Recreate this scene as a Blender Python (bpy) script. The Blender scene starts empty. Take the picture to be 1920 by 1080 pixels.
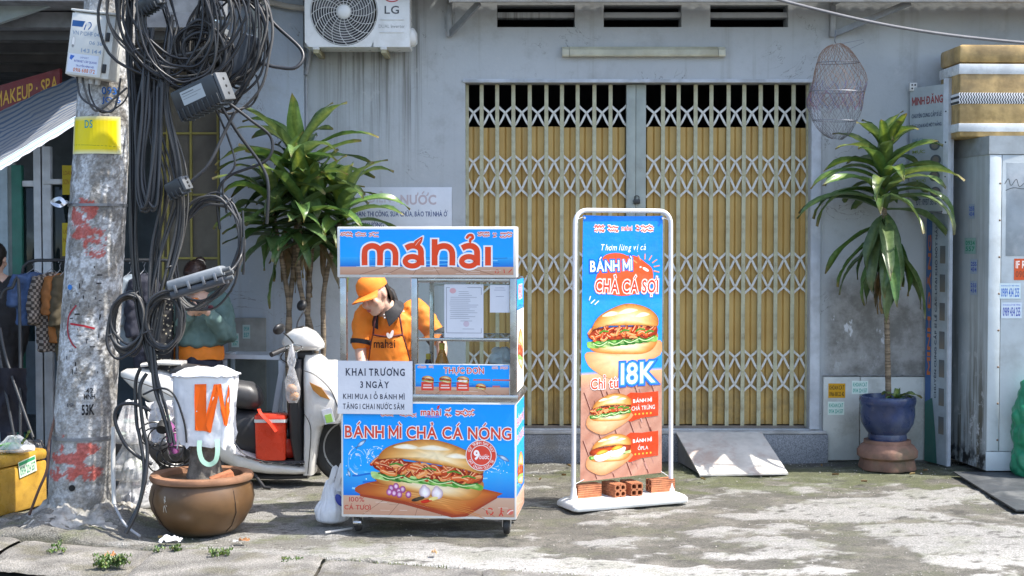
import bpy, bmesh, math, random, unicodedata
from math import sin, cos, pi, sqrt, atan2, radians as R
from mathutils import Vector, Matrix, noise
random.seed(11)
rnd, uni = random.random, random.uniform
S = bpy.context.scene
COL = S.collection

# ------------------------------------------------------------------ camera, sky, sun, exposure
F_PX, CAM_H, PITCH = 2667.0, 1.67, R(1.93)
cd = bpy.data.cameras.new('camera'); cam = bpy.data.objects.new('camera', cd); COL.objects.link(cam)
cd.sensor_width = 36; cd.lens = F_PX / 1920 * 36; cd.clip_start = .1; cd.clip_end = 600
cam.location = (0, 0, CAM_H); cam.rotation_euler = (R(90) - PITCH, 0, 0)
S.camera = cam
w = bpy.data.worlds.new('World'); S.world = w; w.use_nodes = True
sky = w.node_tree.nodes.new('ShaderNodeTexSky'); sky.sky_type = 'NISHITA'; sky.sun_disc = False
TO_SUN = Vector((1.1, -.16, 1.8)).normalized()
sky.sun_elevation = math.asin(TO_SUN.z); sky.sun_rotation = atan2(TO_SUN.x, TO_SUN.y)
sky.dust_density = 2.0
bg = w.node_tree.nodes['Background']; bg.inputs[1].default_value = .15
w.node_tree.links.new(sky.outputs[0], bg.inputs[0])
sd = bpy.data.lights.new('sun', 'SUN'); sun = bpy.data.objects.new('sun', sd); COL.objects.link(sun)
sd.energy = 3.3; sd.angle = R(.55); sd.color = (1, .95, .87)
sun.rotation_euler = TO_SUN.to_track_quat('Z', 'Y').to_euler()
S.view_settings.view_transform = 'Standard'; S.view_settings.look = 'None'
S.view_settings.exposure = 1.38; S.view_settings.gamma = 1; S.view_settings.use_curve_mapping = False

def P(px, py, Y):
    """point of the street seen at photo pixel (px, py) at distance Y"""
    u, v = (px - 960) / F_PX, (540 - py) / F_PX
    d = Vector((u, cos(PITCH) + v * sin(PITCH), -sin(PITCH) + v * cos(PITCH)))
    t = Y / d.y
    return Vector((d.x * t, Y, CAM_H + d.z * t))
def G(px, py, z=0):
    """ground point at photo pixel"""
    u, v = (px - 960) / F_PX, (540 - py) / F_PX
    d = Vector((u, cos(PITCH) + v * sin(PITCH), -sin(PITCH) + v * cos(PITCH)))
    t = (z - CAM_H) / d.z
    return Vector((d.x * t, d.y * t, z))

# ------------------------------------------------------------------ colour and materials
def lin(c):
    if isinstance(c, str):
        c = c.lstrip('#'); c = [int(c[i:i + 2], 16) / 255 for i in (0, 2, 4)]
        c = [x / 12.92 if x <= .04045 else ((x + .055) / 1.055) ** 2.4 for x in c]
    return (c[0], c[1], c[2], 1)
class NT:
    def __init__(s, name):
        s.m = bpy.data.materials.new(name); s.m.use_nodes = True; s.t = s.m.node_tree
        s.b = s.t.nodes['Principled BSDF']; s.tc = s.t.nodes.new('ShaderNodeTexCoord')
    def put(s, sock, val):
        if hasattr(val, 'node'): s.t.links.new(val, sock)
        else:
            if hasattr(sock.default_value, '__len__') and not hasattr(val, '__len__'): val = [val] * len(sock.default_value)
            sock.default_value = val
    def coords(s, scale=(1, 1, 1), loc=(0, 0, 0), rot=(0, 0, 0), src='Object'):
        n = s.t.nodes.new('ShaderNodeMapping'); s.t.links.new(s.tc.outputs[src], n.inputs[0])
        n.inputs['Scale'].default_value = scale; n.inputs['Location'].default_value = loc; n.inputs['Rotation'].default_value = rot
        return n.outputs[0]
    def noise(s, scale=5, detail=4, rough=.55, vec=None, dist=0):
        n = s.t.nodes.new('ShaderNodeTexNoise'); s.put(n.inputs['Vector'], vec if vec else s.tc.outputs['Object'])
        n.inputs['Scale'].default_value = scale; n.inputs['Detail'].default_value = detail
        n.inputs['Roughness'].default_value = rough; n.inputs['Distortion'].default_value = dist
        return n.outputs[0]
    def voro(s, scale=5, vec=None, feat='F1', out=0):
        n = s.t.nodes.new('ShaderNodeTexVoronoi'); n.feature = feat; s.put(n.inputs['Vector'], vec if vec else s.tc.outputs['Object'])
        n.inputs['Scale'].default_value = scale
        return n.outputs[out]
    def math(s, op, a, b=0):
        n = s.t.nodes.new('ShaderNodeMath'); n.operation = op; s.put(n.inputs[0], a); s.put(n.inputs[1], b); return n.outputs[0]
    def step(s, x, a, b, c=0., d=1.):
        n = s.t.nodes.new('ShaderNodeMapRange'); n.interpolation_type = 'SMOOTHSTEP'; s.put(n.inputs[0], x)
        for i, q in enumerate((a, b, c, d)): n.inputs[i + 1].default_value = q
        return n.outputs[0]
    def mix(s, f, a, b, mode='MIX'):
        n = s.t.nodes.new('ShaderNodeMix'); n.data_type = 'RGBA'; n.blend_type = mode
        s.put(n.inputs[0], f); s.put(n.inputs[6], a); s.put(n.inputs[7], b); return n.outputs[2]
    def sep(s, src='Object'):
        n = s.t.nodes.new('ShaderNodeSeparateXYZ'); s.t.links.new(s.tc.outputs[src], n.inputs[0]); return n.outputs
    def attr(s, name, out=0):
        n = s.t.nodes.new('ShaderNodeAttribute'); n.attribute_name = name; return n.outputs[out]
    def bump(s, h, strength=.3, dist=.01):
        n = s.t.nodes.new('ShaderNodeBump'); s.put(n.inputs['Height'], h); n.inputs['Strength'].default_value = strength
        n.inputs['Distance'].default_value = dist; s.t.links.new(n.outputs[0], s.b.inputs['Normal'])
    def done(s, col=None, rough=None, metal=None, **k):
        if col is not None: s.put(s.b.inputs['Base Color'], col)
        if rough is not None: s.put(s.b.inputs['Roughness'], rough)
        if metal is not None: s.put(s.b.inputs['Metallic'], metal)
        for q, v in k.items(): s.put(s.b.inputs[q.replace('_', ' ')], v)
        return s.m
MATS = {}
def mat(name, col, rough=.55, metal=0., var=.15, vs=7., dirt=None, dirt_amt=.5, ds=3., bump=.15, bs=60., **k):
    """painted / plain material with uneven tone, dirt patches and fine relief"""
    if name in MATS: return MATS[name]
    n = NT(name); c = lin(col)
    a = tuple(x * (1 - var) for x in c[:3]) + (1,); b = tuple(min(1, x * (1 + var)) for x in c[:3]) + (1,)
    o = n.mix(n.step(n.noise(vs, 5), .3, .7), a, b)
    if dirt is not None:
        f = n.math('MULTIPLY', n.step(n.noise(ds, 7, .65), .48, .68), dirt_amt)
        o = n.mix(f, o, lin(dirt))
    r = n.step(n.noise(vs * 2.3, 4), .3, .7, max(0, rough - .1), min(1, rough + .1))
    if bump: n.bump(n.noise(bs, 4), bump, .004)
    MATS[name] = n.done(o, r, metal, **k)
    return MATS[name]
def pmat(name='printed_vinyl', rough=.38, bump=.05):
    if name in MATS: return MATS[name]
    n = NT(name); c = n.attr('Col')
    o = n.mix(n.step(n.noise(9, 5), .45, .8, 0, .06), c, (.35, .33, .3, 1))
    if bump: n.bump(n.noise(14, 3), bump, .01)
    MATS[name] = n.done(o, n.step(n.noise(25, 3), .3, .7, rough - .06, rough + .1), Specular_IOR_Level=.3); return MATS[name]
def glassmat(name, tint=(.9, .95, .95), rough=.03, alpha=.16):
    if name in MATS: return MATS[name]
    n = NT(name); t = n.t
    tr = t.nodes.new('ShaderNodeBsdfTransparent'); tr.inputs[0].default_value = (*tint, 1)
    gl = t.nodes.new('ShaderNodeBsdfGlossy'); gl.inputs['Roughness'].default_value = rough
    fr = t.nodes.new('ShaderNodeFresnel'); fr.inputs[0].default_value = 1.45
    ad = n.math('ADD', n.math('MULTIPLY', fr.outputs[0], .9), n.step(n.noise(6, 5), .5, .8, 0., alpha * .3))
    mx = t.nodes.new('ShaderNodeMixShader'); t.links.new(ad, mx.inputs[0])
    t.links.new(tr.outputs[0], mx.inputs[1]); t.links.new(gl.outputs[0], mx.inputs[2])
    t.links.new(mx.outputs[0], t.nodes['Material Output'].inputs[0]); MATS[name] = n.m; return n.m
def filmmat(name, col, alpha=.4, rough=.15):
    """thin clear plastic film"""
    if name in MATS: return MATS[name]
    n = NT(name); t = n.t
    tr = t.nodes.new('ShaderNodeBsdfTransparent')
    n.bump(n.noise(30, 5, .6), .7, .01); n.done(lin(col), rough)
    mx = t.nodes.new('ShaderNodeMixShader'); mx.inputs[0].default_value = alpha
    t.links.new(n.step(n.noise(12, 5), .3, .7, alpha * .5, min(1, alpha * 1.5)), mx.inputs[0])
    t.links.new(tr.outputs[0], mx.inputs[1]); t.links.new(n.b.outputs[0], mx.inputs[2])
    t.links.new(mx.outputs[0], t.nodes['Material Output'].inputs[0]); MATS[name] = n.m; return n.m

# ------------------------------------------------------------------ mesh helpers
def tag(o, label=None, cat=None, group=None, kind=None):
    if label: o['label'] = label
    if cat: o['category'] = cat
    if group: o['group'] = group
    if kind: o['kind'] = kind
    return o
def thing(name, label, cat, loc=(0, 0, 0), rz=0, group=None, rot=None):
    o = bpy.data.objects.new(name, None); COL.objects.link(o); o.empty_display_size = .1
    o.location = loc; o.rotation_euler = rot if rot else (0, 0, rz)
    return tag(o, label, cat, group)
def link(name, me, parent=None, m=None):
    o = bpy.data.objects.new(name, me); COL.objects.link(o)
    if m is not None and not me.materials: me.materials.append(m)
    if parent: o.parent = parent
    return o
def cr(pts, n=6, closed=False):
    """Catmull-Rom through points"""
    pts = [Vector(p) for p in pts]; out = []; L = len(pts)
    for i in range(L if closed else L - 1):
        if closed: p0, p1, p2, p3 = pts[i - 1], pts[i], pts[(i + 1) % L], pts[(i + 2) % L]
        else: p0, p1, p2, p3 = pts[max(0, i - 1)], pts[i], pts[i + 1], pts[min(L - 1, i + 2)]
        for j in range(n):
            t = j / n
            out.append(.5 * (2 * p1 + (p2 - p0) * t + (2 * p0 - 5 * p1 + 4 * p2 - p3) * t * t + (3 * p1 - p0 - 3 * p2 + p3) * t ** 3))
    if not closed: out.append(pts[-1])
    return out
class MB:
    def __init__(s): s.v, s.f, s.c = [], [], []
    def add(s, vs, fs, col=None):
        o = len(s.v); s.v += [Vector(q) for q in vs]; s.f += [[i + o for i in f] for f in fs]
        if col is not None:
            s.c += [None] * (o - len(s.c)); s.c += (col if isinstance(col, list) else [col] * len(vs))
        return s
    def box(s, c, d, rot=None, bev=0):
        bm = bmesh.new(); bmesh.ops.create_cube(bm, size=1); bmesh.ops.scale(bm, vec=d, verts=bm.verts)
        if bev: bmesh.ops.bevel(bm, geom=bm.edges[:], offset=bev, segments=2, profile=.5, affect='EDGES', clamp_overlap=True)
        M = Matrix.Translation(c)
        if rot is not None: M = M @ (rot.to_4x4() if hasattr(rot, 'to_4x4') else rot)
        bm.transform(M); bm.verts.index_update()
        s.add([q.co.copy() for q in bm.verts], [[q.index for q in f.verts] for f in bm.faces]); bm.free(); return s
    def bb(s, x0, x1, y0, y1, z0, z1, bev=0):
        return s.box(((x0 + x1) / 2, (y0 + y1) / 2, (z0 + z1) / 2), (abs(x1 - x0), abs(y1 - y0), abs(z1 - z0)), None, bev)
    def loft(s, rings, caps=True, closed=False):
        n = len(rings[0]); vs = [q for r in rings for q in r]; fs = []
        m = len(rings)
        for i in range(m if closed else m - 1):
            for j in range(n):
                a, b = i * n + j, i * n + (j + 1) % n; k = ((i + 1) % m) * n
                fs.append([a, b, k + (j + 1) % n, k + j])
        if caps and not closed: fs.append(list(range(n))[::-1]); fs.append([(m - 1) * n + j for j in range(n)])
        return s.add(vs, fs)
    def tube(s, path, r, n=8, closed=False, flat=None):
        path = [Vector(q) for q in path]; rs = r if isinstance(r, (list, tuple)) else [r] * len(path); rings = []
        L = len(path); up = None
        for i, q in enumerate(path):
            a = path[i - 1] if (i or closed) else path[0]; b = path[(i + 1) % L] if (i < L - 1 or closed) else path[-1]
            t = (b - a)
            t = t.normalized() if t.length > 1e-9 else Vector((0, 0, 1))
            if up is None: up = t.orthogonal().normalized()
            up = (up - t * up.dot(t)); up = up.normalized() if up.length > 1e-6 else t.orthogonal().normalized()
            sd_ = t.cross(up)
            rings.append([q + (up * cos(2 * pi * k / n) + sd_ * sin(2 * pi * k / n)) * rs[i] for k in range(n)])
        return s.loft(rings, True, closed)
    def ribbon(s, path, wid, thick, wdir):
        """flat bar of width wid across direction wdir-perpendicular, thickness along wdir"""
        path = [Vector(q) for q in path]; rings = []; wd = Vector(wdir).normalized()
        for i, q in enumerate(path):
            t = (path[min(i + 1, len(path) - 1)] - path[max(i - 1, 0)]).normalized(); sd_ = t.cross(wd).normalized()
            rings.append([q + sd_ * wid / 2 - wd * thick / 2, q + sd_ * wid / 2 + wd * thick / 2, q - sd_ * wid / 2 + wd * thick / 2, q - sd_ * wid / 2 - wd * thick / 2])
        return s.loft(rings)
    def lathe(s, prof, n=32, c=(0, 0, 0), M=None, wob=0):
        rings = []
        for r, z in prof:
            rings.append([Vector((r * (1 + wob * noise.noise((cos(a) * 2, sin(a) * 2, z * 5))) * cos(a), r * (1 + wob * noise.noise((cos(a) * 2, sin(a) * 2, z * 5 + 9))) * sin(a), z)) for a in [2 * pi * k / n for k in range(n)]])
        if M is not None: rings = [[M @ q for q in r] for r in rings]
        rings = [[q + Vector(c) for q in r] for r in rings]
        return s.loft(rings)
    def cyl(s, a, b, r, n=16, r2=None): return s.tube([a, b], [r, r if r2 is None else r2], n)
    def ball(s, c, r, n=12, M=None, sc=(1, 1, 1)):
        m = n // 2 + 1; rings = []
        for i in range(m):
            t = pi * (i + .02) / (m - 1 + .04); rr, z = sin(t), -cos(t)
            rings.append([Vector((rr * cos(2 * pi * k / n) * sc[0], rr * sin(2 * pi * k / n) * sc[1], z * sc[2])) * r for k in range(n)])
        if M is not None: rings = [[M @ q for q in g] for g in rings]
        return s.loft([[q + Vector(c) for q in g] for g in rings])
    def prism(s, pts, a, b):
        """outline in (x,z), extruded from y=a to y=b"""
        n = len(pts); vs = [(p[0], a, p[1]) for p in pts] + [(p[0], b, p[1]) for p in pts]
        return s.add(vs, [list(range(n)), [2 * n - 1 - i for i in range(n)]] + [[i, n + i, n + (i + 1) % n, (i + 1) % n] for i in range(n)])
    def grid(s, fn, nu, nv, thick=0, col=None):
        vs = [Vector(fn(i / nu, j / nv)) for j in range(nv + 1) for i in range(nu + 1)]
        fs = [[j * (nu + 1) + i, j * (nu + 1) + i + 1, (j + 1) * (nu + 1) + i + 1, (j + 1) * (nu + 1) + i] for j in range(nv) for i in range(nu)]
        return s.add(vs, fs, [col(i / nu, j / nv) for j in range(nv + 1) for i in range(nu + 1)] if col else None)
    def slo(s, st, n=16, axis='x', yc=0., pw=2.6):
        """superellipse loft: stations (t, hi, lo, halfwidth[, ycentre]) along x (hi/lo are z) or along z (hi/lo are x)"""
        rings = []
        for q in st:
            t, hi, lo, hw = q[:4]; y0 = q[4] if len(q) > 4 else yc; c, h = (hi + lo) / 2, (hi - lo) / 2; g = []
            for k in range(n):
                a = 2 * pi * (k + .5) / n; ca, sa = cos(a), sin(a)
                e = lambda u: math.copysign(abs(u) ** (2 / pw), u)
                g.append(Vector((t, y0 + hw * e(ca), c + h * e(sa))) if axis == 'x' else Vector((c + h * e(sa), y0 + hw * e(ca), t)))
            rings.append(g)
        return s.loft(rings)
    def puff(s, outline, hw, yc=0, pw=3, rings=5):
        """side outline (x,z) inflated to a body of half width hw"""
        cx = sum(p[0] for p in outline) / len(outline); cz = sum(p[1] for p in outline) / len(outline)
        rg = []
        for sg in (-1, 1):
            for i in range(rings):
                q = 1 - (rings - 1 - i) / (rings - 1) * .96 if sg < 0 else 1 - (i + 1) / rings * .96
                y = yc + sg * hw * max(0, 1 - q ** pw) ** (1 / pw)
                rg.append([Vector((cx + (p[0] - cx) * q, y, cz + (p[1] - cz) * q)) for p in outline])
        return s.loft(rg)
    def build(s, name, m, parent=None, smooth=40, world=False, attr='Col'):
        me = bpy.data.meshes.new(name); vs = s.v
        if world and parent is not None:
            pm = parent
            M = Matrix.LocRotScale(pm.location, pm.rotation_euler, None).inverted()
            vs = [M @ q for q in vs]
        me.from_pydata([q[:] for q in vs], [], s.f)
        if s.c:
            ca = me.color_attributes.new(attr, 'FLOAT_COLOR', 'POINT')
            s.c += [None] * (len(s.v) - len(s.c))
            buf = []
            for c in s.c: buf += list(c if c else (.5, .5, .5, 1))
            ca.data.foreach_set('color', buf)
        me.update()
        if smooth:
            me.shade_smooth(); me.set_sharp_from_angle(angle=R(smooth))
        for q in (m if isinstance(m, (list, tuple)) else [m]): me.materials.append(q)
        o = bpy.data.objects.new(name, me); COL.objects.link(o)
        if parent: o.parent = parent
        return o
def recenter(o):
    """move a top-level mesh's origin to the base of its bounds"""
    xs = [v.co for v in o.data.vertices]
    c = Vector(((min(q.x for q in xs) + max(q.x for q in xs)) / 2, (min(q.y for q in xs) + max(q.y for q in xs)) / 2, min(q.z for q in xs)))
    o.data.transform(Matrix.Translation(-c)); o.location = o.location + c
    return o
def solo(mb, name, label, cat, m, group=None, smooth=40):
    o = mb.build(name, m, None, smooth); recenter(o); return tag(o, label, cat, group)
def fuse(mb, voxel=.01, it=4, disp=0, dsc=8):
    """one continuous skin over overlapping shapes"""
    me = bpy.data.meshes.new('tmp'); me.from_pydata([q[:] for q in mb.v], [], mb.f); me.update()
    o = bpy.data.objects.new('tmp', me); COL.objects.link(o)
    r = o.modifiers.new('r', 'REMESH'); r.mode = 'VOXEL'; r.voxel_size = voxel
    if it: q = o.modifiers.new('s', 'SMOOTH'); q.factor = .5; q.iterations = it
    dg = bpy.context.evaluated_depsgraph_get(); e = o.evaluated_get(dg); m2 = e.to_mesh()
    out = MB(); out.v = [v.co.copy() for v in m2.vertices]; out.f = [list(p.vertices) for p in m2.polygons]
    if disp:
        ns = [v.normal.copy() for v in m2.vertices]
        out.v = [v + n * disp * (abs(noise.noise(v * dsc)) * 2 - .5 + .5 * noise.noise(v * dsc * 2.7)) for v, n in zip(out.v, ns)]
    e.to_mesh_clear(); bpy.data.objects.remove(o); bpy.data.meshes.remove(me)
    return out
def copy_tree(o, parent=None):
    c = o.copy(); COL.objects.link(c); c.parent = parent
    for ch in list(o.children): copy_tree(ch, c)
    return c
# ------------------------------------------------------------------ lettering and flat print
_tc = {}
def glyph(ch, off, shear):
    k = (ch, off, shear)
    if k in _tc: return _tc[k]
    cu = bpy.data.curves.new('t', 'FONT'); cu.body = ch; cu.size = 1; cu.offset = off; cu.shear = shear; cu.resolution_u = 3
    o = bpy.data.objects.new('t', cu); COL.objects.link(o)
    dg = bpy.context.evaluated_depsgraph_get(); e = o.evaluated_get(dg); me = e.to_mesh()
    r = ([(v.co.x, v.co.y) for v in me.vertices], [list(p.vertices) for p in me.polygons])
    e.to_mesh_clear(); bpy.data.objects.remove(o); bpy.data.curves.remove(cu); _tc[k] = r
    return r
def bar2(pts, w):
    pts = [Vector((p[0], p[1])) for p in pts]; l, r = [], []
    for i, p in enumerate(pts):
        t = (pts[min(i + 1, len(pts) - 1)] - pts[max(i - 1, 0)]).normalized(); nn = Vector((-t.y, t.x)) * w / 2
        e = t * w / 2 if i == len(pts) - 1 else (-t * w / 2 if i == 0 else Vector((0, 0)))
        l.append(tuple(p + nn + e)); r.append(tuple(p - nn + e))
    L = len(pts)
    return l + r, [[i, L + i, L + i + 1, i + 1] for i in range(L - 1)]
SERIF = {'K': 'LtLbRtRb', 'H': 'LtLbRtRb', 'A': 'LbRb', 'I': 'CtCb', '1': 'Cb', 'T': 'Cb', 'R': 'LtLbRb', 'U': 'LtRt', 'N': 'LtLbRt', 'M': 'LtLbRtRb', 'B': 'LtLb', 'Y': 'CbLtRt', 'D': 'LtLb'}
def text_geo(s, off=0., shear=0., space=1., bold=0., serif=False):
    """letters laid out one by one, accents drawn above or below: list of (verts, faces, sublayer)"""
    out = []; x = 0; wd = .05 + off * 1.7
    for n, ch in enumerate(s):
        if ch == ' ': x += .27 * space; continue
        d = unicodedata.normalize('NFD', ch); b = d[0]; acc = d[1:]
        bar = b in 'Đđ'
        if bar: b = 'D' if b == 'Đ' else 'd'
        v0, f0 = glyph(b, bold, shear); v, f = glyph(b, off, shear)
        if not v0: continue
        if b in 'Mm' and b == 'M' and off > .01:
            hh = max(q[1] for q in v0); lw = min(q[0] for q in v0) + .05; rw = max(q[0] for q in v0) - .05; sw = .085 + 2 * off; cm = (lw + rw) / 2; e = sw / 2 - .045
            for q, sub in (([(lw, e), (lw, hh - e)], 0), ([(rw, e), (rw, hh - e)], 0), ([(lw, hh - e - .02), (cm, .2)], 2), ([(rw, hh - e - .02), (cm, .2)], 3)):
                g = bar2(q, sw); out.append(([(p[0] + x - lw + .05, p[1]) for p in g[0]], g[1], sub))
            v, f = [], []
        l = min(q[0] for q in v0); r = max(q[0] for q in v0); top = max(q[1] for q in v0); bot = min(q[1] for q in v0)
        ox = x - l; c = x + (r - l) / 2
        if v: out.append(([(q[0] + ox, q[1]) for q in v], f, n % 2))
        def add(p): g = bar2(p, wd); out.append((g[0], g[1], 2 + n % 2))
        if serif and b in SERIF:
            sp_ = SERIF[b]
            for i_ in range(0, len(sp_), 2):
                xx = {'L': x + .06, 'C': c, 'R': x + r - l - .06}[sp_[i_]]; yy = bot + .012 if sp_[i_ + 1] == 'b' else top - .012
                g = bar2([(xx - .10, yy), (xx + .10, yy)], .032); out.append((g[0], g[1], 3 - n % 2 * .5))
        if bar: add([(x - .07, top * .5), (x + .2, top * .5)])
        h = top + .09
        for a in acc:
            a = ord(a)
            if a == 0x302: add([(c - .12, h), (c, h + .09), (c + .12, h)]); h += .15
            if a == 0x306: add([(c - .11, h + .08), (c - .06, h + .01), (c + .06, h + .01), (c + .11, h + .08)]); h += .15
            if a == 0x31b: add([(x + r - l - .05, top - .05), (x + r - l + .05, top), (x + r - l + .07, top + .12)])
            if a == 0x301: add([(c - .03, h), (c + .09, h + .12)])
            if a == 0x300: add([(c + .03, h), (c - .09, h + .12)])
            if a == 0x309: add([(c, h - .02), (c + .01, h + .04), (c + .07, h + .08), (c + .03, h + .14), (c - .05, h + .12)])
            if a == 0x303: add([(c - .12, h), (c - .05, h + .06), (c + .05, h), (c + .12, h + .06)])
            if a == 0x323: add([(c - .02, bot - .13), (c + .02, bot - .13)])
        x += (r - l) + (.085 + .1 * serif) * space
    return out
class Pr:
    """flat print: shapes in photo pixels, layered a few hundredths of a millimetre apart"""
    E = .00006
    def __init__(s, px, W, H, fn=None):
        s.px, s.W, s.H, s.k, s.a, s.b, s.fn = px, W, H, 1, MB(), MB(), fn; s.tx = []; s.occ = []; s.k0 = 1
    def lay(s, pts, g=0.):
        """lowest layer free of everything printed there so far"""
        a0, a1 = min(p[0] for p in pts) - g, max(p[0] for p in pts) + g; b0, b1 = min(p[1] for p in pts) - g, max(p[1] for p in pts) + g; k = s.k0
        for q in s.occ:
            if q[0] < a1 and q[1] > a0 and q[2] < b1 and q[3] > b0 and q[4] >= k: k = q[4] + 1
        s.occ.append((a0, a1, b0, b1, k)); s.k = k
    def m(s, x, y):
        x0, y0, x1, y1 = s.px; u, v = min(1, max(0, (x - x0) / (x1 - x0))), min(1, max(0, (y1 - y) / (y1 - y0)))
        if s.fn: return s.fn(u, v, -s.k * s.E)
        return (u * s.W, -s.k * s.E, v * s.H)
    def poly(s, pts, col, to=None):
        c = [lin(q) for q in col] if isinstance(col, list) else lin(col); s.lay(pts)
        (to or s.a).add([s.m(*p[:2]) for p in pts], [list(range(len(pts)))], c if isinstance(c, list) else [c] * len(pts)); s.k += 1
    def rect(s, x0, y0, x1, y1, col, col2=None, nx=1, ny=1):
        if nx * ny > 1 or col2:
            c1, c2 = lin(col), lin(col2 or col); vs, cs, fs = [], [], []; s.lay([(x0, y0), (x1, y1)])
            for j in range(ny + 1):
                for i in range(nx + 1):
                    vs.append(s.m(x0 + (x1 - x0) * i / nx, y0 + (y1 - y0) * j / ny)); t = j / ny
                    cs.append(tuple(a * (1 - t) + b * t for a, b in zip(c1, c2)))
            for j in range(ny):
                for i in range(nx): a = j * (nx + 1) + i; fs.append([a, a + 1, a + nx + 2, a + nx + 1])
            s.a.add(vs, fs, cs); s.k += 1
        else: s.poly([(x0, y0), (x1, y0), (x1, y1), (x0, y1)], col)
    def ell(s, cx, cy, rx, ry, col, rot=0, n=20, to=None):
        cr_, sr = cos(rot), sin(rot)
        s.poly([(cx + rx * cos(t) * cr_ - ry * sin(t) * sr, cy + rx * cos(t) * sr + ry * sin(t) * cr_) for t in [2 * pi * i / n for i in range(n)]], col, to)
    def blob(s, pts, cols, jit=.1, seed=0, sh=(0, 0)):
        """outline shaded in rings from edge to heart; cols edge -> heart"""
        n = len(pts); cx = sum(p[0] for p in pts) / n + sh[0]; cy = sum(p[1] for p in pts) / n + sh[1]; m = len(cols); vs, cs, fs = [], [], []; s.lay(pts)
        for r in range(m):
            q = 1 - r / m
            for p in pts:
                x, y = cx + (p[0] - cx) * q, cy + (p[1] - cy) * q; vs.append(s.m(x, y))
                g = 1 + jit * noise.noise((x * .13, y * .13, seed)) * 2
                cs.append(tuple(min(1, max(0, a * g)) for a in lin(cols[r])[:3]) + (1,))
        for r in range(m - 1):
            for j in range(n): fs.append([r * n + j, r * n + (j + 1) % n, (r + 1) * n + (j + 1) % n, (r + 1) * n + j])
        fs.append([(m - 1) * n + j for j in range(n)])
        s.a.add(vs, fs, cs); s.k += 1
    def stroke(s, pts, w, col, cap=True, to=None, w2=None):
        pts = [Vector((p[0], p[1])) for p in pts]; L = len(pts); l, r = [], []
        for i, p in enumerate(pts):
            t = (pts[min(i + 1, L - 1)] - pts[max(i - 1, 0)]); t = t.normalized() if t.length else Vector((1, 0)); nn = Vector((-t.y, t.x))
            ww = w if w2 is None else w + (w2 - w) * i / (L - 1)
            l.append(p + nn * ww / 2); r.append(p - nn * ww / 2)
        def half(c, a, b):
            a0 = atan2((a - c).y, (a - c).x); q = (a - c).length
            return [c + Vector((cos(a0 - pi * k / 6), sin(a0 - pi * k / 6))) * q for k in range(1, 6)]
        vs = l + r; fs = [[i, i + 1, L + i + 1, L + i] for i in range(L - 1)]; s.lay(vs, w / 2 if cap else 0)
        if cap:
            h = half(pts[-1], l[-1], r[-1]); o = len(vs); vs = vs + h; fs.append([L - 1] + list(range(o, o + 5)) + [2 * L - 1])
            h = half(pts[0], r[0], l[0]); o = len(vs); vs = vs + h; fs.append([L] + list(range(o, o + 5)) + [0])
        (to or s.a).add([s.m(p[0], p[1]) for p in vs], fs, [lin(col)] * len(vs)); s.k += 1
    def text(s, t, x0, y0, x1, y1, col, bold=.012, out=None, ow=.05, shear=0, rot=0, out2=None, ow2=.1, space=1., join=False, serif=False):
        if not join or not s.tx: s.tx.append(MB())
        gs = text_geo(t, bold, shear, space, bold, serif); v = [q for g in gs for q in g[0]]
        if not v: return
        bx0, bx1 = min(q[0] for q in v), max(q[0] for q in v); by0, by1 = min(q[1] for q in v), max(q[1] for q in v)
        cx, cy = (x0 + x1) / 2, (y0 + y1) / 2
        def put(geo, c):
            s.lay([(x0, y0), (x1, y1)], max(abs(y1 - y0) * .25, abs(x1 - x0) / 2 - abs(y1 - y0) / 2 if abs(rot) > .5 else 0)); k0 = s.k
            for gv, gf, sub in geo:
                vv = []; s.k = k0 + sub * .25
                for q in gv:
                    x = x0 + (q[0] - bx0) / (bx1 - bx0) * (x1 - x0); y = y1 - (q[1] - by0) / (by1 - by0) * (y1 - y0)
                    if rot: dx, dy = x - cx, y - cy; x, y = cx + dx * cos(rot) - dy * sin(rot), cy + dx * sin(rot) + dy * cos(rot)
                    vv.append(s.m(x, y))
                s.tx[-1].add(vv, gf, [lin(c)] * len(vv))
            s.k = k0 + 1
        if out2: put(text_geo(t, bold + ow2, shear, space, bold), out2)
        if out: put(text_geo(t, bold + ow, shear, space, bold), out)
        put(gs, col)
    def build(s, parent, m=None, name='print', off=(0, 0, 0), world=False):
        """off: where the panel's lower left corner sits in the parent"""
        m = m or pmat(); o = None
        if s.a.v:
            s.a.v = [q + Vector(off) for q in s.a.v]; o = s.a.build(name, m, parent, 0, world)
        for tb in [s.b] + s.tx:
            if not tb.v: continue
            tb.v = [q + Vector(off) for q in tb.v]
            par = o if o and parent and parent.parent is None else parent
            l = tb.build('lettering', m, None, 0)
            if world and parent is not None:
                l.data.transform(Matrix.LocRotScale(parent.location, parent.rotation_euler, None).inverted())
            l.parent = par
        return o
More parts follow.
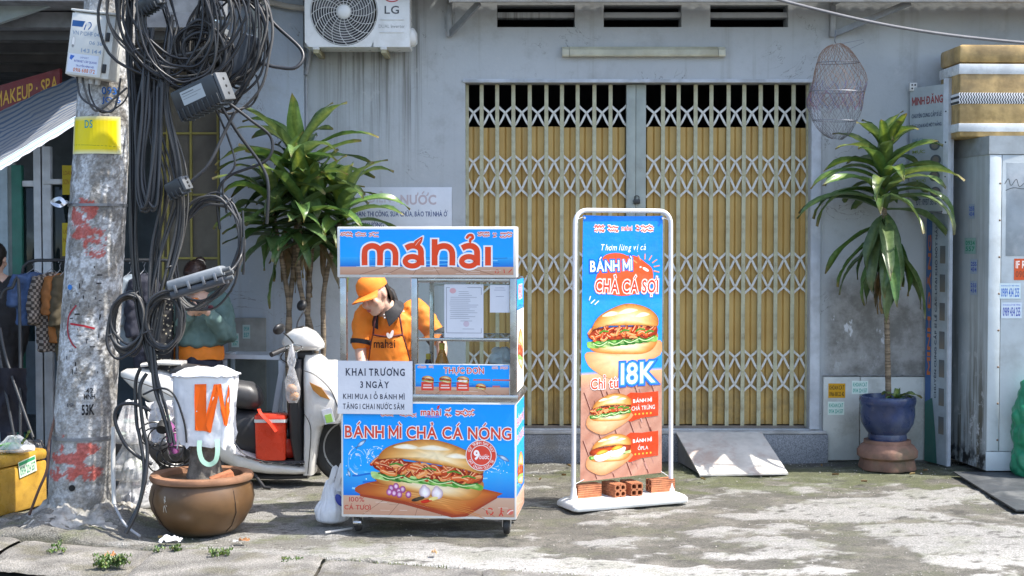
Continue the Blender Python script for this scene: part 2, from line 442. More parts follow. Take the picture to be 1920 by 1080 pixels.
# ================================================================== THE GROUND
def fb(x, y, z=0, o=4): return noise.fractal((x, y, z), .6, 2.1, o)
def to_px(X, Y, Z=0):
    d = Vector((X, Y, Z - CAM_H)); f = d.y * cos(PITCH) - d.z * sin(PITCH); u = d.y * sin(PITCH) + d.z * cos(PITCH)
    return 960 + F_PX * d.x / f, 540 - F_PX * u / f
def sm(a, b, x): t = max(0, min(1, (x - a) / (b - a))); return t * t * (3 - 2 * t)
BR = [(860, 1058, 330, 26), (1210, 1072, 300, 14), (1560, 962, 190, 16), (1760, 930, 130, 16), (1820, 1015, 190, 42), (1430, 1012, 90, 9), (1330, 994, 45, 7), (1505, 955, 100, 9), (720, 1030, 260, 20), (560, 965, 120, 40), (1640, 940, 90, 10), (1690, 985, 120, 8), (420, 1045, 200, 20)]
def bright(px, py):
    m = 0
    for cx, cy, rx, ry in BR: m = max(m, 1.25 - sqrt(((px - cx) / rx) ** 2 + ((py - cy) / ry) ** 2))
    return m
KY = lambda x: 7.16 - .285 * x if x < 1 else 6.875   # pavement edge line
def pave_fn(u, v):
    x = -9 + 18 * u; y0 = KY(x) - .05; y1 = 10.9; y = y0 + (y1 - y0) * v ** 1.15
    z = .012 * fb(x * 1.3, y * 1.3) + .004 * fb(x * 9, y * 9, 4)
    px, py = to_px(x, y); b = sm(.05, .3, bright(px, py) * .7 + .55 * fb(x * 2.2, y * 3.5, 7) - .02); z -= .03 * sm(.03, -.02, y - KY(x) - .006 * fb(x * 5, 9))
    if -4.6 < x < -1.2: z += .10 * math.exp(-(((x + 2.57) / .42) ** 2 + ((y - 8.35) / .42) ** 2) ** 1.5) * (1 + .5 * fb(x * 5, y * 5, 8))
    return Vector((x, y, z + .006 * b - .012))
def pave_col(u, v):
    p = pave_fn(u, v); x, y = p.x, p.y; px, py = to_px(x, y)
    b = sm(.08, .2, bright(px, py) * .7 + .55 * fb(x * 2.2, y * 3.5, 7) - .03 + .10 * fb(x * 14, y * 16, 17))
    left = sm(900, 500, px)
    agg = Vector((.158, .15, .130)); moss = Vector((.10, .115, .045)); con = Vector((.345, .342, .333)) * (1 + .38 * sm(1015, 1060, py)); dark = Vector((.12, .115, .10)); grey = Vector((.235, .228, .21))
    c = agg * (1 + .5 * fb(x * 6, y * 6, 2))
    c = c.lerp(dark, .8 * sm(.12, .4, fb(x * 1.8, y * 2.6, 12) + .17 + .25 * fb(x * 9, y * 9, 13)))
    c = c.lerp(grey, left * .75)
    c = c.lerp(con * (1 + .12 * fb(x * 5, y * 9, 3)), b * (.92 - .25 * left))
    m = sm(.0, .5, fb(x * 3, y * 4, 21) + 1.0 - abs(py - 885) / 32 - max(0, 1180 - px) / 160 - max(0, px - 1780) / 60)
    c = c.lerp(moss, .75 * m)
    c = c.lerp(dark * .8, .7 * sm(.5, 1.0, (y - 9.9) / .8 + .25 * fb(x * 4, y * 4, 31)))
    m2 = sm(.05, .5, fb(x * 3.5, y * 3.5, 41)); c = c.lerp(moss * 1.3, (.25 + .3 * left) * m2)
    ck = abs(fb(x * 1.1 + .3 * fb(x * 3, y * 3, 50), y * 1.1, 51)); c = c.lerp(dark * .6, .85 * sm(.016, .004, ck)); ck = abs(fb(x * .6 + .2 * fb(x * 5, y * 5, 55), y * 1.9, 57)); c = c.lerp(dark * .5, .8 * sm(.011, .003, ck))
    c = c.lerp(Vector((.05, .05, .03)), .8 * sm(.02, -.01, y - KY(x) - .006 * fb(x * 5, 9)))
    return (max(0, c.x), max(0, c.y), max(0, c.z), 1)
def ground_mat():
    n = NT('weathered_concrete'); c = n.attr('Col'); g = n.noise(90, 5, .7); v = n.voro(130)
    o = n.mix(n.step(g, .38, .66), n.mix(1, c, (.62, .61, .58, 1), 'MULTIPLY'), n.mix(1, c, (1.22, 1.2, 1.16, 1), 'MULTIPLY'))
    o = n.mix(n.step(n.noise(22, 6, .7), .6, .72, 0, .55), o, n.mix(1, o, (.35, .34, .3, 1), 'MULTIPLY'))
    o = n.mix(n.step(n.noise(7, 7, .75), .58, .66, 0, .4), o, n.mix(1, o, (.5, .49, .42, 1), 'MULTIPLY'))
    o = n.mix(n.step(v, .1, .0, 0, .5), o, (.5, .47, .42, 1))
    n.bump(n.math('ADD', g, n.math('MULTIPLY', v, .7)), .9, .012)
    return n.done(o, .86)
GM = ground_mat()
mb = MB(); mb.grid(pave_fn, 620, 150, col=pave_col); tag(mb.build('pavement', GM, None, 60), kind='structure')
rm = mat('asphalt', (.06, .058, .055), .9, var=.3, vs=30, bump=.6, bs=120)
mb = MB(); mb.grid(lambda u, v: (-300 + 600 * u, -300 + 600 * v, -.13), 8, 8); tag(mb.build('road', rm), kind='structure')
# kerb of broken cast slabs, each its own piece
kroot = thing('kerb', 'broken concrete kerb slabs along the pavement edge by the utility pole', 'kerb', (-1.5, 7.2, 0))
xs = [-4.6, -2.75, -1.93, -.98, -.15, .9, 2.2]
for i in range(6):
    x0, x1 = xs[i] + .004, xs[i + 1] - .004; dz = [.0, -.01, .012, 0, .004, -.01][i]; t = [.02, -.01, .012, 0, -.01, 0][i]
    def kf(u, v, x0=x0, x1=x1, dz=dz, t=t, i=i):
        x = x0 + (x1 - x0) * u; e = min(u, 1 - u) * (x1 - x0); yk = KY(x) - .004
        if v < .8: y = yk - .7 * (1 - v / .8); z = dz + t * (u - .5) - .012 * sm(.02, 0, e) - .012 * sm(.08, 0, v) - .010 * sm(.72, .8, v)
        else: y = yk; z = dz - .02 - .05 * (v - .8) / .2
        return Vector((x + .006 * fb(x * 8, v * 5), y + .008 * fb(x * 9, v * 3, i), z + .006 * fb(x * 5, y * 5, i) + .003 * fb(x * 25, y * 25)))
    def kc(u, v, f=kf):
        p = f(u, v); q = .25 + .16 * fb(p.x * 3, p.y * 5, 61); m = sm(.1, .45, fb(p.x * 4, p.y * 6, 63))
        c = Vector((q, q * .965, q * .91)).lerp(Vector((.16, .15, .10)), .6 * m); return (max(.02, c.x), max(.02, c.y), max(.02, c.z), 1)
    b_ = MB(); b_.grid(kf, 30, 14, col=kc); b_.build('kerb_slab', GM, kroot, 60, True)

b_ = MB(); b_.add([(-9, 6.2, -.05), (9, 6.2, -.05), (9, KY(9) + .05, -.05), (-9, KY(-9) + .05, -.05)], [[0, 1, 2, 3]]); b_.build('bed', mat('dark_earth', (.06, .055, .045), .95), kroot, 0, True)
# ================================================================== MAIN BUILDING
YW = 10.75
def W(px, py, Y=YW): return P(px, py, Y)
def wall_mat(name, base, dirt_amt=1.):
    n = NT(name); x, y, z = n.sep()
    base = lin(base); c = n.mix(n.step(n.noise(1.2, 6), .3, .7), tuple(q * .93 for q in base[:3]) + (1,), tuple(min(1, q * 1.06) for q in base[:3]) + (1,))
    c = n.mix(n.step(n.noise(9, 6, .7), .55, .75, 0, .22), c, (.30, .30, .31, 1))
    # rain streaks under the air conditioner
    ax0, ax1 = W(600, 0).x, W(790, 0).x; zt, zb = W(0, 110).z, W(0, 360).z
    st = n.noise(1, 6, .6, n.coords((26, 1, .55))); st2 = n.noise(1, 5, .6, n.coords((60, 1, .9)))
    msk = n.math('MULTIPLY', n.step(x, ax0 - .1, ax0 + .2), n.step(x, ax1 + .15, ax1 - .12))
    msk = n.math('MULTIPLY', msk, n.math('MULTIPLY', n.step(z, zb, zt), n.step(z, zt + .6, zt + .2)))
    s1 = n.math('MULTIPLY', n.math('MULTIPLY', n.step(st, .44, .6), n.step(st2, .3, .6)), msk)
    c = n.mix(n.math('MULTIPLY', s1, .95), c, (.13, .125, .11, 1))
    ck = n.math('ABSOLUTE', n.math('SUBTRACT', n.noise(1.7, 6, .6, None, 1.2), .5)); c = n.mix(n.math('MULTIPLY', n.step(ck, .004, .0012), n.step(n.noise(2.2, 3), .5, .6, 0, .8)), c, (.17, .165, .16, 1))
    c = n.mix(n.step(n.noise(3.1, 8, .72), .5, .72, 0, .45), c, (.29, .29, .285, 1)); c = n.mix(n.step(n.noise(5.3, 6, .6), .62, .66, 0, .35), c, (.52, .53, .53, 1))
    # general faint streaks
    c = n.mix(n.step(n.noise(1, 5, .6, n.coords((14, 1, .4))), .54, .75, 0, .4), c, (.26, .25, .23, 1))
    # damp weathered foot of the wall right of the gate
    if dirt_amt:
        dx = n.math('MULTIPLY', n.step(x, W(1535, 0).x, W(1570, 0).x), 1.)
        dz = n.step(n.math('ADD', z, n.math('MULTIPLY', n.noise(2.5, 6), .9)), 1.95, 1.55)
        dm = n.math('MULTIPLY', dx, dz)
        dirt = n.mix(n.step(n.noise(6, 7, .7), .35, .65), (.14, .13, .11, 1), (.33, .32, .30, 1))
        pe = n.step(n.noise(1, 7, .7, n.coords((13, 5, 6.5))), .6, .66); pm = n.step(n.math('ABSOLUTE', n.math('SUBTRACT', z, W(0, 625).z)), .34, .1)
        px_ = n.step(n.math('ABSOLUTE', n.math('SUBTRACT', x, W(1615, 0).x)), .32, .12)
        dirt = n.mix(n.math('MULTIPLY', n.math('MULTIPLY', pe, pm), px_), dirt, (.62, .63, .65, 1))
        c = n.mix(n.math('MULTIPLY', dm, .9), c, dirt)
    n.bump(n.noise(35, 6, .65), .25, .01)
    return n.done(c, .8)
WM = wall_mat('blue_grey_plaster', (.45, .475, .49))
def wall_holes(mb, x0, x1, z0, z1, holes, Y, depth):
    xs = sorted({x0, x1, *[h[0] for h in holes], *[h[1] for h in holes]}); zs = sorted({z0, z1, *[h[2] for h in holes], *[h[3] for h in holes]})
    inside = lambda x, z: any(h[0] < x < h[1] and h[2] < z < h[3] for h in holes)
    for i in range(len(xs) - 1):
        for j in range(len(zs) - 1):
            if inside((xs[i] + xs[i + 1]) / 2, (zs[j] + zs[j + 1]) / 2): continue
            for yy, fl in ((Y, 0), (Y + depth, 1)):
                q = [(xs[i], yy, zs[j]), (xs[i + 1], yy, zs[j]), (xs[i + 1], yy, zs[j + 1]), (xs[i], yy, zs[j + 1])]
                mb.add(q if not fl else q[::-1], [[0, 1, 2, 3]])
    for a, b, c, d in holes + [(x0, x1, z0, z1)]:
        for q in (((a, c), (b, c)), ((b, c), (b, d)), ((b, d), (a, d)), ((a, d), (a, c))):
            (xa, za), (xb, zb) = q; mb.add([(xa, Y, za), (xb, Y, zb), (xb, Y + depth, zb), (xa, Y + depth, za)], [[0, 1, 2, 3]])
gx0, gx1 = W(872, 0).x, W(1522, 0).x; gz1 = W(0, 154).z; gz0 = .235
hz0, hz1 = W(0, 51).z, W(0, 9).z
vents = [(W(a, 0).x, W(b, 0).x) for a, b in ((932, 1078), (1132, 1278), (1332, 1478))]
house = thing('house_front', 'blue grey plastered house front with the yellow folding gate and rain streaks', 'house', (W(1200, 0).x, YW, 0))
mb = MB(); wx0, wx1 = W(572, 0).x, W(2500, 0).x
wall_holes(mb, wx0, wx1, -.05, 4.2, [(gx0, gx1, gz0, gz1)] + [(a, b, hz0, hz1) for a, b in vents], YW, .2)
wl = mb.build('wall', WM, house, 0, True)
wl.data.transform(Matrix.Translation(house.location)); wl.location = -house.location   # keep world-space texture
dk = mat('dark_room', (.05, .05, .055), .9)
mb = MB(); rx0, rx1 = wx0 + .1, wx1 - .1
for q in ([(rx0, 14, -.04), (rx1, 14, -.04), (rx1, 14, 4.1), (rx0, 14, 4.1)], [(rx0, YW + .21, 4.1), (rx1, YW + .21, 4.1), (rx1, 14, 4.1), (rx0, 14, 4.1)], [(rx0, YW + .21, -.04), (rx0, 14, -.04), (rx0, 14, 4.1), (rx0, YW + .21, 4.1)], [(rx1, YW + .21, -.04), (rx1, 14, -.04), (rx1, 14, 4.1), (rx1, YW + .21, 4.1)], [(rx0, YW + .21, .1), (rx1, YW + .21, .1), (rx1, 14, .1), (rx0, 14, .1)]): mb.add(q, [[0, 1, 2, 3]])
mb.build('room', dk, house, 0, True)
for a, b in vents:
    m2 = MB(); zc = W(0, 26).z; m2.bb(a, b, YW + .03, YW + .17, zc - .022, zc + .018, .006); m2.build('vent_slat', WM, house, 40, True)
# opening trim
tm = mat('trim_plaster', (.50, .53, .57), .7, dirt=(.2, .19, .17), dirt_amt=.4)
m2 = MB(); m2.bb(gx0 - .02, gx1 + .02, YW - .012, YW + .05, gz1 - .004, gz1 + .022, .004); m2.build('lintel_trim', tm, house, 40, True)
m2 = MB(); m2.bb(gx1 + .002, W(1541, 0).x, YW - .02, YW + .02, gz0 + .002, gz1 - .01, .004); m2.build('door_jamb', tm, house, 40, True)
# tile skirting right of the gate
tlm = mat('cream_wall_tile', (.50, .51, .47), .35, var=.08, dirt=(.22, .2, .15), dirt_amt=.45, ds=4)
zt = W(0, 706).z; txs = [W(q, 0).x for q in (1547, 1617, 1742, 1880)]
for i in range(3):
    m2 = MB(); m2.bb(txs[i] + .003, txs[i + 1] - .003, YW - .03, YW - .002, .005, zt, .003); m2.build('skirting_tile', tlm, house, 40, True)
m2 = MB(); m2.grid(lambda u, v: (txs[0] + (txs[3] - txs[0]) * u, YW - .03 + .028 * v, zt + .004 + .012 * abs(fb(u * 30, 2)) + .006 * v), 60, 2); m2.build('mortar_edge', mat('mortar', (.3, .29, .27), .9, bump=.6), house, 40, True)
# stencilled telephone stickers (flat print) on wall tiles
def sticker(pxs, Y, lines, bgc, fg, label, nx=None):
    x0, y0, x1, y1 = pxs; a, b = P(x0, y1, Y), P(x1, y0, Y)
    t = thing('sticker', label, 'sticker', (a.x, Y, a.z), group='telephone number stickers')
    p = Pr(pxs, b.x - a.x, b.z - a.z); p.rect(x0, y0, x1, y1, bgc)
    h = (y1 - y0) / (len(lines) + .25); 
    for i, l in enumerate(lines): p.text(l, x0 + 2.2, y0 + h * (i + .22) + .8, x1 - 2.2, y0 + h * (i + 1) - .2, fg, .02)
    p.build(t); return t
sticker((1553, 719, 1585, 746), YW - .032, ['KHOAN CAT', '0966 88 22 42'], '#c99412', '#1c1408', 'small yellow and black number sticker on the cream tiles beside the gate')
sticker((1597, 714, 1628, 739), YW - .032, ['KHOAN CAT', '0934 224 557'], '#d9e6dc', '#109c86', 'teal number sticker on the cream tile joint just left of the blue pot')
sticker((1552, 753, 1583, 778), YW - .032, ['KHOAN CAT', '0934 224 557'], '#d4e2d6', '#109c86', 'teal number sticker below the yellow one on the cream tile')

# granite step and ramp
stm = NT('grey_granite'); v_ = stm.voro(260); c_ = stm.mix(stm.step(stm.noise(160, 3, .8), .35, .65), (.10, .11, .125, 1), (.33, .34, .36, 1))
c_ = stm.mix(stm.step(stm.noise(4, 6), .5, .7, 0, .6), c_, (.16, .15, .13, 1)); STEP = stm.done(c_, .6)
t = thing('door_step', 'speckled grey granite step under the folding gate', 'step', (W(1200, 0).x, YW - .05, 0))
m2 = MB(); m2.bb(W(860, 0).x, W(1556, 0).x, YW - .06, YW + .18, -.02, .205, .006); m2.build('riser', STEP, t, 40, True)
m2 = MB(); m2.bb(W(860, 0).x, W(1552, 0).x, YW - .065, YW + .19, .206, .228, .005); m2.build('tread', mat('step_cement', (.42, .42, .41), .8, dirt=(.15, .14, .12), bump=.5), t, 40, True)
a, b, c, d = G(1312, 893), G(1478, 890), W(1428, 806, YW - .07), W(1268, 806, YW - .07)
rampm = mat('painted_steel_ramp', (.56, .53, .48), .6, var=.12, vs=9, dirt=(.36, .22, .17), dirt_amt=.6, ds=4, bump=.4)
m2 = MB(); e = Vector((0, 0, -.012))
lo = [Vector((a.x, a.y, .012)), Vector((b.x, b.y, .012)), Vector((c.x, c.y, .222)), Vector((d.x, d.y, .222))]
m2.add(lo + [q + e for q in lo], [[0, 1, 2, 3], [7, 6, 5, 4], [0, 4, 5, 1], [1, 5, 6, 2], [2, 6, 7, 3], [3, 7, 4, 0]])
t = thing('ramp', 'worn pale ramp plate leaning up to the granite step, leaf shadow on it', 'ramp', (a.x, a.y, 0))
m2.build('ramp_plate', rampm, t, 0, True)
m2 = MB(); m2.add([a + Vector((.012, .02, .006)), (d.x + .012, d.y - .012, .004), (d.x + .012, d.y - .012, .205), a + Vector((.035, .02, .006)), (d.x + .035, d.y - .012, .004), (d.x + .035, d.y - .012, .205)], [[0, 1, 2], [3, 5, 4], [0, 3, 4, 1], [1, 4, 5, 2], [2, 5, 3, 0]]); m2.build('cheek', mat('ramp_cheek', (.2, .19, .18), .8), t, 0, True)
m2 = MB(); m2.add([b + Vector((-.035, .02, .006)), (c.x - .035, c.y - .012, .004), (c.x - .035, c.y - .012, .205), b + Vector((-.012, .02, .006)), (c.x - .012, c.y - .012, .004), (c.x - .012, c.y - .012, .205)], [[0, 1, 2], [3, 5, 4], [0, 3, 4, 1], [1, 4, 5, 2], [2, 5, 3, 0]]); m2.build('cheek', mat('ramp_cheek', (.2, .19, .18), .8), t, 0, True)

# folding gate
YG = YW + .10
gate = thing('folding_gate', 'cream steel folding gate with white lattice and yellow sheet panels', 'gate', (W(1195, 0).x, YG, gz0))
barm = mat('cream_gate_paint', (.45, .435, .29), .45, var=.16, dirt=(.20, .13, .06), dirt_amt=.6, ds=9)
latm = mat('white_lattice_paint', (.60, .60, .56), .4, var=.14, dirt=(.28, .2, .12), dirt_amt=.6, ds=14)
ylm = NT('yellow_gate_sheet'); yc_ = ylm.mix(ylm.step(ylm.noise(3, 5), .3, .7), (.49, .305, .085, 1), (.57, .38, .12, 1))
yc_ = ylm.mix(ylm.step(ylm.noise(1, 5, .6, ylm.coords((22, 22, .8))), .5, .72, 0, .4), yc_, (.36, .22, .08, 1)); yx, yy_, yz = ylm.sep(); yc_ = ylm.mix(ylm.math('MULTIPLY', ylm.step(yz, .7, .0), ylm.step(ylm.noise(6, 6, .7), .35, .65, 0, .7)), yc_, (.17, .12, .06, 1)); yc_ = ylm.mix(ylm.step(ylm.noise(26, 6, .75), .66, .72, 0, .7), yc_, (.2, .09, .03, 1)); YEL = ylm.done(yc_, .5)
gb, gt = gz0 + .003, gz1 - .008
bl = [P(872 + 30.35 * i, 0, YG).x for i in range(11)]; br = [P(1212 + 30.7 * i, 0, YG).x for i in range(11)]
def bar_mesh():
    m2 = MB(); hw, dp, th = .0145, .022, .003; z0, z1 = gb, gt
    out = [(-hw, 0), (hw, 0), (hw, dp), (hw - th, dp), (hw - th, th), (-hw + th, th), (-hw + th, dp), (-hw, dp)]
    m2.loft([[(q[0], q[1], z0) for q in out], [(q[0], q[1], z1) for q in out]])
    for py in (236, 329, 420, 512, 603, 695, 772, 784):
        m2.ball((0, -.001, P(0, py, YG).z), .0045, 6)
    return m2
bm0 = bar_mesh().build('bar', barm, gate, 30)
allb = bl[1:-1] + br[1:-1] + [br[-1] - .005, bl[0] + .016]
for i, x in enumerate(allb):
    o = bm0 if i == 0 else link('bar', bm0.data, gate)
    o.location = (x - gate.location.x + uni(-.0025, .0025), -.012 + uni(-.002, .002), -gate.location.z); o.rotation_euler = (0, uni(-.0012, .0012), uni(-.12, .12))
m2 = MB(); m2.bb(P(1174.5, 0, YG).x, P(1192, 0, YG).x, YG - .03, YG + .03, gb, gt, .004); m2.build('meeting_stile', mat('grey_green_stile', (.33, .36, .32), .5, var=.1, dirt=(.2, .2, .17)), gate, 40, True)
m2 = MB(); m2.bb(P(1192.6, 0, YG).x, P(1211.5, 0, YG).x, YG - .024, YG + .03, gb, gt, .004); m2.build('meeting_stile', mat('grey_green_stile', (.33, .36, .32)), gate, 40, True)
lk = MB(); q = P(1194, 378, YG - .04); lk.box(q, (.05, .03, .035), None, .005); lk.tube(cr([q + Vector((-.016, -.004, .012)), q + Vector((-.014, -.006, .04)), q + Vector((.014, -.006, .04)), q + Vector((.016, -.004, .012))], 4), .004, 6)
lk.build('padlock', mat('black_iron', (.03, .03, .03), .4), gate, 40, True)
# lattice strips: S-curved flat bars
bw = bl[2] - bl[1]
UP = cr([(0, 0), (.22, .17), (.5, .36), (.68, .64), (.84, .87), (1, 1)], 2)
def strip_mesh(h):
    m2 = MB(); m2.ribbon([(q[0] * bw, 0, -q[1] * h) for q in UP], .0165, .004, (0, 1, 0)); return m2
rows = [(198, 236, 0), (290, 329, 0), (371, 329, 1), (472, 512, 0), (552, 512, 1), (655, 695, 0), (735, 695, 1)]
meshes = {}
for pa, pb, flip in rows:
    za, zb = P(0, pa, YG).z, P(0, pb, YG).z; h = abs(za - zb)
    for mirror in (0, 1):
        key = round(h, 2)
        if key not in meshes: meshes[key] = strip_mesh(h).build('lattice_strip', latm, gate, 40).data; bpy.data.objects.remove(bpy.data.objects[-1]) if False else None
        for bars in (bl, br):
            for i in range(10):
                x0, x1 = bars[i], bars[i + 1]
                o = link('lattice_strip', meshes[key], gate)
                sx = (x1 - x0) / bw
                o.scale = ((-sx if mirror else sx), 1, (-1 if flip else 1) * h / key if key else 1)
                o.location = ((x1 if mirror else x0) - gate.location.x, -.004 + .006 * mirror, za - gate.location.z + uni(-.004, .004))
for o in list(gate.children):   # the pattern strips themselves are not needed
    if o.name.startswith('lattice_strip') and o.location.length == 0: bpy.data.objects.remove(o)
zp = P(0, 238, YG).z
for bars in (bl, br):
    for i in range(10):
        x0, x1 = bars[i], bars[i + 1]; g = x1 - x0; m2 = MB()
        pts = [(.02, .044), (.1, .03), (.44, .03), (.5, .042), (.56, .03), (.9, .03), (.98, .044)]
        if (i % 3) == 1: pts = [(.02, .044), (.12, .03), (.36, .031), (.42, .044), (.5, .031), (.88, .029), (.98, .044)]
        m2.loft([[(x0 + g * a, YG + b, z) for a, b in pts] + [(x0 + g * a, YG + b + .002, z) for a, b in pts[::-1]] for z in (gb + .02, zp + .006 * uni(-1, 1))])
        m2.build('sheet_panel', YEL, gate, 30, True)
m2 = MB(); m2.bb(gx0 + .01, gx1 - .01, YG - .03, YG + .07, gz0 - .002, gz0 + .016, .003); m2.build('floor_track', mat('rusty_track', (.18, .15, .12), .7, bump=.5), gate, 40, True)

# canopy over the gate
cy0 = 10.34; zc = P(0, 4, 10.36).z
can = thing('canopy', 'grey sheet canopy with steel angle brackets above the gate', 'canopy', (W(1400, 0).x, YW, zc))
steel = mat('galvanised_steel', (.32, .33, .34), .5, .5, dirt=(.2, .14, .1), dirt_amt=.5)
m2 = MB(); m2.bb(W(846, 0).x, W(2480, 0).x, cy0, cy0 + .04, zc, zc + .06, .003); m2.build('front_beam', mat('weathered_beam', (.40, .39, .37), .8, dirt=(.2, .17, .12), bump=.5), can, 40, True)
m2 = MB(); m2.grid(lambda u, v: (W(700, 0).x + (W(2480, 0).x - W(700, 0).x) * u, cy0 - .04 + (YW - cy0 + .02) * v, zc + .085 + .16 * v + .012 * sin(u * 420)), 420, 2); m2.build('roof_sheet', steel, can, 40, True)
for px in (843, 1560):
    xw = P(px, 0, YW).x
    m2 = MB(); m2.bb(xw - .02, xw + .02, YW - .045, YW - .003, P(0, 70, YW).z, zc + .2, .003); m2.build('wall_bracket', steel, can, 40, True)
    m2 = MB(); m2.ribbon([(xw + .0, YW - .03, P(0, 66, YW).z), (xw + (.23 if px < 1000 else .5), cy0 + .1, zc + .01)], .045, .02, (.7, .7, 0)); m2.build('brace', steel, can, 0, True)
    m2 = MB(); m2.ribbon([(xw, YW - .02, zc + .06), (xw + .05, cy0 + .05, zc + .055)], .04, .03, (1, 0, 0)); m2.build('arm', steel, can, 0, True)
# unseen eave added above the view at left to shade the wall
m2 = MB(); m2.bb(W(380, 0).x, W(838, 0).x, YW - .62, YW, 3.62, 3.74, .01); m2.build('added_shade_eave', WM, house, 40, True)

# batten light above the gate
lt = thing('tube_light', 'long cream tube light fitting above the gate', 'light', (W(1205, 0).x, YW, W(0, 107).z))
xa, xb, za, zb = W(1054, 0).x, W(1359, 0).x, W(0, 107).z, W(0, 88).z
m2 = MB(); pr = [(0, 0), (-.05, .0), (-.055, .012), (-.045, .05), (-.012, zb - za), (0, zb - za)]
m2.loft([[(x, YW - .002 + q[0], za + q[1]) for q in pr] for x in (xa + .055, xb - .055)]); m2.build('diffuser', mat('old_cream_plastic', (.50, .48, .36), .4, dirt=(.3, .25, .15), dirt_amt=.5), lt, 30, True)
for x in (xa, xb - .052):
    m2 = MB(); m2.loft([[(xx, YW - .002 + q[0] * 1.06, za + q[1] - .001) for q in pr] for xx in (x, x + .052)]); m2.build('end_cap', mat('cream_cap', (.56, .53, .40), .4), lt, 30, True)

# overhead cable
solo(MB().tube([P(1440 + 500 * t, -6 + 88 * t + 14 * sin(pi * t), 9.9) for t in [i / 24 for i in range(25)]], .011, 8), 'overhead_cable', 'twisted grey cable crossing under the canopy at upper right', 'cable', mat('grey_cable', (.16, .16, .17), .5))

# air conditioner
ax0, ax1, az0, az1 = P(571, 0, 10.4).x, P(768, 0, 10.4).x, P(0, 88, 10.4).z, P(0, 88, 10.4).z + .56
ac = thing('air_conditioner', 'white outdoor air conditioner unit on the wall above the potted dracaena', 'air conditioner', ((ax0 + ax1) / 2, 10.5, az0))
acm = mat('white_enamel', (.72, .72, .70), .35, var=.05, dirt=(.4, .37, .3), dirt_amt=.25, ds=5)
ya = 10.4; cx, czz, rr = P(645, 0, ya).x, P(0, 22, ya).z, .245
m2 = MB(); m2.bb(ax0, ax1, ya + .02, YW - .06, az0, az1, .012)
n = 48; sq = []
for k in range(n):
    a = 2 * pi * k / n; c_, s_ = cos(a), sin(a); 
    hx0, hx1 = cx - ax0, P(700, 0, ya).x - cx; hz0_, hz1_ = czz - az0, az1 - czz
    t_ = min((hx1 if c_ > 0 else hx0) / max(abs(c_), 1e-6), (hz1_ if s_ > 0 else hz0_) / max(abs(s_), 1e-6)); sq.append((cx + c_ * t_, ya, czz + s_ * t_))
inn = [(cx + rr * cos(2 * pi * k / n), ya, czz + rr * sin(2 * pi * k / n)) for k in range(n)]; inb = [(q[0], ya + .018, q[2]) for q in inn]
m2.add(sq + inn + inb, [[k, (k + 1) % n, n + (k + 1) % n, n + k] for k in range(n)] + [[n + k, n + (k + 1) % n, 2 * n + (k + 1) % n, 2 * n + k] for k in range(n)])
xr = P(700, 0, ya).x; m2.add([(xr, ya, az0), (ax1, ya, az0), (ax1, ya, az1), (xr, ya, az1)], [[0, 1, 2, 3]])
for q in ([(ax0, ya, az0), (ax0, ya, az1), (ax0, ya + .03, az1), (ax0, ya + .03, az0)], [(ax1, ya, az0), (ax1, ya, az1), (ax1, ya + .03, az1), (ax1, ya + .03, az0)], [(ax0, ya, az0), (ax1, ya, az0), (ax1, ya + .03, az0), (ax0, ya + .03, az0)]): m2.add(q, [[0, 1, 2, 3]])
m2.build('casing', acm, ac, 30, True)
m2 = MB(); m2.lathe([(.001, 0), (rr, 0), (rr, .004), (.001, .004)], 40, (0, 0, 0), Matrix.Rotation(R(90), 4, 'X')); m2.v = [q + Vector((cx, ya + .017, czz)) for q in m2.v]; m2.build('fan_recess', mat('black_plastic', (.02, .02, .022), .5), ac, 40, True)
gm = mat('white_wire', (.62, .62, .6), .4)
for i in range(1, 12):
    m2 = MB(); r_ = .035 + i * (rr - .04) / 11; m2.tube([(cx + r_ * cos(2 * pi * k / 36), ya - .004 - .012 * (1 - (r_ / rr) ** 2), czz + r_ * sin(2 * pi * k / 36)) for k in range(36)], .0026, 5, True); m2.build('grille_ring', gm, ac, 60, True)
for k in range(16):
    m2 = MB(); a = 2 * pi * k / 16
    m2.tube([(cx + r_ * cos(a + .5 * (r_ / rr) ** 2), ya - .002 - .012 * (1 - (r_ / rr) ** 2), czz + r_ * sin(a + .5 * (r_ / rr) ** 2)) for r_ in [.04 + j * (rr - .04) / 6 for j in range(7)]], .0025, 5); m2.build('grille_spoke', gm, ac, 60, True)
for k in range(3):
    m2 = MB(); a0 = 2 * pi * k / 3 + .4
    m2.grid(lambda u, v: (cx + (.05 + .17 * v) * cos(a0 + (u - .5) * 1.3), ya + .006 + .008 * u, czz + (.05 + .17 * v) * sin(a0 + (u - .5) * 1.3)), 8, 4); m2.build('fan_blade', mat('grey_fan', (.08, .08, .085), .5), ac, 60, True)
m2 = MB(); m2.ball((cx, ya - .012, czz), .05, 20, None, (1, .35, 1)); m2.build('grille_hub', acm, ac, 60, True)
p = Pr((700, 0, 766, 88), P(766, 0, ya).x - xr, P(0, 0, ya).z - P(0, 88, ya).z)
p.ell(735, -2, 13, 6, '#b8333c'); p.ell(735, -2.5, 10, 4.5, '#d8d8d4')
p.text('LG', 721, 11, 748, 26, '#4a4c50', .012); p.text('DUAL Inverter', 710, 46, 759, 52.5, '#a0a09c', .0)
p.build(ac, pmat(), 'badge', (xr, ya - .0015, az0), True)
for zz in (36, 60):
    m2 = MB(); m2.bb(P(712, 0, ya).x, P(758, 0, ya).x, ya - .006, ya + .001, P(0, zz + 1.5, ya).z, P(0, zz - .5, ya).z, .002); m2.build('moulded_rib', acm, ac, 40, True)
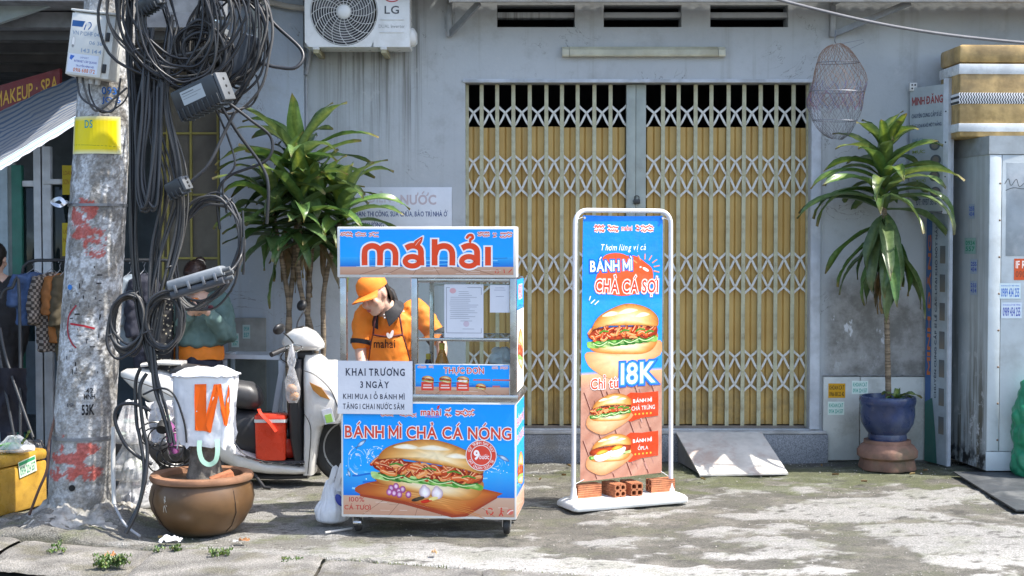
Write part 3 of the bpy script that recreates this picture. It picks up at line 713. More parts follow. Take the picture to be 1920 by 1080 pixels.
m2 = MB(); m2.slo([(P(766, 0, 10.5).x, P(0, 48, 10.5).z, P(0, 88, 10.5).z, .09, 10.55), (P(776, 0, 10.5).x, P(0, 52, 10.5).z, P(0, 86, 10.5).z, .085, 10.55), (P(781, 0, 10.5).x, P(0, 60, 10.5).z, P(0, 80, 10.5).z, .06, 10.55)], 14, 'x'); m2.build('valve_cover', acm, ac, 50, True)
for px in (592, 719):
    m2 = MB(); x = P(px, 0, 10.4).x; m2.bb(x - .02, x + .02, ya + .0, YW - .004, az0 - .045, az0 - .006, .003); m2.build('bracket', mat('yellowed_bracket', (.38, .35, .22), .5, dirt=(.2, .12, .05)), ac, 40, True)
    m2 = MB(); m2.bb(x - .024, x + .024, ya - .006, ya + .03, az0 - .02, az0 - .002, .003); m2.build('rubber_foot', mat('white_clip', (.6, .6, .57), .5), ac, 40, True)
# pipes at the wall corner
solo(MB().tube(cr([P(574, 140, YW - .04), P(580, 105, YW - .04), P(585, 80, YW - .08), P(590, 60, YW - .1)], 6), .016, 8), 'refrigerant_pipe', 'thin grey pipe bending up to the air conditioner at the wall corner', 'pipe', mat('grey_pipe', (.33, .34, .36), .5))
solo(MB().tube([P(577, 700, YW - .02), P(576, 400, YW - .02), P(574, 145, YW - .02)], .011, 8), 'wall_conduit', 'thin vertical conduit running down the wall corner behind the dracaena', 'pipe', mat('grey_pipe', (.33, .34, .36), .5))

# enamel sign on the wall
sa, sb = W(648, 470, YW - .02), W(847, 351, YW - .02)
t = thing('wall_sign', 'faded white electrician and plumber sign on the wall behind the cart', 'sign', (sa.x, YW - .02, sa.z))
m2 = MB(); m2.bb(sa.x, sb.x, YW - .02, YW - .008, sa.z, sb.z, .002); m2.build('board', mat('white_sign_board', (.62, .65, .70), .4, var=.05), t, 40, True)
p = Pr((648, 351, 847, 470), sb.x - sa.x, sb.z - sa.z)
p.text('ĐIỆN', 690, 357, 733, 384, '#c7c3c8', .03); p.text('NƯỚC', 751, 358, 818, 384, '#c4b6bb', .03)
p.text('NHẬN: THI CÔNG, SỬA CHỮA, BẢO TRÌ NHÀ Ở', 661, 393, 839, 408, '#27407a', .012); p.text('NHÀ XƯỞNG', 661, 414, 720, 426, '#27407a', .012)
p.build(t, None, 'print', (0, -.001, 0))

# ================================================================== NEIGHBOUR ON THE LEFT
YN = 10.68
nb = thing('neighbour_shop', 'pale blue shopfront next door with a dark interior and glazed doors', 'shop', (W(300, 0).x, YN, 0))
NM = wall_mat('pale_blue_plaster', (.39, .435, .49), 0)
m2 = MB(); m2.bb(P(410, 0, YN).x, W(572, 0).x - .004, YN, YN + .25, -.02, 4.2, .004); m2.build('wall', NM, nb, 40, True)
m2 = MB(); x0, x1 = -7.5, P(409, 0, YN).x
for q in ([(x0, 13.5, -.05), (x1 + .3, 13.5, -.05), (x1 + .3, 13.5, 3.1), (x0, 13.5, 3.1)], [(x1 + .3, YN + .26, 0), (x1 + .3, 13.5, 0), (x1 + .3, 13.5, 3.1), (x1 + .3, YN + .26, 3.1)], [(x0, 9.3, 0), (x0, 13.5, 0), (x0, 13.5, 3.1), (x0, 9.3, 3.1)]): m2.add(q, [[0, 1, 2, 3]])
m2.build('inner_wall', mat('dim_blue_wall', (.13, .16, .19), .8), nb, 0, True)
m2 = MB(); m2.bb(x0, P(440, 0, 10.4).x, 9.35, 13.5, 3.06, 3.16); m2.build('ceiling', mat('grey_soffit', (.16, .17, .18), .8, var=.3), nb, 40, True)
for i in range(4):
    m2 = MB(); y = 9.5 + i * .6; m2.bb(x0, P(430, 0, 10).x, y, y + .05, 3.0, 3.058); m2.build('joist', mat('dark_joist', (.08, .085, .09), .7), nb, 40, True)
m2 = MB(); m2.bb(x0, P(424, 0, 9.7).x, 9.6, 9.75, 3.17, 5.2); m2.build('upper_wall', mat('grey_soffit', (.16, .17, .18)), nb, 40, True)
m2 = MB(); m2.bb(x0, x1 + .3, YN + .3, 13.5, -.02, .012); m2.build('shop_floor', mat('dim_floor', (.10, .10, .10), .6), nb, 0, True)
m2 = MB(); m2.bb(x0, P(215, 0, 9.3).x, 8.98, 9.598, 3.17, 3.2); m2.build('shading_roof', mat('grey_soffit', (.16, .17, .18)), nb, 40, True)  # roof sheet added and carried forward to shade the awning
m2 = MB(); m2.ribbon([P(-60, 40, 9.2), P(92, -12, 9.2)], .16, .05, (0, 1, 0)); m2.build('barge_board', mat('grey_green_board', (.28, .33, .33), .6), nb, 0, True)
# glazed door frames
fr = mat('white_aluminium', (.55, .58, .62), .4); gn = mat('green_post', (.03, .16, .12), .5)
yd = 10.95
def fbar(x0, y0, x1, y1, m, nm, dy=.04):
    a, b = P(x0, y1, yd), P(x1, y0, yd); q = MB(); q.bb(a.x, b.x, yd - dy, yd + .02, a.z, b.z, .003); return q.build(nm, m, nb, 40, True)
fbar(-30, 290, 17, 900, mat('pale_blue_panel', (.33, .42, .48), .5), 'side_panel', .05); fbar(19, 300, 30, 900, mat('grey_cover', (.22, .25, .24), .6), 'side_panel', .03); fbar(31, 310, 43, 900, gn, 'post')
fbar(72, 270, 82, 900, fr, 'door_stile'); fbar(85, 275, 97, 900, fr, 'door_stile'); fbar(44, 339, 71, 350, fr, 'door_rail', .03); fbar(83, 336, 128, 346, fr, 'door_rail', .05)
fbar(44, 351, 71, 640, glassmat('door_glass', (.35, .42, .42), .05), 'pane', .0); fbar(98, 347, 128, 640, glassmat('door_glass'), 'pane', .0)
for y0, y1, tx in ((310, 365, ['LOẠI MỸ', 'SƠN GEL']), (418, 480, ['UỐN MI', 'NỐI MI'])):
    a, b = P(117, y1, yd - .07), P(142, y0, yd - .07); t = thing('poster', 'small yellow price poster on the shop door behind the pole, %s one' % ('upper' if y0 < 400 else 'lower'), 'poster', (a.x, yd - .07, a.z))
    p = Pr((117, y0, 142, y1), b.x - a.x, b.z - a.z); p.rect(117, y0, 142, y1, '#b3a11c'); 
    for i, l in enumerate(tx): p.text(l, 119, y0 + 8 + 16 * i, 140, y0 + 20 + 16 * i, '#8a5a1c', .01)
    p.build(t, pmat(), 'print', (0, .0, 0))
# yellow framed glass board
yb = 10.9; t = thing('framed_board', 'yellow framed brown board in the shop doorway behind the cables', 'board', P(355, 620, yb))
a, b = P(300, 640, yb), P(409, 130, yb); m2 = MB(); m2.bb(a.x, b.x, yb + .01, yb + .02, a.z, b.z); m2.build('panel', mat('brown_board', (.14, .125, .10), .5, var=.3, vs=3), t, 0, True)
yf = mat('yellow_frame', (.34, .29, .07), .5)
for px in (302, 312, 356, 407): m2 = MB(); x = P(px, 0, yb).x; m2.bb(x - .008, x + .008, yb - .012, yb + .009, a.z, b.z); m2.build('frame_bar', yf, t, 0, True)
for py in (160, 250, 365, 484, 600): m2 = MB(); z = P(0, py, yb).z; m2.bb(a.x, b.x, yb - .010, yb + .008, z - .008, z + .008); m2.build('frame_bar', yf, t, 0, True)
# stained panel with stickers on blue wall
a, b = P(428, 700, YN - .03), P(498, 596, YN - .03); t = thing('wall_panel', 'stained grey cement board leaning at the foot of the blue wall', 'board', (a.x, YN - .03, a.z)); m2 = MB(); m2.bb(a.x, b.x, YN - .03, YN - .006, 0.0, b.z, .003); m2.build('board', mat('stained_cement', (.27, .27, .25), .8, var=.25, vs=4, dirt=(.14, .13, .11)), t, 40, True)
sticker((434, 625, 448, 651), YN - .033, ['0934', '557'], '#b6c6c0', '#2a9c88', 'left small teal number sticker on the grey board behind the scooter')
sticker((455, 609, 469, 635), YN - .033, ['0934', '557'], '#a9bab6', '#2a8c88', 'right small teal number sticker on the grey board behind the scooter')
# junction box on blue wall
a = P(484, 32, YN - .06); t = thing('junction_box', 'rusty grey electrical junction box high on the blue wall', 'junction box', a); m2 = MB(); m2.box(a, (.13, .1, .17), Matrix.Rotation(R(3), 3, 'Y'), .01); m2.build('casing', mat('rusty_box', (.33, .36, .34), .6, dirt=(.16, .07, .03), dirt_amt=.7, ds=14), t, 40, True); m2 = MB(); m2.bb(a.x - .03, a.x + .05, a.y - .05, a.y + .03, a.z - .17, a.z - .088, .008); m2.build('cover', mat('pale_cover', (.5, .5, .46), .5), t, 40, True)
solo(MB().tube(cr([P(420, 8, YN - .05), P(500, 5, YN - .05), P(540, 12, YN - .05), P(572, 16, YN - .05)], 6), .022, 8), 'wall_pipe', 'grey lagged pipe crossing the blue wall top beside the air conditioner', 'pipe', mat('lagged_pipe', (.36, .33, .29), .8, bump=.6))
# awning and its shop sign
aw = thing('awning', 'blue and white striped awning of the nail salon at left', 'awning', P(60, 250, 9.2))
A0, A1, B0, B1 = P(-60, 236, 9.75), P(172, 128, 9.75), P(-60, 338, 8.95), P(160, 206, 8.95)
n = NT('shaded_striped_canvas'); x, y, z = n.sep(); u_ = n.attr('Col'); sp = n.t.nodes.new('ShaderNodeSeparateColor'); n.t.links.new(u_, sp.inputs[0])
wv = n.math('SINE', n.math('MULTIPLY', sp.outputs[0], 150.)); c_ = n.mix(n.step(wv, .2, .5), (.26, .265, .27, 1), (.08, .12, .19, 1)); c_ = n.mix(n.step(n.noise(5, 5), .45, .7, 0, .4), c_, (.2, .2, .2, 1)); CAN = n.done(c_, .8)  # stripe colours darkened to stand for shade under the roof
m2 = MB(); m2.grid(lambda u, v: (A0.lerp(A1, u)).lerp(B0.lerp(B1, u), v) + Vector((0, 0, -.05 * sin(pi * v) + .01 * fb(u * 6, v * 6))), 24, 14, col=lambda u, v: (v * .55 + .02 * fb(u * 4, v * 4), u, 0, 1)); m2.build('canvas', CAN, aw, 60, True)
n = NT('sunlit_valance'); sp = n.t.nodes.new('ShaderNodeSeparateColor'); n.t.links.new(n.attr('Col'), sp.inputs[0]); wv = n.math('SINE', n.math('MULTIPLY', sp.outputs[0], 12.)); VAL = n.done(n.mix(n.step(wv, .55, .8), (.74, .75, .76, 1), (.30, .45, .68, 1)), .7)  # paler stripe colours stand for sun falling on the valance
m2 = MB(); m2.grid(lambda u, v: B0.lerp(B1, u) + Vector((0, -.004 - .16 * v, -.0 - .10 * v + .012 * fb(u * 9, 1) * v)), 30, 6, col=lambda u, v: (v, u, 0, 1)); m2.build('valance', VAL, aw, 60, True)
t = thing('shop_sign', 'dark red salon sign with yellow lettering behind the awning', 'sign', P(40, 190, 9.9))
a, b, c, d = P(-70, 236, 9.9), P(112, 182, 9.9), P(112, 128, 9.9), P(-70, 180, 9.9)
m2 = MB(); m2.add([a, b, c, d, a + Vector((0, .05, 0)), b + Vector((0, .05, 0)), c + Vector((0, .05, 0)), d + Vector((0, .05, 0))], [[0, 1, 2, 3], [7, 6, 5, 4], [0, 4, 5, 1], [1, 5, 6, 2], [2, 6, 7, 3], [3, 7, 4, 0]]); m2.build('board', mat('dark_red_board', (.16, .02, .025), .5), t, 0, True)
p = Pr((-70, 0, 112, 60), 1, 1, lambda u, v, y: tuple((a.lerp(b, u)).lerp(d.lerp(c, u), v) + Vector((0, y - .002, 0))))
p.text('NAIL · MAKEUP · SPA', -62, 12, 108, 44, '#c8a043', .012); p.build(t, pmat(), 'print', (0, 0, 0), True)
# ================================================================== FOOD PRINTS
def sandwich(p, A, seed=1, egg=False, board=True, n_meat=46, small=False):
    rs = random.Random(seed); c2 = lambda pts, n=5: [A(*q) for q in cr(pts, n, True)]
    if board:
        p.blob(c2([(-1.2, .62), (-.6, .4), (.4, .5), (1.22, .78), (1.2, .92), (.65, 1.55), (.45, 1.58), (-.4, 1.15), (-1.18, .92)], 3), ['#a8481f', '#c26a2c', '#d88b45', '#dfa05a'], .12, seed)
        p.poly([A(*q) for q in ((-1.18, .92), (-.4, 1.15), (.45, 1.58), (.65, 1.55), (1.2, .92), (1.2, .98), (.66, 1.64), (.42, 1.68), (-.42, 1.25), (-1.18, 1.0))], '#9a3d20')
        for i in range(0 if small else 7):
            v = .55 + i * .12; p.stroke([A(-1.0 + i * .16, v), A(-.2 + i * .14, v + .2), A(.5 + i * .08, v + .42)], 1.1, '#c9803c', False)
    p.blob(c2([(-.92, .18), (-.85, .5), (-.5, .72), (0, .92), (.5, 1.08), (.8, 1.02), (.95, .72), (.9, .35), (.3, .2), (-.4, .1)]), ['#b8702e', '#d99a52', '#ecc489', '#f3dcb0', '#f5e3c0'], .1, seed + 3)
    # leaves and cucumber
    for k in range(5 if small else 9):
        u0 = -.9 + k * (.36 if small else .2); v0 = .25 + (u0 + .9) * .17
        col = rs.choice(['#3f8f2b', '#67ad3d', '#2f7a26', '#8cc25a', '#b9d988'])
        p.blob(c2([(u0 - .08, v0 - .12), (u0 + .1, v0 - .06), (u0 + .26, v0 + .06), (u0 + .22, v0 + .2), (u0 + .06, v0 + .15), (u0 - .06, v0 + .1)], 3), [col, col, '#a9d17a'], .3, seed + k)
    p.blob(c2([(-.88, -.3), (-.4, -.25), (.2, -.1), (.8, .1), (.95, .2), (.88, .5), (.4, .42), (-.2, .28), (-.75, .15), (-.95, -.05)]), ['#8a2d12', '#a83f1a', '#b94a20'], .35, seed)
    if egg:
        for u in (-.4, .3):
            p.blob(c2([(u - .36, .18), (u, .08), (u + .4, .2), (u + .3, .62), (u, .72), (u - .28, .55)]), ['#d8d6d2', '#f2f0ee', '#fbfaf8'], .04, 2)
            p.blob(c2([(u - .25, .02), (u, -.1), (u + .28, .05), (u + .2, .2), (u - .2, .2)]), ['#d9701c', '#f0a030', '#f6c050'], .15, 5)
    else:
        for k in range(n_meat):
            t = rs.random(); u0 = -.88 + 1.74 * t; v0 = -.2 + .36 * (t) + rs.uniform(-.08, .32); a = rs.uniform(-1, 1); L = rs.uniform(.1, .24)
            col = rs.choice(['#c1441a', '#d9642a', '#e3813f', '#b2340f', '#eb9a58', '#cf5320', '#8f230b', '#a8301a'])
            q = cr([(u0 - L * cos(a) * .6, v0 - L * sin(a)), (u0, v0 + rs.uniform(-.1, .1)), (u0 + L * cos(a) * .6, v0 + L * sin(a))], 4)
            wd = abs(A(.1, 0)[0] - A(0, 0)[0]) * rs.uniform(.45, .95); p.stroke([A(*s) for s in q], wd, col)
            if not small: p.stroke([A(s[0] - .008, s[1] - .02) for s in q], wd * .28, '#f0b583', False)
        if not small:
            for u0, v0 in ((-.55, -.12), (.02, .02), (.45, .12), (.7, .28)): p.stroke([A(u0 - .1, v0), A(u0, v0 - .05), A(u0 + .12, v0 + .02)], 3.2, '#4f8a2e')
            for k in range(4): q = -.85 + k * .42; p.stroke([A(*s) for s in cr([(q, .18 + .17 * (q + .9)), (q + .2, .32 + .17 * (q + .9)), (q + .45, .22 + .2 * (q + .9))], 4)], 2.6, '#2f7a2a'); p.stroke([A(*s) for s in cr([(q + .02, .22 + .17 * (q + .9)), (q + .2, .36 + .17 * (q + .9)), (q + .42, .26 + .2 * (q + .9))], 4)], 1.6, '#cfe6a8')
    p.blob(c2([(-.86, -.32), (-.72, -.7), (-.4, -.92), (0, -1.02), (.35, -.9), (.7, -.62), (.93, -.25), (.97, .05), (.9, .14), (.6, 0), (.2, -.14), (-.2, -.26), (-.6, -.36)]), ['#b06a2a', '#d4964c', '#e4b26c', '#eecb92', '#f4dfb5'], .16, seed + 9, (0, 0))
    if not small:
        for u0, v0, L in ((-.35, -.75, .25), (.1, -.72, .3), (.5, -.45, .22)): p.blob([A(*q) for q in cr([(u0 - L, v0 + .02), (u0, v0 - .1), (u0 + L, v0 + .06), (u0, v0 + .09)], 4, True)], ['#eccf9c', '#f6e8cb', '#faf2df'], .1, seed)
def squiggle(p, x0, y0, x1, y1, col='#e0432c', out='#f6e9e6', n=3, seed=0):
    rs = random.Random(seed); h = (y1 - y0)
    for w_, c in ((h * .42, out), (h * .16, col)):
        rs.seed(seed)
        for r in range(2):
            y = y0 + h * (.25 + .5 * r); m = 6 * n
            p.stroke([(x0 + (x1 - x0) * i / m, y + h * .2 * (rs.random() - .5) * 2) for i in range(m + 1)], w_, c, False)
def sea(p, x0, x1, y0, y1, yw, yp, seed=0):
    """blue sky, sea band from yw, wooden table from yp"""
    rs = random.Random(seed)
    p.rect(x0, y0, x1, y1, '#12a0ff', '#22aaff', 6, 6)
    p.rect(x0, yw, x1, yp + 1, '#35adf2', '#1670d0', 1, 4)
    for i in range(9):
        y = yw + (yp - yw) * (i + .5) / 9; a = rs.uniform(x0 + 3, x0 + (x1 - x0) * .5); b = a + (x1 - x0) * rs.uniform(.25, .5); b = min(b, x1 - 3)
        p.stroke([(a + (b - a) * t / 8, y + (yp - yw) * .05 * sin(t * 1.1 + i)) for t in range(9)], (yp - yw) * rs.uniform(.04, .10), rs.choice(['#0a4aa0', '#5cc0f4', '#1670cc', '#0b3f92', '#8fd6f8']), False)
    p.rect(x0, yp, x1, y1, '#c9a790', '#b98c72', 1, 3)
    k = max(3, int((x1 - x0) / 28)); cx = (x0 + x1) / 2
    for i in range(k + 1):
        xa = x0 + (x1 - x0) * i / k; xb = cx + (xa - cx) * 1.7
        if x0 < xb < x1: p.stroke([(xa, yp), (xb, y1)], .9, '#8e6650', False)
    for i in range(12):
        xa = rs.uniform(x0 + 4, x1 - 30); y = rs.uniform(yp + 1, y1 - 1); p.stroke([(xa, y), (xa + rs.uniform(10, 24), y + .2)], .7, rs.choice(['#d9c0ae', '#a67c64', '#e2cfc0']), False)
def fish(p, x, y, L, a, seed=0):
    ca, sa = cos(a), sin(a); T = lambda u, v: (x + (u * ca - v * sa) * L, y + (u * sa + v * ca) * L)
    p.blob([T(*q) for q in cr([(-.5, 0), (-.2, -.16), (.2, -.15), (.5, 0), (.2, .14), (-.2, .14)], 4, True)], ['#2f5f96', '#7fa6cc', '#cfdfee'], .2, seed); p.poly([T(-.45, 0), T(-.72, -.16), T(-.62, 0), T(-.72, .16)], '#4a78a8')
def splash(p, cx, cy, sx, sy, seed):
    rs = random.Random(seed)
    for i in range(16):
        a0 = rs.uniform(0, 6.28); r0 = rs.uniform(.3, 1); q = [(cx + sx * r0 * cos(a0 + t * .25), cy + sy * r0 * sin(a0 + t * .25)) for t in range(5)]
        p.stroke(q, rs.uniform(.8, 2.4), rs.choice(['#d9effc', '#a9dcf8', '#ffffff', '#6fc2f2']), True, w2=.4)
    for i in range(14): p.ell(cx + sx * rs.uniform(-1.1, 1.1), cy + sy * rs.uniform(-1.1, 1.1), rs.uniform(.6, 1.6), rs.uniform(.6, 1.6), '#e8f6fe', n=8)

# ================================================================== FOOD CART
CA = R(-5.6); CO = Vector((-.474, 8.0, 0))
cart = thing('food_cart', 'blue printed sandwich cart on casters with lit-looking top sign and glass case', 'food cart', CO, CA)
cart['label'] = 'blue printed sandwich cart on casters with top sign and glass case'
Z = lambda py: P(800, py, 8.0).z
X = lambda px: (px - 801.5) / 329.
white = mat('white_panel_edge', (.70, .69, .66), .4, var=.05, dirt=(.4, .36, .3), dirt_amt=.25)
inox = mat('brushed_stainless', (.46, .46, .45), .28, 1., var=.12, bump=.05)
zc0, zc1 = Z(972), Z(752)
m2 = MB(); m2.bb(-.5, .5, 0, .5, zc0, zc1, .006); cab = m2.build('cabinet', white, cart)
m2 = MB(); m2.bb(-.512, .512, -.012, .515, zc1 + .002, zc1 + .04, .006); m2.build('counter_top', inox, cart)
# front print
p = Pr((637, 752, 966, 972), 1, zc1 - zc0); fx0, fy0, fx1, fy1 = 641, 757, 963, 967
z2 = lambda x, y: (620 + x / 2.768, 640 + y / 2.768)
sea(p, fx0, fx1, fy0, fy1, 884, 931, 4)
splash(p, 668, 868, 20, 30, 3); splash(p, 703, 852, 16, 14, 8); splash(p, 928, 868, 22, 16, 5); fish(p, 676, 833, 22, -.7); fish(p, 943, 857, 24, .5, 4); fish(p, 652, 890, 14, 1.3, 7)
sandwich(p, lambda u, v: z2(500 + 300 * u, 660 + 150 * v), 5, n_meat=80)
for (a, b) in ((310, 765), (335, 755), (350, 780), (370, 770), (325, 790), (352, 797), (400, 797), (300, 785)):
    x, y = z2(a, b); p.blob([(x + 5.6 * cos(t), y + 6.6 * sin(t)) for t in [k * .524 for k in range(12)]], ['#8a3470', '#b45f9a', '#e3c2da'], .2, a)
for (a, b) in ((485, 782), (550, 788)):
    x, y = z2(a, b); p.blob([(x + 11 * cos(t), y + 11 * sin(t) - (3 if abs(t - 4.7) < .4 else 0)) for t in [k * .393 for k in range(16)]], ['#b99fae', '#e3d4da', '#f7f0f2'], .15, a)
for (a, b, c) in ((440, 822, '#2a231c'), (490, 830, '#c02a1a'), (530, 815, '#e6d489'), (460, 815, '#4a4030')): x, y = z2(a, b); p.ell(x, y, 9, 3.4, c, -.2)
p.stroke([z2(470, 832), z2(520, 826)], 4, '#cf2f18', w2=2)
# top logos
squiggle(p, 712, 774, 736, 782, seed=1); squiggle(p, 748, 774, 780, 782, seed=2)
p.text('mahai', 788, 766, 826, 779, '#e0432c', .02, '#f7ece8', .06); p.text('mahai', 796, 779.5, 822, 782.5, '#e0432c', .0); p.poly([(818, 768), (819, 761), (824, 759), (822, 766)], '#e0432c')
squiggle(p, 834, 765, 845, 781, seed=3, n=1); squiggle(p, 853, 766, 888, 780, seed=5, n=2)
p.text('BÁNH MÌ CHẢ CÁ NÓNG', 645, 791, 957, 823, '#dd4a35', .02, '#f4f4f2', .055)
# round badge
bx, by = 901, 852
p.ell(bx, by, 29, 29, '#e8e0dc', n=40); p.ell(bx, by, 27.5, 27.5, '#dc4a38', n=40); p.ell(bx, by, 19.5, 19.5, '#e9e2de', n=36); p.ell(bx, by, 18, 18, '#dc4a38', n=36)
ring = 'QUY TRÌNH SẢN XUẤT'
for i, ch in enumerate(ring):
    if ch != ' ': a = R(-160 + 140 * i / (len(ring) - 1)); x, y = bx + 23.4 * cos(a), by + 23.4 * sin(a); p.text(ch, x - 1.9, y - 2.7, x + 1.9, y + 2.5, '#f4e6e2', .01, rot=a + pi / 2, join=i > 0)
ring = 'ĐẠT CHUẨN QUỐC TẾ'
for i, ch in enumerate(ring):
    if ch != ' ': a = R(155 - 130 * i / (len(ring) - 1)); x, y = bx + 23.4 * cos(a), by + 23.4 * sin(a); p.text(ch, x - 1.9, y - 2.6, x + 1.9, y + 2.6, '#f4e6e2', .01, rot=a - pi / 2, join=i > 0)
p.text('9', 887, 842, 898, 861, '#fbf4f2', .04); p.text('bước', 898, 849, 916, 859, '#fbf4f2', .01)
p.text('100%', 652, 934, 681, 943, '#b5453c', .01); p.text('CÁ TƯƠI', 643, 946, 693, 958, '#b5453c', .02)
for k in range(3):
    a = k * 2.094; p.stroke([(917 + 6 * cos(a + t), 957 + 6 * sin(a + t)) for t in (0, .4, .8, 1.2, 1.5)], 2.6, '#c8473a', False)
p.ell(938.5, 951, 1.8, 1.8, '#c8473a', n=10); p.stroke([(938, 954), (938, 959), (935, 964)], 2.6, '#c8473a'); p.stroke([(938, 958), (941, 964)], 2.2, '#c8473a'); p.stroke([(938, 955), (943, 957)], 1.6, '#c8473a')
p.ell(955, 957, 6, 5.5, '#cf6a5c', n=16); p.stroke([(950, 960), (955, 955), (960, 954)], 2, '#e9d5cc')
p.build(cart, None, 'front_print', (-.5, -.0005, zc0))
# side print (right side)
p = Pr((0, 0, 100, 132), .48, .64, lambda u, v, y: (.5 - y + .0005, .01 + .48 * u, zc0 + .01 + .64 * v))
sea(p, 0, 100, 0, 132, 85, 108, 9); p.text('BÁNH MÌ', 8, 14, 92, 28, '#dd4a35', .02, '#f4f4f2', .05); p.text('CHẢ CÁ NÓNG', 6, 34, 94, 48, '#dd4a35', .02, '#f4f4f2', .05)
sandwich(p, lambda u, v: (50 + 40 * u, 82 + 20 * v), 8, small=True, n_meat=24, board=False); p.build(cart, None, 'side_print')
# posts and rails
zt = Z(521); zs = zc1 + .04
def post(x, y, w_=.034): q = MB(); q.bb(x - w_ / 2, x + w_ / 2, y - w_ / 2, y + w_ / 2, zs, zt, .004); q.build('post', inox, cart)
for x, y in ((-.483, .01), (-.078, .02), (.483, .012), (-.05, .47), (.483, .47)): post(x, y, .036 if y < .1 else .026)
def rail(x0, x1, y0, y1, z0, z1, nm='rail'): q = MB(); q.bb(x0, x1, y0, y1, z0, z1, .003); q.build(nm, inox, cart)
rail(-.058, .464, .005, .03, zt - .026, zt - .002); rail(-.035, .464, .46, .48, zt - .03, zt - .004); rail(-.058, .464, .004, .03, zs + .001, zs + .022); rail(.472, .494, .032, .455, zt - .03, zt - .004); rail(.472, .494, .032, .455, zs + .001, zs + .02); rail(-.09, -.068, .042, .455, zt - .03, zt - .004)
# glass shelf
zsh = Z(636); rail(-.055, .462, .012, .03, zsh - .012, zsh + .006, 'shelf_rim'); rail(-.035, .462, .45, .462, zsh - .012, zsh + .006, 'shelf_rim')
gl = glassmat('case_glass'); m2 = MB(); m2.bb(-.05, .46, .034, .448, zsh - .004, zsh + .003); m2.build('glass_shelf', gl, cart)
m2 = MB(); m2.bb(-.056, .462, .015, .019, zs + .024, zt - .028); m2.build('front_pane', gl, cart)
m2 = MB(); m2.bb(.481, .485, .034, .45, zs + .022, zt - .032); m2.build('side_pane', gl, cart)
p = Pr((0, 0, 100, 132), .42, zt - zs - .02, lambda u, v, y: (.501 - y, .035 + .41 * u, zs + .01 + (zt - zs - .02) * v))
sea(p, 0, 100, 0, 132, 30, 36, 9); p.rect(0, 36, 100, 132, '#dfe6ea', '#e9e3da', 4, 4); sandwich(p, lambda u, v: (50 + 40 * u, 84 + 24 * v), 8, small=True, n_meat=24, board=False); p.text('MENU', 20, 6, 80, 24, '#dd4a35', .02, '#f4f4f2', .05); p.build(cart, None, 'menu_side_print')
# menu strip in the case
mz0, mz1 = Z(741), Z(682); m2 = MB(); m2.bb(X(776), X(954.5), .002, .006, mz0, mz1, .0015); m2.build('menu_board', white, cart)
p = Pr((776, 682, 954.5, 741), X(954.5) - X(776), mz1 - mz0)
sea(p, 778, 953, 684, 739, 715, 725, 14)
squiggle(p, 782, 685.5, 798, 690.5, seed=6, n=2); squiggle(p, 803, 685.5, 812, 690.5, seed=7, n=1); squiggle(p, 921, 686, 932, 691, seed=8, n=1); squiggle(p, 936, 686, 951, 691, seed=9, n=2)
p.text('THỰC ĐƠN', 831, 685.5, 906, 703, '#dd4a35', .02, '#f6f4f2', .05)
for i, x in enumerate((801, 834, 867)):
    p.rect(x - 12, 716, x + 11, 732, '#dd4a35'); sandwich(p, lambda u, v: (x + 12 * u, 711 + 6.5 * v), 20 + i, i == 2, False, 12, True); p.rect(x - 8, 721, x + 7, 723, '#f3d4cb'); p.rect(x - 9, 725.5, x + 8, 728, '#f3d4cb')
sandwich(p, lambda u, v: (900 + 10 * u, 724 + 6 * v), 31, False, False, 14, True)
for x, y, L in ((886, 710, 32), (922, 710, 34), (922, 722, 14)): p.rect(x, y, x + L, y + 3, '#c86a70')
p.build(cart, None, 'menu_print', (X(776), .0015, mz0))
# top sign box
sx0, sx1, sz0, sz1 = X(632.5), X(967), Z(520.5), Z(425)
m2 = MB(); m2.bb(sx0, sx1, -.02, .1, sz0, sz1, .006); m2.build('sign_box', white, cart)
m2 = MB(); m2.bb(-.5, .5, .1, .24, sz0 + .0, sz0 + .02, .003); m2.build('roof_panel', inox, cart)
p = Pr((632.5, 425, 967, 520.5), sx1 - sx0, sz1 - sz0); z1 = lambda q: (620 + q[0] / 3.7237, 410 + q[1] / 3.7237)
sea(p, 638, 961.5, 430, 515, 482, 500, 2)
T1 = [cr(q, 5) for q in ([(240, 326), (240, 240), (252, 206), (290, 190), (330, 202), (347, 238), (347, 326)], [(349, 238), (362, 206), (398, 190), (434, 202), (455, 240), (455, 326)], [(528, 206), (560, 191), (602, 192), (630, 216), (633, 262), (628, 300)], [(728, 143), (728, 240), (728, 326)], [(730, 250), (748, 206), (790, 190), (830, 202), (850, 240), (850, 326)], [(918, 206), (950, 191), (990, 192), (1018, 216), (1022, 262), (1022, 326)], [(1097, 196), (1097, 260), (1097, 326)])]
BW = [[(573 + 50 * cos(t), 297 + 33 * sin(t)) for t in [k * 2 * pi / 24 for k in range(25)]], [(965 + 50 * cos(t), 297 + 33 * sin(t)) for t in [k * 2 * pi / 24 for k in range(25)]]]
T1.append(cr([(633, 262), (636, 300), (636, 326)], 3))
leaf = cr([(580, 192), (588, 160), (612, 142), (644, 126), (640, 160), (622, 186), (598, 198)], 4, True); hook = cr([(952, 132), (966, 116), (986, 116), (992, 134), (976, 146), (974, 160)], 4)
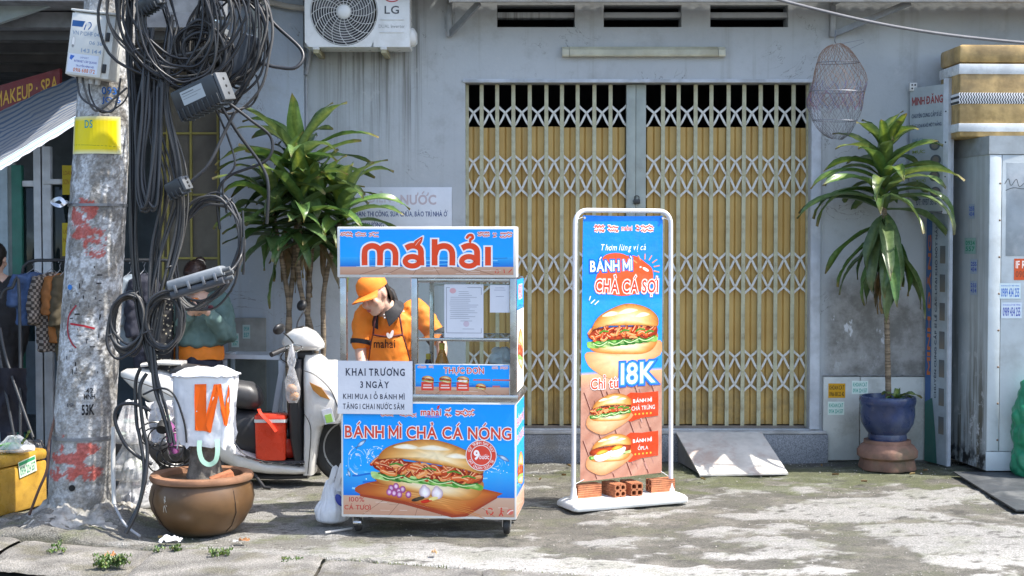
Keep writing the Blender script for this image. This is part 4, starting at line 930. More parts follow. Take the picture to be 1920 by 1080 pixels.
for wd, col in ((64, '#f2f4f6'), (41, '#e84a22')):
    for s in T1:
        s = [Vector((q[0], q[1])) for q in s]
        if wd > 50: s = [s[0] + (s[0] - s[1]).normalized() * 10] + s + [s[-1] + (s[-1] - s[-2]).normalized() * 10]
        p.stroke([z1(q) for q in s], wd / 3.7237, col, False, to=p.b)
    for s in BW: p.stroke([z1(q) for q in s], (wd - 4) / 3.7237, col, False, to=p.b)
    p.stroke([z1(q) for q in hook], (wd * .62 - 6) / 3.7237, col, True, to=p.b)
    c_ = (612, 162); p.poly([z1((c_[0] + (q[0] - c_[0]) * (1.28 if wd > 50 else 1), c_[1] + (q[1] - c_[1]) * (1.28 if wd > 50 else 1))) for q in leaf], col, p.b)
p.stroke([z1(q) for q in ((596, 186), (612, 164), (630, 144))], .8, '#f6d8cc', to=p.b)
squiggle(p, 639, 434, 662, 444, seed=11, n=3); squiggle(p, 667, 435, 687, 444, seed=12, n=2); squiggle(p, 693, 435, 711, 444, seed=13, n=2); squiggle(p, 896, 434, 918, 444, seed=14, n=3); squiggle(p, 924, 436, 930, 445, seed=15, n=1); squiggle(p, 937, 435, 959, 446, seed=16, n=2)
for k in range(3): a = k * 2.094; p.stroke([(931 + 3.3 * cos(a + t), 508.5 + 3.3 * sin(a + t)) for t in (0, .5, 1, 1.5)], 1.3, '#c8473a', False)
p.stroke([(944, 505), (945, 511)], 1.6, '#c8473a'); p.stroke([(953, 510), (958, 505)], 1.8, '#c8473a')
p.build(cart, None, 'sign_print', (sx0, -.0205, sz0))
# casters
rub = mat('black_rubber', (.022, .022, .022), .6); zin = mat('zinc_plate', (.55, .55, .54), .35, .8)
for x, y, br in ((-.42, .06, 1), (.44, .055, 0), (-.42, .44, 0), (.44, .44, 0)):
    q = MB(); M_ = Matrix.Rotation(R(90), 4, 'Y'); r_ = .05
    pr_ = [(.012, -.017), (r_ * .8, -.018), (r_ * .96, -.014), (r_, -.006), (r_, .006), (r_ * .96, .014), (r_ * .8, .018), (.012, .017)]
    c_ = (x, y + .02, .05); q.lathe(pr_, 24, c_, M_ if not br else Matrix.Rotation(R(25), 4, 'Z') @ M_); wh = q.build('caster_wheel', rub, cart)
    q = MB(); q.lathe([(.006, -.0195), (.02, -.0195), (.02, .0195), (.006, .0195)], 16, c_, M_); q.build('wheel_hub', zin, wh)
    q = MB()
    for sgn in (-1, 1): q.loft([[(x + sgn * .0225 + dx, y + .004 + wy * (1 - .35 * t), z) for dx, wy in ((-.002, -.016), (.002, -.016), (.002, .036), (-.002, .036))] for z, t in ((.045, 1), (.075, .4), (zc0 - .004, 0))])
    q.bb(x - .035, x + .035, y - .03, y + .05, zc0 - .006, zc0 - .0015, .001); q.build('caster_fork', zin, cart)
    if br: q = MB(); q.box((x + .01, y - .035, .055), (.045, .05, .012), Matrix.Rotation(R(-28), 3, 'X'), .003); q.box((x, y - .03, .07), (.03, .06, .01), Matrix.Rotation(R(20), 3, 'X'), .003); q.build('brake_pedal', zin, cart)
q = MB(); q.bb(-.49, .49, .01, .49, zc0 - .0014, zc0 - .0002); 
# tray inside at left
q = MB(); q.bb(-.46, -.11, .06, .44, zs + .001, zs + .05, .006); q.build('food_tray', inox, cart)
q = MB(); q.ribbon([(-.47, .06, zs + .03), (-.36, .42, zs + .085)], .035, .02, (0, 0, 1)); q.build('wooden_rail', mat('pinkish_wood', (.45, .3, .24), .6), cart)
CM = Matrix.LocRotScale(CO, cart.rotation_euler, None)
def on_cart(name, label, cat, loc): return thing(name, label, cat, CM @ Vector(loc), CA)
# papers
def paper(name, label, px, y, draw, th=.0012):
    x0, y0, x1, y1 = px; a = (X(x0), y, Z(y1)); t = on_cart(name, label, 'paper', a); Wd, Hd = X(x1) - X(x0), Z(y0) - Z(y1)
    q = MB(); q.grid(lambda u, v: (Wd * u, .0015 * sin(u * 5) * sin(v * 4), Hd * v), 6, 6); q.grid(lambda u, v: (Wd * u, .0015 * sin(u * 5) * sin(v * 4) + th, Hd * (1 - v)), 6, 6); q.build('sheet', mat('white_paper', (.66, .68, .74), .7, var=.03), t, 60)
    p = Pr(px, Wd, Hd, lambda u, v, yy: (Wd * u, .0015 * sin(u * 5) * sin(v * 4) + yy - .0004, Hd * v)); draw(p); p.build(t)
def d_(p):
    K = '#22263c'
    p.text('KHAI TRƯƠNG', 647, 688, 759, 705, K, .022, serif=True); p.text('3 NGÀY', 675, 711, 730, 728, K, .02, serif=True)
    p.text('KHI MUA 1 Ổ BÁNH MÌ', 642, 734, 759, 749, K, .018, serif=True); p.text('TẶNG 1 CHAI NƯỚC SÂM', 642, 754, 758, 770, K, .018, serif=True)
    for x0, x1, y in ((647, 759, 704.6), (675, 730, 727.6), (642, 759, 748.5)): pass
paper('opening_notice', 'white opening notice with dark lettering taped to the cart front', (632, 677, 773.5, 777), -.016, d_)
def d_(p):
    B = '#8a8c9a'
    for a, b, c, d in ((836, 539, 901, 539), (901, 539, 901, 624), (901, 624, 836, 624), (836, 624, 836, 539)): p.stroke([(a, b), (c, d)], .9, B, False)
    p.ell(848, 545, 6, 5, '#d8a8ae'); 
    rs = random.Random(4)
    for i in range(15): y = 546 + i * 3.6; x0 = (858 if i < 3 else 841) + rs.uniform(0, 3); p.rect(x0, y, rs.uniform(875, 897), y + .9, '#a3a5b0')
    p.ell(873, 607, 5.5, 5.5, '#c9b9c6'); p.rect(862, 601, 884, 602, '#a3a5b0'); p.rect(866, 616, 888, 617, '#a3a5b0')
paper('framed_certificate', 'pale bordered certificate sheet hanging in the cart glass case', (832, 533, 905, 633), .0135 - .006, d_)
def d_(p):
    p.rect(927, 539, 944, 540, '#a0a4b6'); p.rect(925, 543, 946, 544, '#9ca0b4'); p.rect(928, 555, 943, 556, '#a0a4b6')
paper('payment_card', 'small white payment card at the right of the cart glass case', (917, 534, 953.5, 585.5), .0135 - .006, d_)
q = MB(); q.bb(0, X(955) - X(810), 0, .008, 0, .012, .001); t = on_cart('hanging_rod', 'thin white rod holding the papers inside the cart glass', 'rod', (X(810), .034, Z(536))); q.build('rod', white, t)
# bottles
def bottle(loc, prof, capprof, bm_, cm_, label, tip=None):
    t = on_cart('sauce_bottle', label, 'bottle', loc); q = MB(); q.lathe(prof, 20); q.build('body', bm_, t, 50); q = MB(); q.lathe(capprof, 14); c_ = q.build('cap', cm_, t, 50)
    if tip: q = MB(); q.lathe(tip[0], 10); q.build('nozzle', tip[1], t, 50)
cz = zs + .002
ylw = mat('yellow_cap', (.75, .5, .03), .4)
h0 = Z(653) - cz
bottle((X(823), .10, cz), [(.036, 0), (.04, .01), (.04, h0 * .55), (.038, h0 * .68), (.02, h0 * .88), (.014, h0 * .95)], [(.016, h0 * .95), (.017, h0 + .02), (.012, h0 + .024)], mat('orange_sauce', (.9, .36, .03), .2, Transmission_Weight=.3), ylw, 'orange chilli sauce bottle with yellow cap in the cart', ([(.009, h0 + .024), (.006, h0 + .05), (.003, h0 + .07)], mat('red_nozzle', (.6, .04, .03), .4)))
h0 = Z(673) - cz
bottle((X(797), .10, cz), [(.028, 0), (.03, .01), (.03, h0 * .7), (.014, h0 * .95)], [(.014, h0 * .95), (.0145, h0 + .02), (.01, h0 + .022)], mat('dark_soy', (.015, .015, .03), .15), ylw, 'dark soy sauce bottle with yellow cap beside the orange one')
# white bag in case
q = MB()
for i in range(12): q.ball((uni(-.06, .06), uni(-.04, .04), .04 + uni(0, .17)), uni(.03, .05), 10)
q = fuse(q, .008, 5, .008, 18); t = on_cart('plastic_bag', 'crumpled white plastic bag at the right inside the cart case', 'bag', (X(933), .16, zs + .035)); q.build('film', mat('white_plastic_film', (.78, .78, .8), .3, var=.04, bump=.5, bs=30), t, 80)

# ================================================================== BANNER STAND
SA = R(24); SO = Vector((.70, 8.93, 0))
st = thing('banner_stand', 'white tube banner stand with tall blue sandwich banner before the gate', 'banner stand', SO, SA)
SM = Matrix.LocRotScale(SO, st.rotation_euler, None)
pl = mat('white_plastic', (.72, .73, .71), .4, var=.06, dirt=(.4, .38, .33), dirt_amt=.3); wt = mat('white_tube', (.74, .75, .76), .3, var=.03)
q = MB()
def rr_(hx, hy, r, z, n=6): return [(sx * (hx - r) + r * cos(a), sy * (hy - r) + r * sin(a), z) for sx, sy, a0 in ((1, 1, 0), (-1, 1, pi / 2), (-1, -1, pi), (1, -1, 1.5 * pi)) for a in [a0 + pi / 2 * k / n for k in range(n + 1)]]
q.loft([rr_(.40, .125, .03, .004), rr_(.41, .13, .03, .012), rr_(.41, .13, .03, .035), rr_(.395, .118, .03, .05), rr_(.37, .10, .03, .062)]); q.build('base', pl, st, 50)
for sx in (-1, 1):
    q = MB(); q.lathe([(.026, .058), (.026, .075), (.02, .09), (.017, .13), (.017, .05)][:4], 16, (sx * .348, 0, 0)); q.build('socket', pl, st, 50)
zt = P(1170, 392, 8.93).z
path = [(-.348, 0, .09), (-.345, 0, .9), (-.34, 0, zt - .09)] + [(-.34 + .08 * (1 - cos(a)), 0, zt - .09 + .08 * sin(a)) for a in [pi / 2 * k / 6 for k in range(1, 7)]] 
path += [(-q_[0], 0, q_[2]) for q_ in path[::-1]]
q = MB(); q.tube(path, .0145, 12); q.build('frame_tube', wt, st, 60)
# banner: local x from -.30 to .30
bz1, bz0 = P(1175, 404, 8.93).z, P(1175, 892, 8.93).z; BWd = .575
def bf(u, v, y):
    x = -.29 + BWd * u + .01 * (v - .5) * (1 - u) * 2; z = bz0 + (bz1 - bz0) * v - .02 * (1 - v) * (1 - u) + .004 * sin(u * pi) * (v > .5) * -1
    yy = .004 + .005 * sin(v * 2.4 + u * .5)
    return (x, yy + y * 2, z)
p = Pr((1094, 404, 1255, 890), 1, 1, bf)
# backing grid in printed colours: blue above, wood below
def bcol(u, v):
    t = (1 - v) * 486 + 404
    if t < 690: c = lin('#1288f2') if t < 560 else lin('#2496fa'); k = 1 + .1 * noise.noise((u * 3, v * 6, 1)); return (c[0] * k, c[1] * k, min(1, c[2] * k), 1)
    g = .5 + .5 * noise.noise(((u * .9 + v * 1.2) * 3, (v - u * .35) * 26, 2)); c = Vector((.36, .145, .095)).lerp(Vector((.60, .34, .25)), g)
    if t < 720: c = Vector(lin('#e8b987')[:3]).lerp(c, (t - 690) / 30)
    return (*c, 1)
p.a.grid(lambda u, v: bf(u, v, 0), 24, 80, col=bcol); p.a.grid(lambda u, v: bf(1 - u, v, .0015), 16, 40, col=lambda u, v: (.55, .56, .58, 1))
p.k0 = 8
for k_ in range(7):
    x_ = 1060 + k_ * 34; a_, b_ = (x_, 712), (x_ + 66, 888); cl_ = [q_ for q_ in [(a_[0] + (b_[0] - a_[0]) * t_ / 12, a_[1] + (b_[1] - a_[1]) * t_ / 12) for t_ in range(13)] if 1097 < q_[0] < 1251]
    if len(cl_) > 2: p.stroke(cl_, 1.3, '#6a3226', False); p.stroke([(q_[0] + 1.6, q_[1]) for q_ in cl_ if q_[0] < 1249], .9, '#c79a8c', False) if len([1 for q_ in cl_ if q_[0] < 1249]) > 2 else None
for k_ in range(26):
    x_, y_ = uni(1100, 1235), uni(715, 868); p.stroke([(x_, y_), (min(1250, x_ + 5), y_ + 13)], uni(.8, 2.4), random.choice(['#b8857a', '#8a5446', '#caa196', '#744034']), False)
zb = lambda x, y: (1040 + x / 3.6, 380 + y / 3.6)
for i, (a, b) in enumerate(((275, 345), (372, 445), (580, 598), (612, 705))): squiggle(p, *zb(a, 145), *zb(b, 195), seed=40 + i, n=2 if i != 2 else 1)
p.text('mahai', *zb(470, 150), *zb(548, 182), '#e0432c', .02, '#f7ece8', .07)
p.text('Thơm lừng vị cá', *zb(325, 272), *zb(650, 328), '#f4f8fc', .006, shear=.25)
p.ell(*zb(430, 370), 26, 11, '#e0552a'); p.blob([zb(*q) for q in cr([(300, 470), (420, 370), (560, 350), (650, 400), (700, 450), (690, 540), (560, 610), (420, 610), (310, 560)], 4, True)], ['#e0552a', '#e65a2c'], .05)
for k in range(7): a = R(-140 + 26 * k); x, y = zb(640, 440); p.stroke([(x + 17 * cos(a) * 1.2, y + 18 * sin(a)), (x + 26 * cos(a) * 1.2, y + 27 * sin(a))], 2.2, '#e8955a')
p.ell(*zb(650, 445), 7, 2.6, '#fdf3ee', .5); p.ell(*zb(612, 428), 2, 1.6, '#fdf3ee')
p.text('BÁNH MÌ', *zb(248, 352), *zb(552, 455), '#f2f6fc', .02, '#2f86ee', .05, rot=-.03, out2='#1450b8', ow2=.10)
p.text('CHẢ CÁ SỢI', *zb(285, 480), *zb(742, 620), '#d8412a', .02, '#fbf3f0', .05, rot=.03, out2='#e9a48c', ow2=.09)
for a, b in ((245, 640), (258, 662), (285, 670)): x, y = zb(a, b); p.stroke([(x, y), (x + 5 * (1 if a < 250 else 2) - 3, y - 6)], 2, '#eef4fa')
p.blob([zb(*q) for q in cr([(232, 985), (420, 1000), (650, 960), (760, 930), (762, 1030), (560, 1100), (420, 1170), (300, 1120), (235, 1060)], 4, True)], ['#cf9862', '#e6b582', '#efc99a'], .1, 7)
sandwich(p, lambda u, v: zb(490 + 262 * u, 850 + 175 * v - 45 * u), 61, board=False, n_meat=60)
zc_ = lambda x, y: (1030 + x / 3.374, 660 + y / 3.374)
p.text('Chỉ từ', *zc_(278, 125), *zc_(470, 212), '#e05030', .02, '#f7efec', .05); p.text('18K', *zc_(478, 58), *zc_(715, 196), '#cfe2fb', .02, '#3a8cf0', .05, out2='#1e62d0', ow2=.09)
for y0, y1, t1, t2, eg in ((255, 415, 'BÁNH MÌ', 'CHẢ TRỨNG', 0), (508, 670, 'BÁNH MÌ', 'ỐPLA', 1)):
    p.poly([zc_(*q) for q in cr([(520, y0 + 6), (620, y0), (720, y0 - 2), (733, y0 + 8), (733, y1 - 20), (722, y1 - 8), (620, y1 - 2), (520, y1 + 6)], 3, True)], '#d9431f')
    p.text(t1, *zc_(562, y0 + 28), *zc_(690, y0 + 60), '#f8eeea', .02); p.text(t2, *zc_(552 if not eg else 595, y0 + 72), *zc_(710 if not eg else 665, y0 + 108), '#f8e4de', .01)
    for k in range(5): x, y = zc_(578 + k * 26, y0 + 132); p.ell(x, y, 2, 2, '#f0b040', n=6)
    p.blob([zc_(*q) for q in cr([(250, y0 + 170), (300, y0 + 220), (380, y0 + 240), (520, y0 + 175), (550, y0 + 120), (300, y0 + 100)], 3, True)], ['#c98a5c', '#e0ab7c', '#e9bd90'], .1, 3)
    sandwich(p, lambda u, v: zc_(412 + 142 * u, y0 + 80 + 88 * v - 26 * u), 71 + eg, bool(eg), False, 34, False)
bn = p.build(st, pmat('banner_vinyl', .3, .3), 'banner')
q = MB()
for sx in (-1, 1):
    q = MB(); q.tube([(sx * .286, .0, bz1 - .012), (sx * .338, 0, zt - .07)], .0028, 6); q.build('tie_cord', wt, st)
    q = MB(); q.tube([(sx * .275, .0, bz0 + (.01 if sx > 0 else -.005)), (sx * .338, 0, bz0 - .03)], .0022, 6); q.build('tie_cord', wt, st)
    q = MB(); q.lathe([(.003, -.001), (.008, -.001), (.008, .004), (.003, .004)], 12, (sx * .278, -.005, bz1 - .016), Matrix.Rotation(R(90), 4, 'X')); q.build('eyelet', zin, st)
# bricks on the base
bkm = NT('fired_clay'); cc = bkm.mix(bkm.step(bkm.noise(18, 6, .7), .3, .7), (.30, .10, .045, 1), (.50, .20, .09, 1)); cc = bkm.mix(bkm.step(bkm.noise(8, 5), .55, .7, 0, .5), cc, (.16, .08, .05, 1)); bkm.bump(bkm.noise(120, 4), .5, .003); BRK = bkm.done(cc, .9)
def hollow_brick(rnd_, L=.17, s=.08):
    q = MB(); h = s / 2; n = 16
    for iy, yy in enumerate((0, L)):
        for cx_ in (-h / 2, h / 2):
            for cz_ in (h / 2, 3 * h / 2):
                o, i_ = [], []
                for k in range(n):
                    a = 2 * pi * (k + .5) / n; c_, s_ = cos(a), sin(a); t_ = h / 2 / max(abs(c_), abs(s_)); o.append((cx_ + c_ * t_, yy, cz_ + s_ * t_))
                    r_ = h * .33 if rnd_ else min(h * .34 / max(abs(c_), abs(s_)), h * .42); i_.append((cx_ + c_ * r_, yy, cz_ + s_ * r_))
                q.add(o + i_, [[k, (k + 1) % n, n + (k + 1) % n, n + k] for k in range(n)])
                if iy == 0: q.add(i_ + [(a[0], L, a[2]) for a in i_], [[k, (k + 1) % n, n + (k + 1) % n, n + k] for k in range(n)])
    g = []   # grooved outer skin
    m_ = 12
    for sx, sz, dx, dz in ((-h, 0, 1, 0), (h, 0, 0, 1), (h, s, -1, 0), (-h, s, 0, -1)):
        for k in range(m_):
            t_ = k / m_; dp = -.0022 if k % 2 else 0; nx, nz = (dz, -dx); g.append((sx + dx * s * t_ + nx * dp, sz + dz * s * t_ + nz * dp))
    q.loft([[(a, yy, b) for a, b in g] for yy in (.0005, L - .0005)], caps=False); return q
zb_ = .0635
for x, y, rz, rd, lab in ((-.235, .045, R(90) + .05, 1, 'grooved hollow clay brick lying lengthwise at the left on the stand base'), (-.055, -.07, .03, 1, 'hollow clay brick with four round holes facing out on the stand base'), (.06, -.075, -.06, 0, 'hollow clay brick with four square holes facing out on the stand base'), (.285, .02, R(90) - .04, 0, 'grooved hollow clay brick lying lengthwise at the right on the stand base')):
    o = hollow_brick(rd).build('brick', BRK, None, 25); o.location = SM @ Vector((x, y, zb_)); o.rotation_euler = (0, 0, SA + rz - (R(0))); tag(o, lab, 'brick', 'bricks weighing down the stand')
    if abs(rz) > 1: o.location = SM @ Vector((x + .085, y, zb_))
# ================================================================== UTILITY POLE
YP = 8.4
pb, pt = P(147, 985, YP), P(211, -60, YP); pb.z = -.02
pole = thing('utility_pole', 'leaning weathered concrete utility pole with torn posters and red paint', 'utility pole', (pb.x, YP, 0))
pax = (pt - pb).normalized(); pL = (pt - pb).length
def pole_pt(py_frac, ang, dr=0.):
    """point on the shaft: fraction of length, angle from the camera side (positive to the right)"""
    r = .186 - .040 * py_frac + dr; c = pb + pax * pL * py_frac
    return c + Vector((sin(ang), -cos(ang), 0)) * r
def pole_frac(py): return (P(150, py, YP).z - pb.z) / (pt.z - pb.z)
def pcol(u, v):
    a = (u - .5) * 2 * pi; X_, Y_ = a * .18, v * pL; py = 985 - v * 1045
    g = Vector((.33, .325, .31)) * (1 + .35 * fb(X_ * 5, Y_ * 5, 1)); wht = Vector((.66, .68, .70))
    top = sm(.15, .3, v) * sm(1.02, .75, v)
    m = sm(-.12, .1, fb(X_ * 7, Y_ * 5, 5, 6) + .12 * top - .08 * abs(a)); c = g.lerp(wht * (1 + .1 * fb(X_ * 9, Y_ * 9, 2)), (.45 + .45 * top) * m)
    sp = sm(.1, .3, fb(X_ * 30, Y_ * 26, 9, 3)); c = c.lerp(Vector((.13, .12, .11)), .5 * sp * (.5 + .5 * top))
    gr = sm(.15, .32, fb(X_ * 14, Y_ * 11, 33, 5)); c = c.lerp(Vector((.24, .22, .19)), .6 * gr)
    red = 0
    for ax, ay, sx, sy in ((-.25, 400, .5, 26), (.25, 440, .35, 34), (-.35, 432, .4, 16), (.3, 470, .3, 10), (-.25, 850, .6, 12), (.35, 845, .5, 20), (0, 880, .9, 14), (-.45, 830, .1, 25)):
        red = max(red, 1.2 - sqrt(((a - ax) / sx) ** 2 + ((py - ay) / sy) ** 2))
    c = c.lerp(Vector((.52, .085, .06)), .85 * sm(.08, .18, red * .45 + .8 * fb(X_ * 13, Y_ * 13, 15, 6)) if red > 0 else 0)
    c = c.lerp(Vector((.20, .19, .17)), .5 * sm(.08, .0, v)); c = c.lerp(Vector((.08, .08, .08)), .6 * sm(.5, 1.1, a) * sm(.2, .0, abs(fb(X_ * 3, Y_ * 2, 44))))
    return (max(.01, c.x), max(.01, c.y), max(.01, c.z), 1)
n = NT('poster_scarred_concrete'); c_ = n.attr('Col'); n.bump(n.math('ADD', n.noise(60, 6, .7), n.voro(35)), .8, .008); PM = n.done(n.mix(n.step(n.noise(70, 5, .7), .35, .7), n.mix(1, c_, (.72, .71, .7, 1), 'MULTIPLY'), n.mix(1, c_, (1.15, 1.15, 1.15, 1), 'MULTIPLY')), .85)
mb = MB(); nu, nv = 110, 420
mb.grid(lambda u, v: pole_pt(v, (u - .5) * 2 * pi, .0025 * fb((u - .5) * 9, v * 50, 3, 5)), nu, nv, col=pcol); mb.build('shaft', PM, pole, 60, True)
def wrap(px, dr):
    """map photo pixels onto the shaft's curved face"""
    x0, y0, x1, y1 = px
    def fn(u, v, y):
        py = y1 + (y0 - y1) * v; fr = pole_frac(py); c = pb + pax * pL * fr; cpx = to_px(c.x, c.y, c.z)[0]; r = .186 - .04 * fr
        xx = ((x0 + (x1 - x0) * u) - cpx) * YP / F_PX / r; a = math.asin(max(-.98, min(.98, xx))); return tuple(pole_pt(fr, a, dr - y * 4))
    return fn
# stencilled numbers
px = (105, 480, 235, 780); p = Pr(px, 1, 1, wrap(px, .004))
rs = random.Random(5)
for i in range(46):
    x, y = rs.uniform(132, 215), rs.uniform(492, 700); L = rs.uniform(3, 10); v_ = rs.random() < .5
    p.stroke([(x, y), (x + (0 if v_ else L), y + (L if v_ else 0))], rs.uniform(1, 2.4), rs.choice(['#26262a', '#3a3a3c', '#55555a', '#1e1e20']), False)
p.text('42', 177, 722, 189, 732, '#2a2a2c', .01); p.text('MNH', 174, 733, 192, 743, '#2a2a2c', .01); p.text('53K', 170, 752, 191, 772, '#232325', .03); p.text('19', 143, 750, 156, 757, '#5a5a5e', .01)
p.stroke(cr([(160, 570), (145, 590), (143, 620), (152, 640), (160, 648)], 4), 3, '#a03a44', False); p.stroke([(148, 604), (175, 608), (192, 613)], 3.5, '#b02c38', False); p.ell(146, 537, 5, 5, '#3f7fc8')
p.build(pole, pmat('stencil_paint', .8), 'stencil_marks', (0, 0, 0), True)['kind'] = 'stuff'
# steel straps, hole
for py, h in ((385, .016), (817, .018)):
    fr_ = pole_frac(py); q = MB(); q.loft([[pole_pt(fr_ + dz_, 2 * pi * k / 40, dr) for k in range(40)] for dz_, dr in ((-h / 2 / pL, .002), (-h / 2 / pL, .007), (h / 2 / pL, .007), (h / 2 / pL, .002))], False); q.build('steel_strap', mat('dull_strap', (.22, .23, .25), .4, .6), pole, 40, True)
q = MB(); q.ribbon(cr([pole_pt(pole_frac(384), -1.0, .01), P(126, 378, 8.25), P(112, 386, 8.2), P(98, 379, 8.22), P(112, 372, 8.2), P(122, 382, 8.2)], 5), .022, .002, (.3, -.9, .3)); q.build('strap_end', mat('bright_strap', (.55, .57, .6), .3, .7), pole, 60, True)
q = MB(); q.cyl(pole_pt(pole_frac(905), .02, .006), pole_pt(pole_frac(905), .02, -.03), .018, 16); q.build('bolt_hole', mat('hole_black', (.006, .006, .006), .9), pole, 40, True)
# yellow plate
px = (147, 222, 233, 291); p = Pr(px, 1, 1, wrap(px, .006)); t = thing('yellow_plate', 'yellow enamel plate lettered DS wrapped round the pole', 'sign', pole_pt(pole_frac(290), 0, .01))
ny = 16
p.a.grid(lambda u, v: wrap(px, .006)(u, v, 0), 14, 8, col=lambda u, v: lin('#e6e2b8') if min(u, 1 - u) < .03 or min(v, 1 - v) < .06 else lin('#ecd60c')); p.k = 3
p.text('DS', 174, 229, 189, 244, '#2e9a9a', .02); p.stroke([(150 + 82 * i / 12, 274 + .3 * i) for i in range(13)], .9, '#9a9a20', False); p.build(t, pmat(), 'plate', (0, 0, 0), True)
px = (203, 166, 236, 202); p = Pr(px, 1, 1, wrap(px, .005)); p.text('0931', 205, 168, 232, 182, '#2f66b0', .02); p.text('JO 6', 205, 186, 234, 200, '#2f66b0', .02); p.build(pole, pmat('stencil_paint', .8), 'blue_stencil', (0, 0, 0), True)
# base mortar collar
q = MB()
def ftf(u, v):
    a = 2 * pi * u; r_ = .16 + .36 * v * (1 + .35 * noise.noise((cos(a) * 1.6, sin(a) * 1.6, 3))); x_, y_ = cos(a) * r_, sin(a) * r_ * .85; st = fb(x_ * 6 + 3, y_ * 6, 2); z_ = .13 * (1 - v) ** 1.3 + .035 * st * (1 - v * .6) + .02 * round(fb(x_ * 4, y_ * 4, 8) * 3) * (1 - v) + .008 * fb(x_ * 25, y_ * 25, 5) - .03 * v ** 4
    return Vector((pb.x + .02 + x_, YP + y_, z_))
q.grid(ftf, 120, 40)
q.build('footing', mat('broken_footing', (.33, .315, .285), .9, var=.4, vs=12, dirt=(.10, .09, .06), dirt_amt=.8, ds=7, bump=1., bs=60), pole, 60, True)

# distribution box
bx_ = P(170, 86, 8.13); BR_ = Matrix.Rotation(R(7.5), 4, 'Y') @ Matrix.Rotation(R(-9), 4, 'Z')
t = thing('distribution_box', 'white telecom distribution box tilted near the top of the pole', 'box', bx_); t.rotation_euler = BR_.to_euler()
cream = mat('ivory_box', (.66, .66, .62), .4, var=.05, dirt=(.4, .38, .32), dirt_amt=.3)
q = MB(); q.bb(-.125, .13, 0, .14, -.18, .185, .008); q.build('casing', cream, t); q = MB(); q.bb(-.128, .085, -.014, -.001, -.176, .176, .005); dr_ = q.build('door', cream, t)
q = MB(); q.bb(-.135, .14, -.02, .15, .186, .198, .003); q.build('rain_lid', cream, t)
p = Pr((0, 0, 100, 165), .213, .352)
p.poly([(4, 20), (40, 20), (34, 36), (4, 36)], '#2c5f9c'); p.stroke(cr([(40, 42), (44, 28), (54, 22), (58, 30), (52, 40)], 4), 3, '#3a6aa8'); p.ell(50, 28, 6, 5, '#e8e8e4')
p.text('VN P/DHF 0402', 8, 47, 97, 58, '#7f93ac', .008); p.text('06 36', 58, 70, 96, 80, '#8fa0b4', .012); p.text('143 144', 38, 92, 96, 103, '#8ba0b8', .012)
p.ell(13, 78, 6, 17, '#c8c8c4'); p.ell(13, 77, 3.4, 13, '#eceae6'); p.ell(13, 88, 3, 4, '#8a8a88')
p.rect(4, 108, 90, 158, '#d3dae6'); p.poly([(10, 112), (22, 114), (14, 126), (8, 122)], '#3a6ac0'); p.text('LẮP ĐẶT', 38, 112, 62, 120, '#4a5a9a', .01); p.text('INTERNET CÁP QUANG', 22, 122, 86, 131, '#3a4a9a', .02); p.text('TRUYỀN HÌNH HD', 28, 134, 80, 142, '#3a4a9a', .02); p.text('0916 688 172', 22, 145, 84, 156, '#c8703a', .025)
p.build(t, pmat(), 'print', (-.128, -.0145, -.176))
for x, z in ((.098, .06), (.098, -.12)): q = MB(); q.bb(x - .01, x + .012, -.01, .002, z - .025, z + .025, .003); q.build('latch', mat('black_plastic', (.02, .02, .022), .5), t)
for x in (-.07, .0, .04): q = MB(); q.cyl((x, .06, -.18), (x, .06, -.21), .016, 12); q.build('gland', mat('grey_gland', (.45, .45, .44), .5), t)

# ================================================================== CABLES
blk = mat('black_cable', (.02, .021, .024), .36, var=.25, vs=3, bump=.1, bs=20); blk3 = mat('faded_cable', (.085, .082, .078), .65, var=.3, vs=5); blk2 = mat('dusty_cable', (.042, .044, .048), .5, var=.25, vs=3)
def path_px(pts, n=7): return cr([P(*q) for q in pts], n)
def cable(pts, r, label, m=None, n=7): return solo(MB().tube(path_px(pts, n), r, 7), 'cable', label, 'cable', m or blk, smooth=70)
def coil(label, c, rx, ry, Y, loops, r, tilt=0, spread=.06, m=None, jit=.12, seed=0, yl=.05):
    rs = random.Random(seed); ctr = P(*c, Y); t = thing('cable_coil', label, 'cable coil', ctr); k = Y / F_PX
    for i in range(loops):
        q = MB(); dx, dz = rs.gauss(0, spread) * rx * k, rs.gauss(0, spread) * ry * k; sx, sz = 1 + rs.uniform(-jit, jit), 1 + rs.uniform(-jit, jit); ph = rs.uniform(0, 6); y0 = rs.uniform(-yl, yl); a0 = tilt + rs.uniform(-.1, .1)
        pts = []
        for j in range(40):
            a = 2 * pi * j / 40; wb = 1 + .05 * sin(2 * a + ph) + .035 * sin(3 * a + ph * 2.3) + .015 * sin(7 * a + ph); x = rx * k * sx * cos(a) * wb; z = ry * k * sz * sin(a) * wb; pts.append(Vector((dx + x * cos(a0) - z * sin(a0), y0 + .025 * sin(a + ph), dz + x * sin(a0) + z * cos(a0))))
        q.tube(pts, r * rs.uniform(.8, 1.15), 6, True); q.build('loop', m or rs.choice((blk, blk, blk2, blk3)), t, 70)
    q = MB(); 
    for a in (1.2, 3.6):
        x = rx * k * cos(a); z = ry * k * sin(a); cc_ = Vector((x * cos(tilt) - z * sin(tilt), 0, x * sin(tilt) + z * cos(tilt))); q.tube([cc_ + Vector((cos(a) * .03 * cos(b), .06 * sin(b), sin(a) * .03 * cos(b))) for b in [2 * pi * j / 12 for j in range(12)]], .004, 5, True)
    q.build('wire_tie', blk2, t, 60); tag(t.children[-1], kind='stuff'); return t
coil('big messy coil of black cables hung high beside the pole', (335, 30), 95, 120, 8.02, 17, .0075, .15, .14, jit=.3, seed=1, yl=.09)
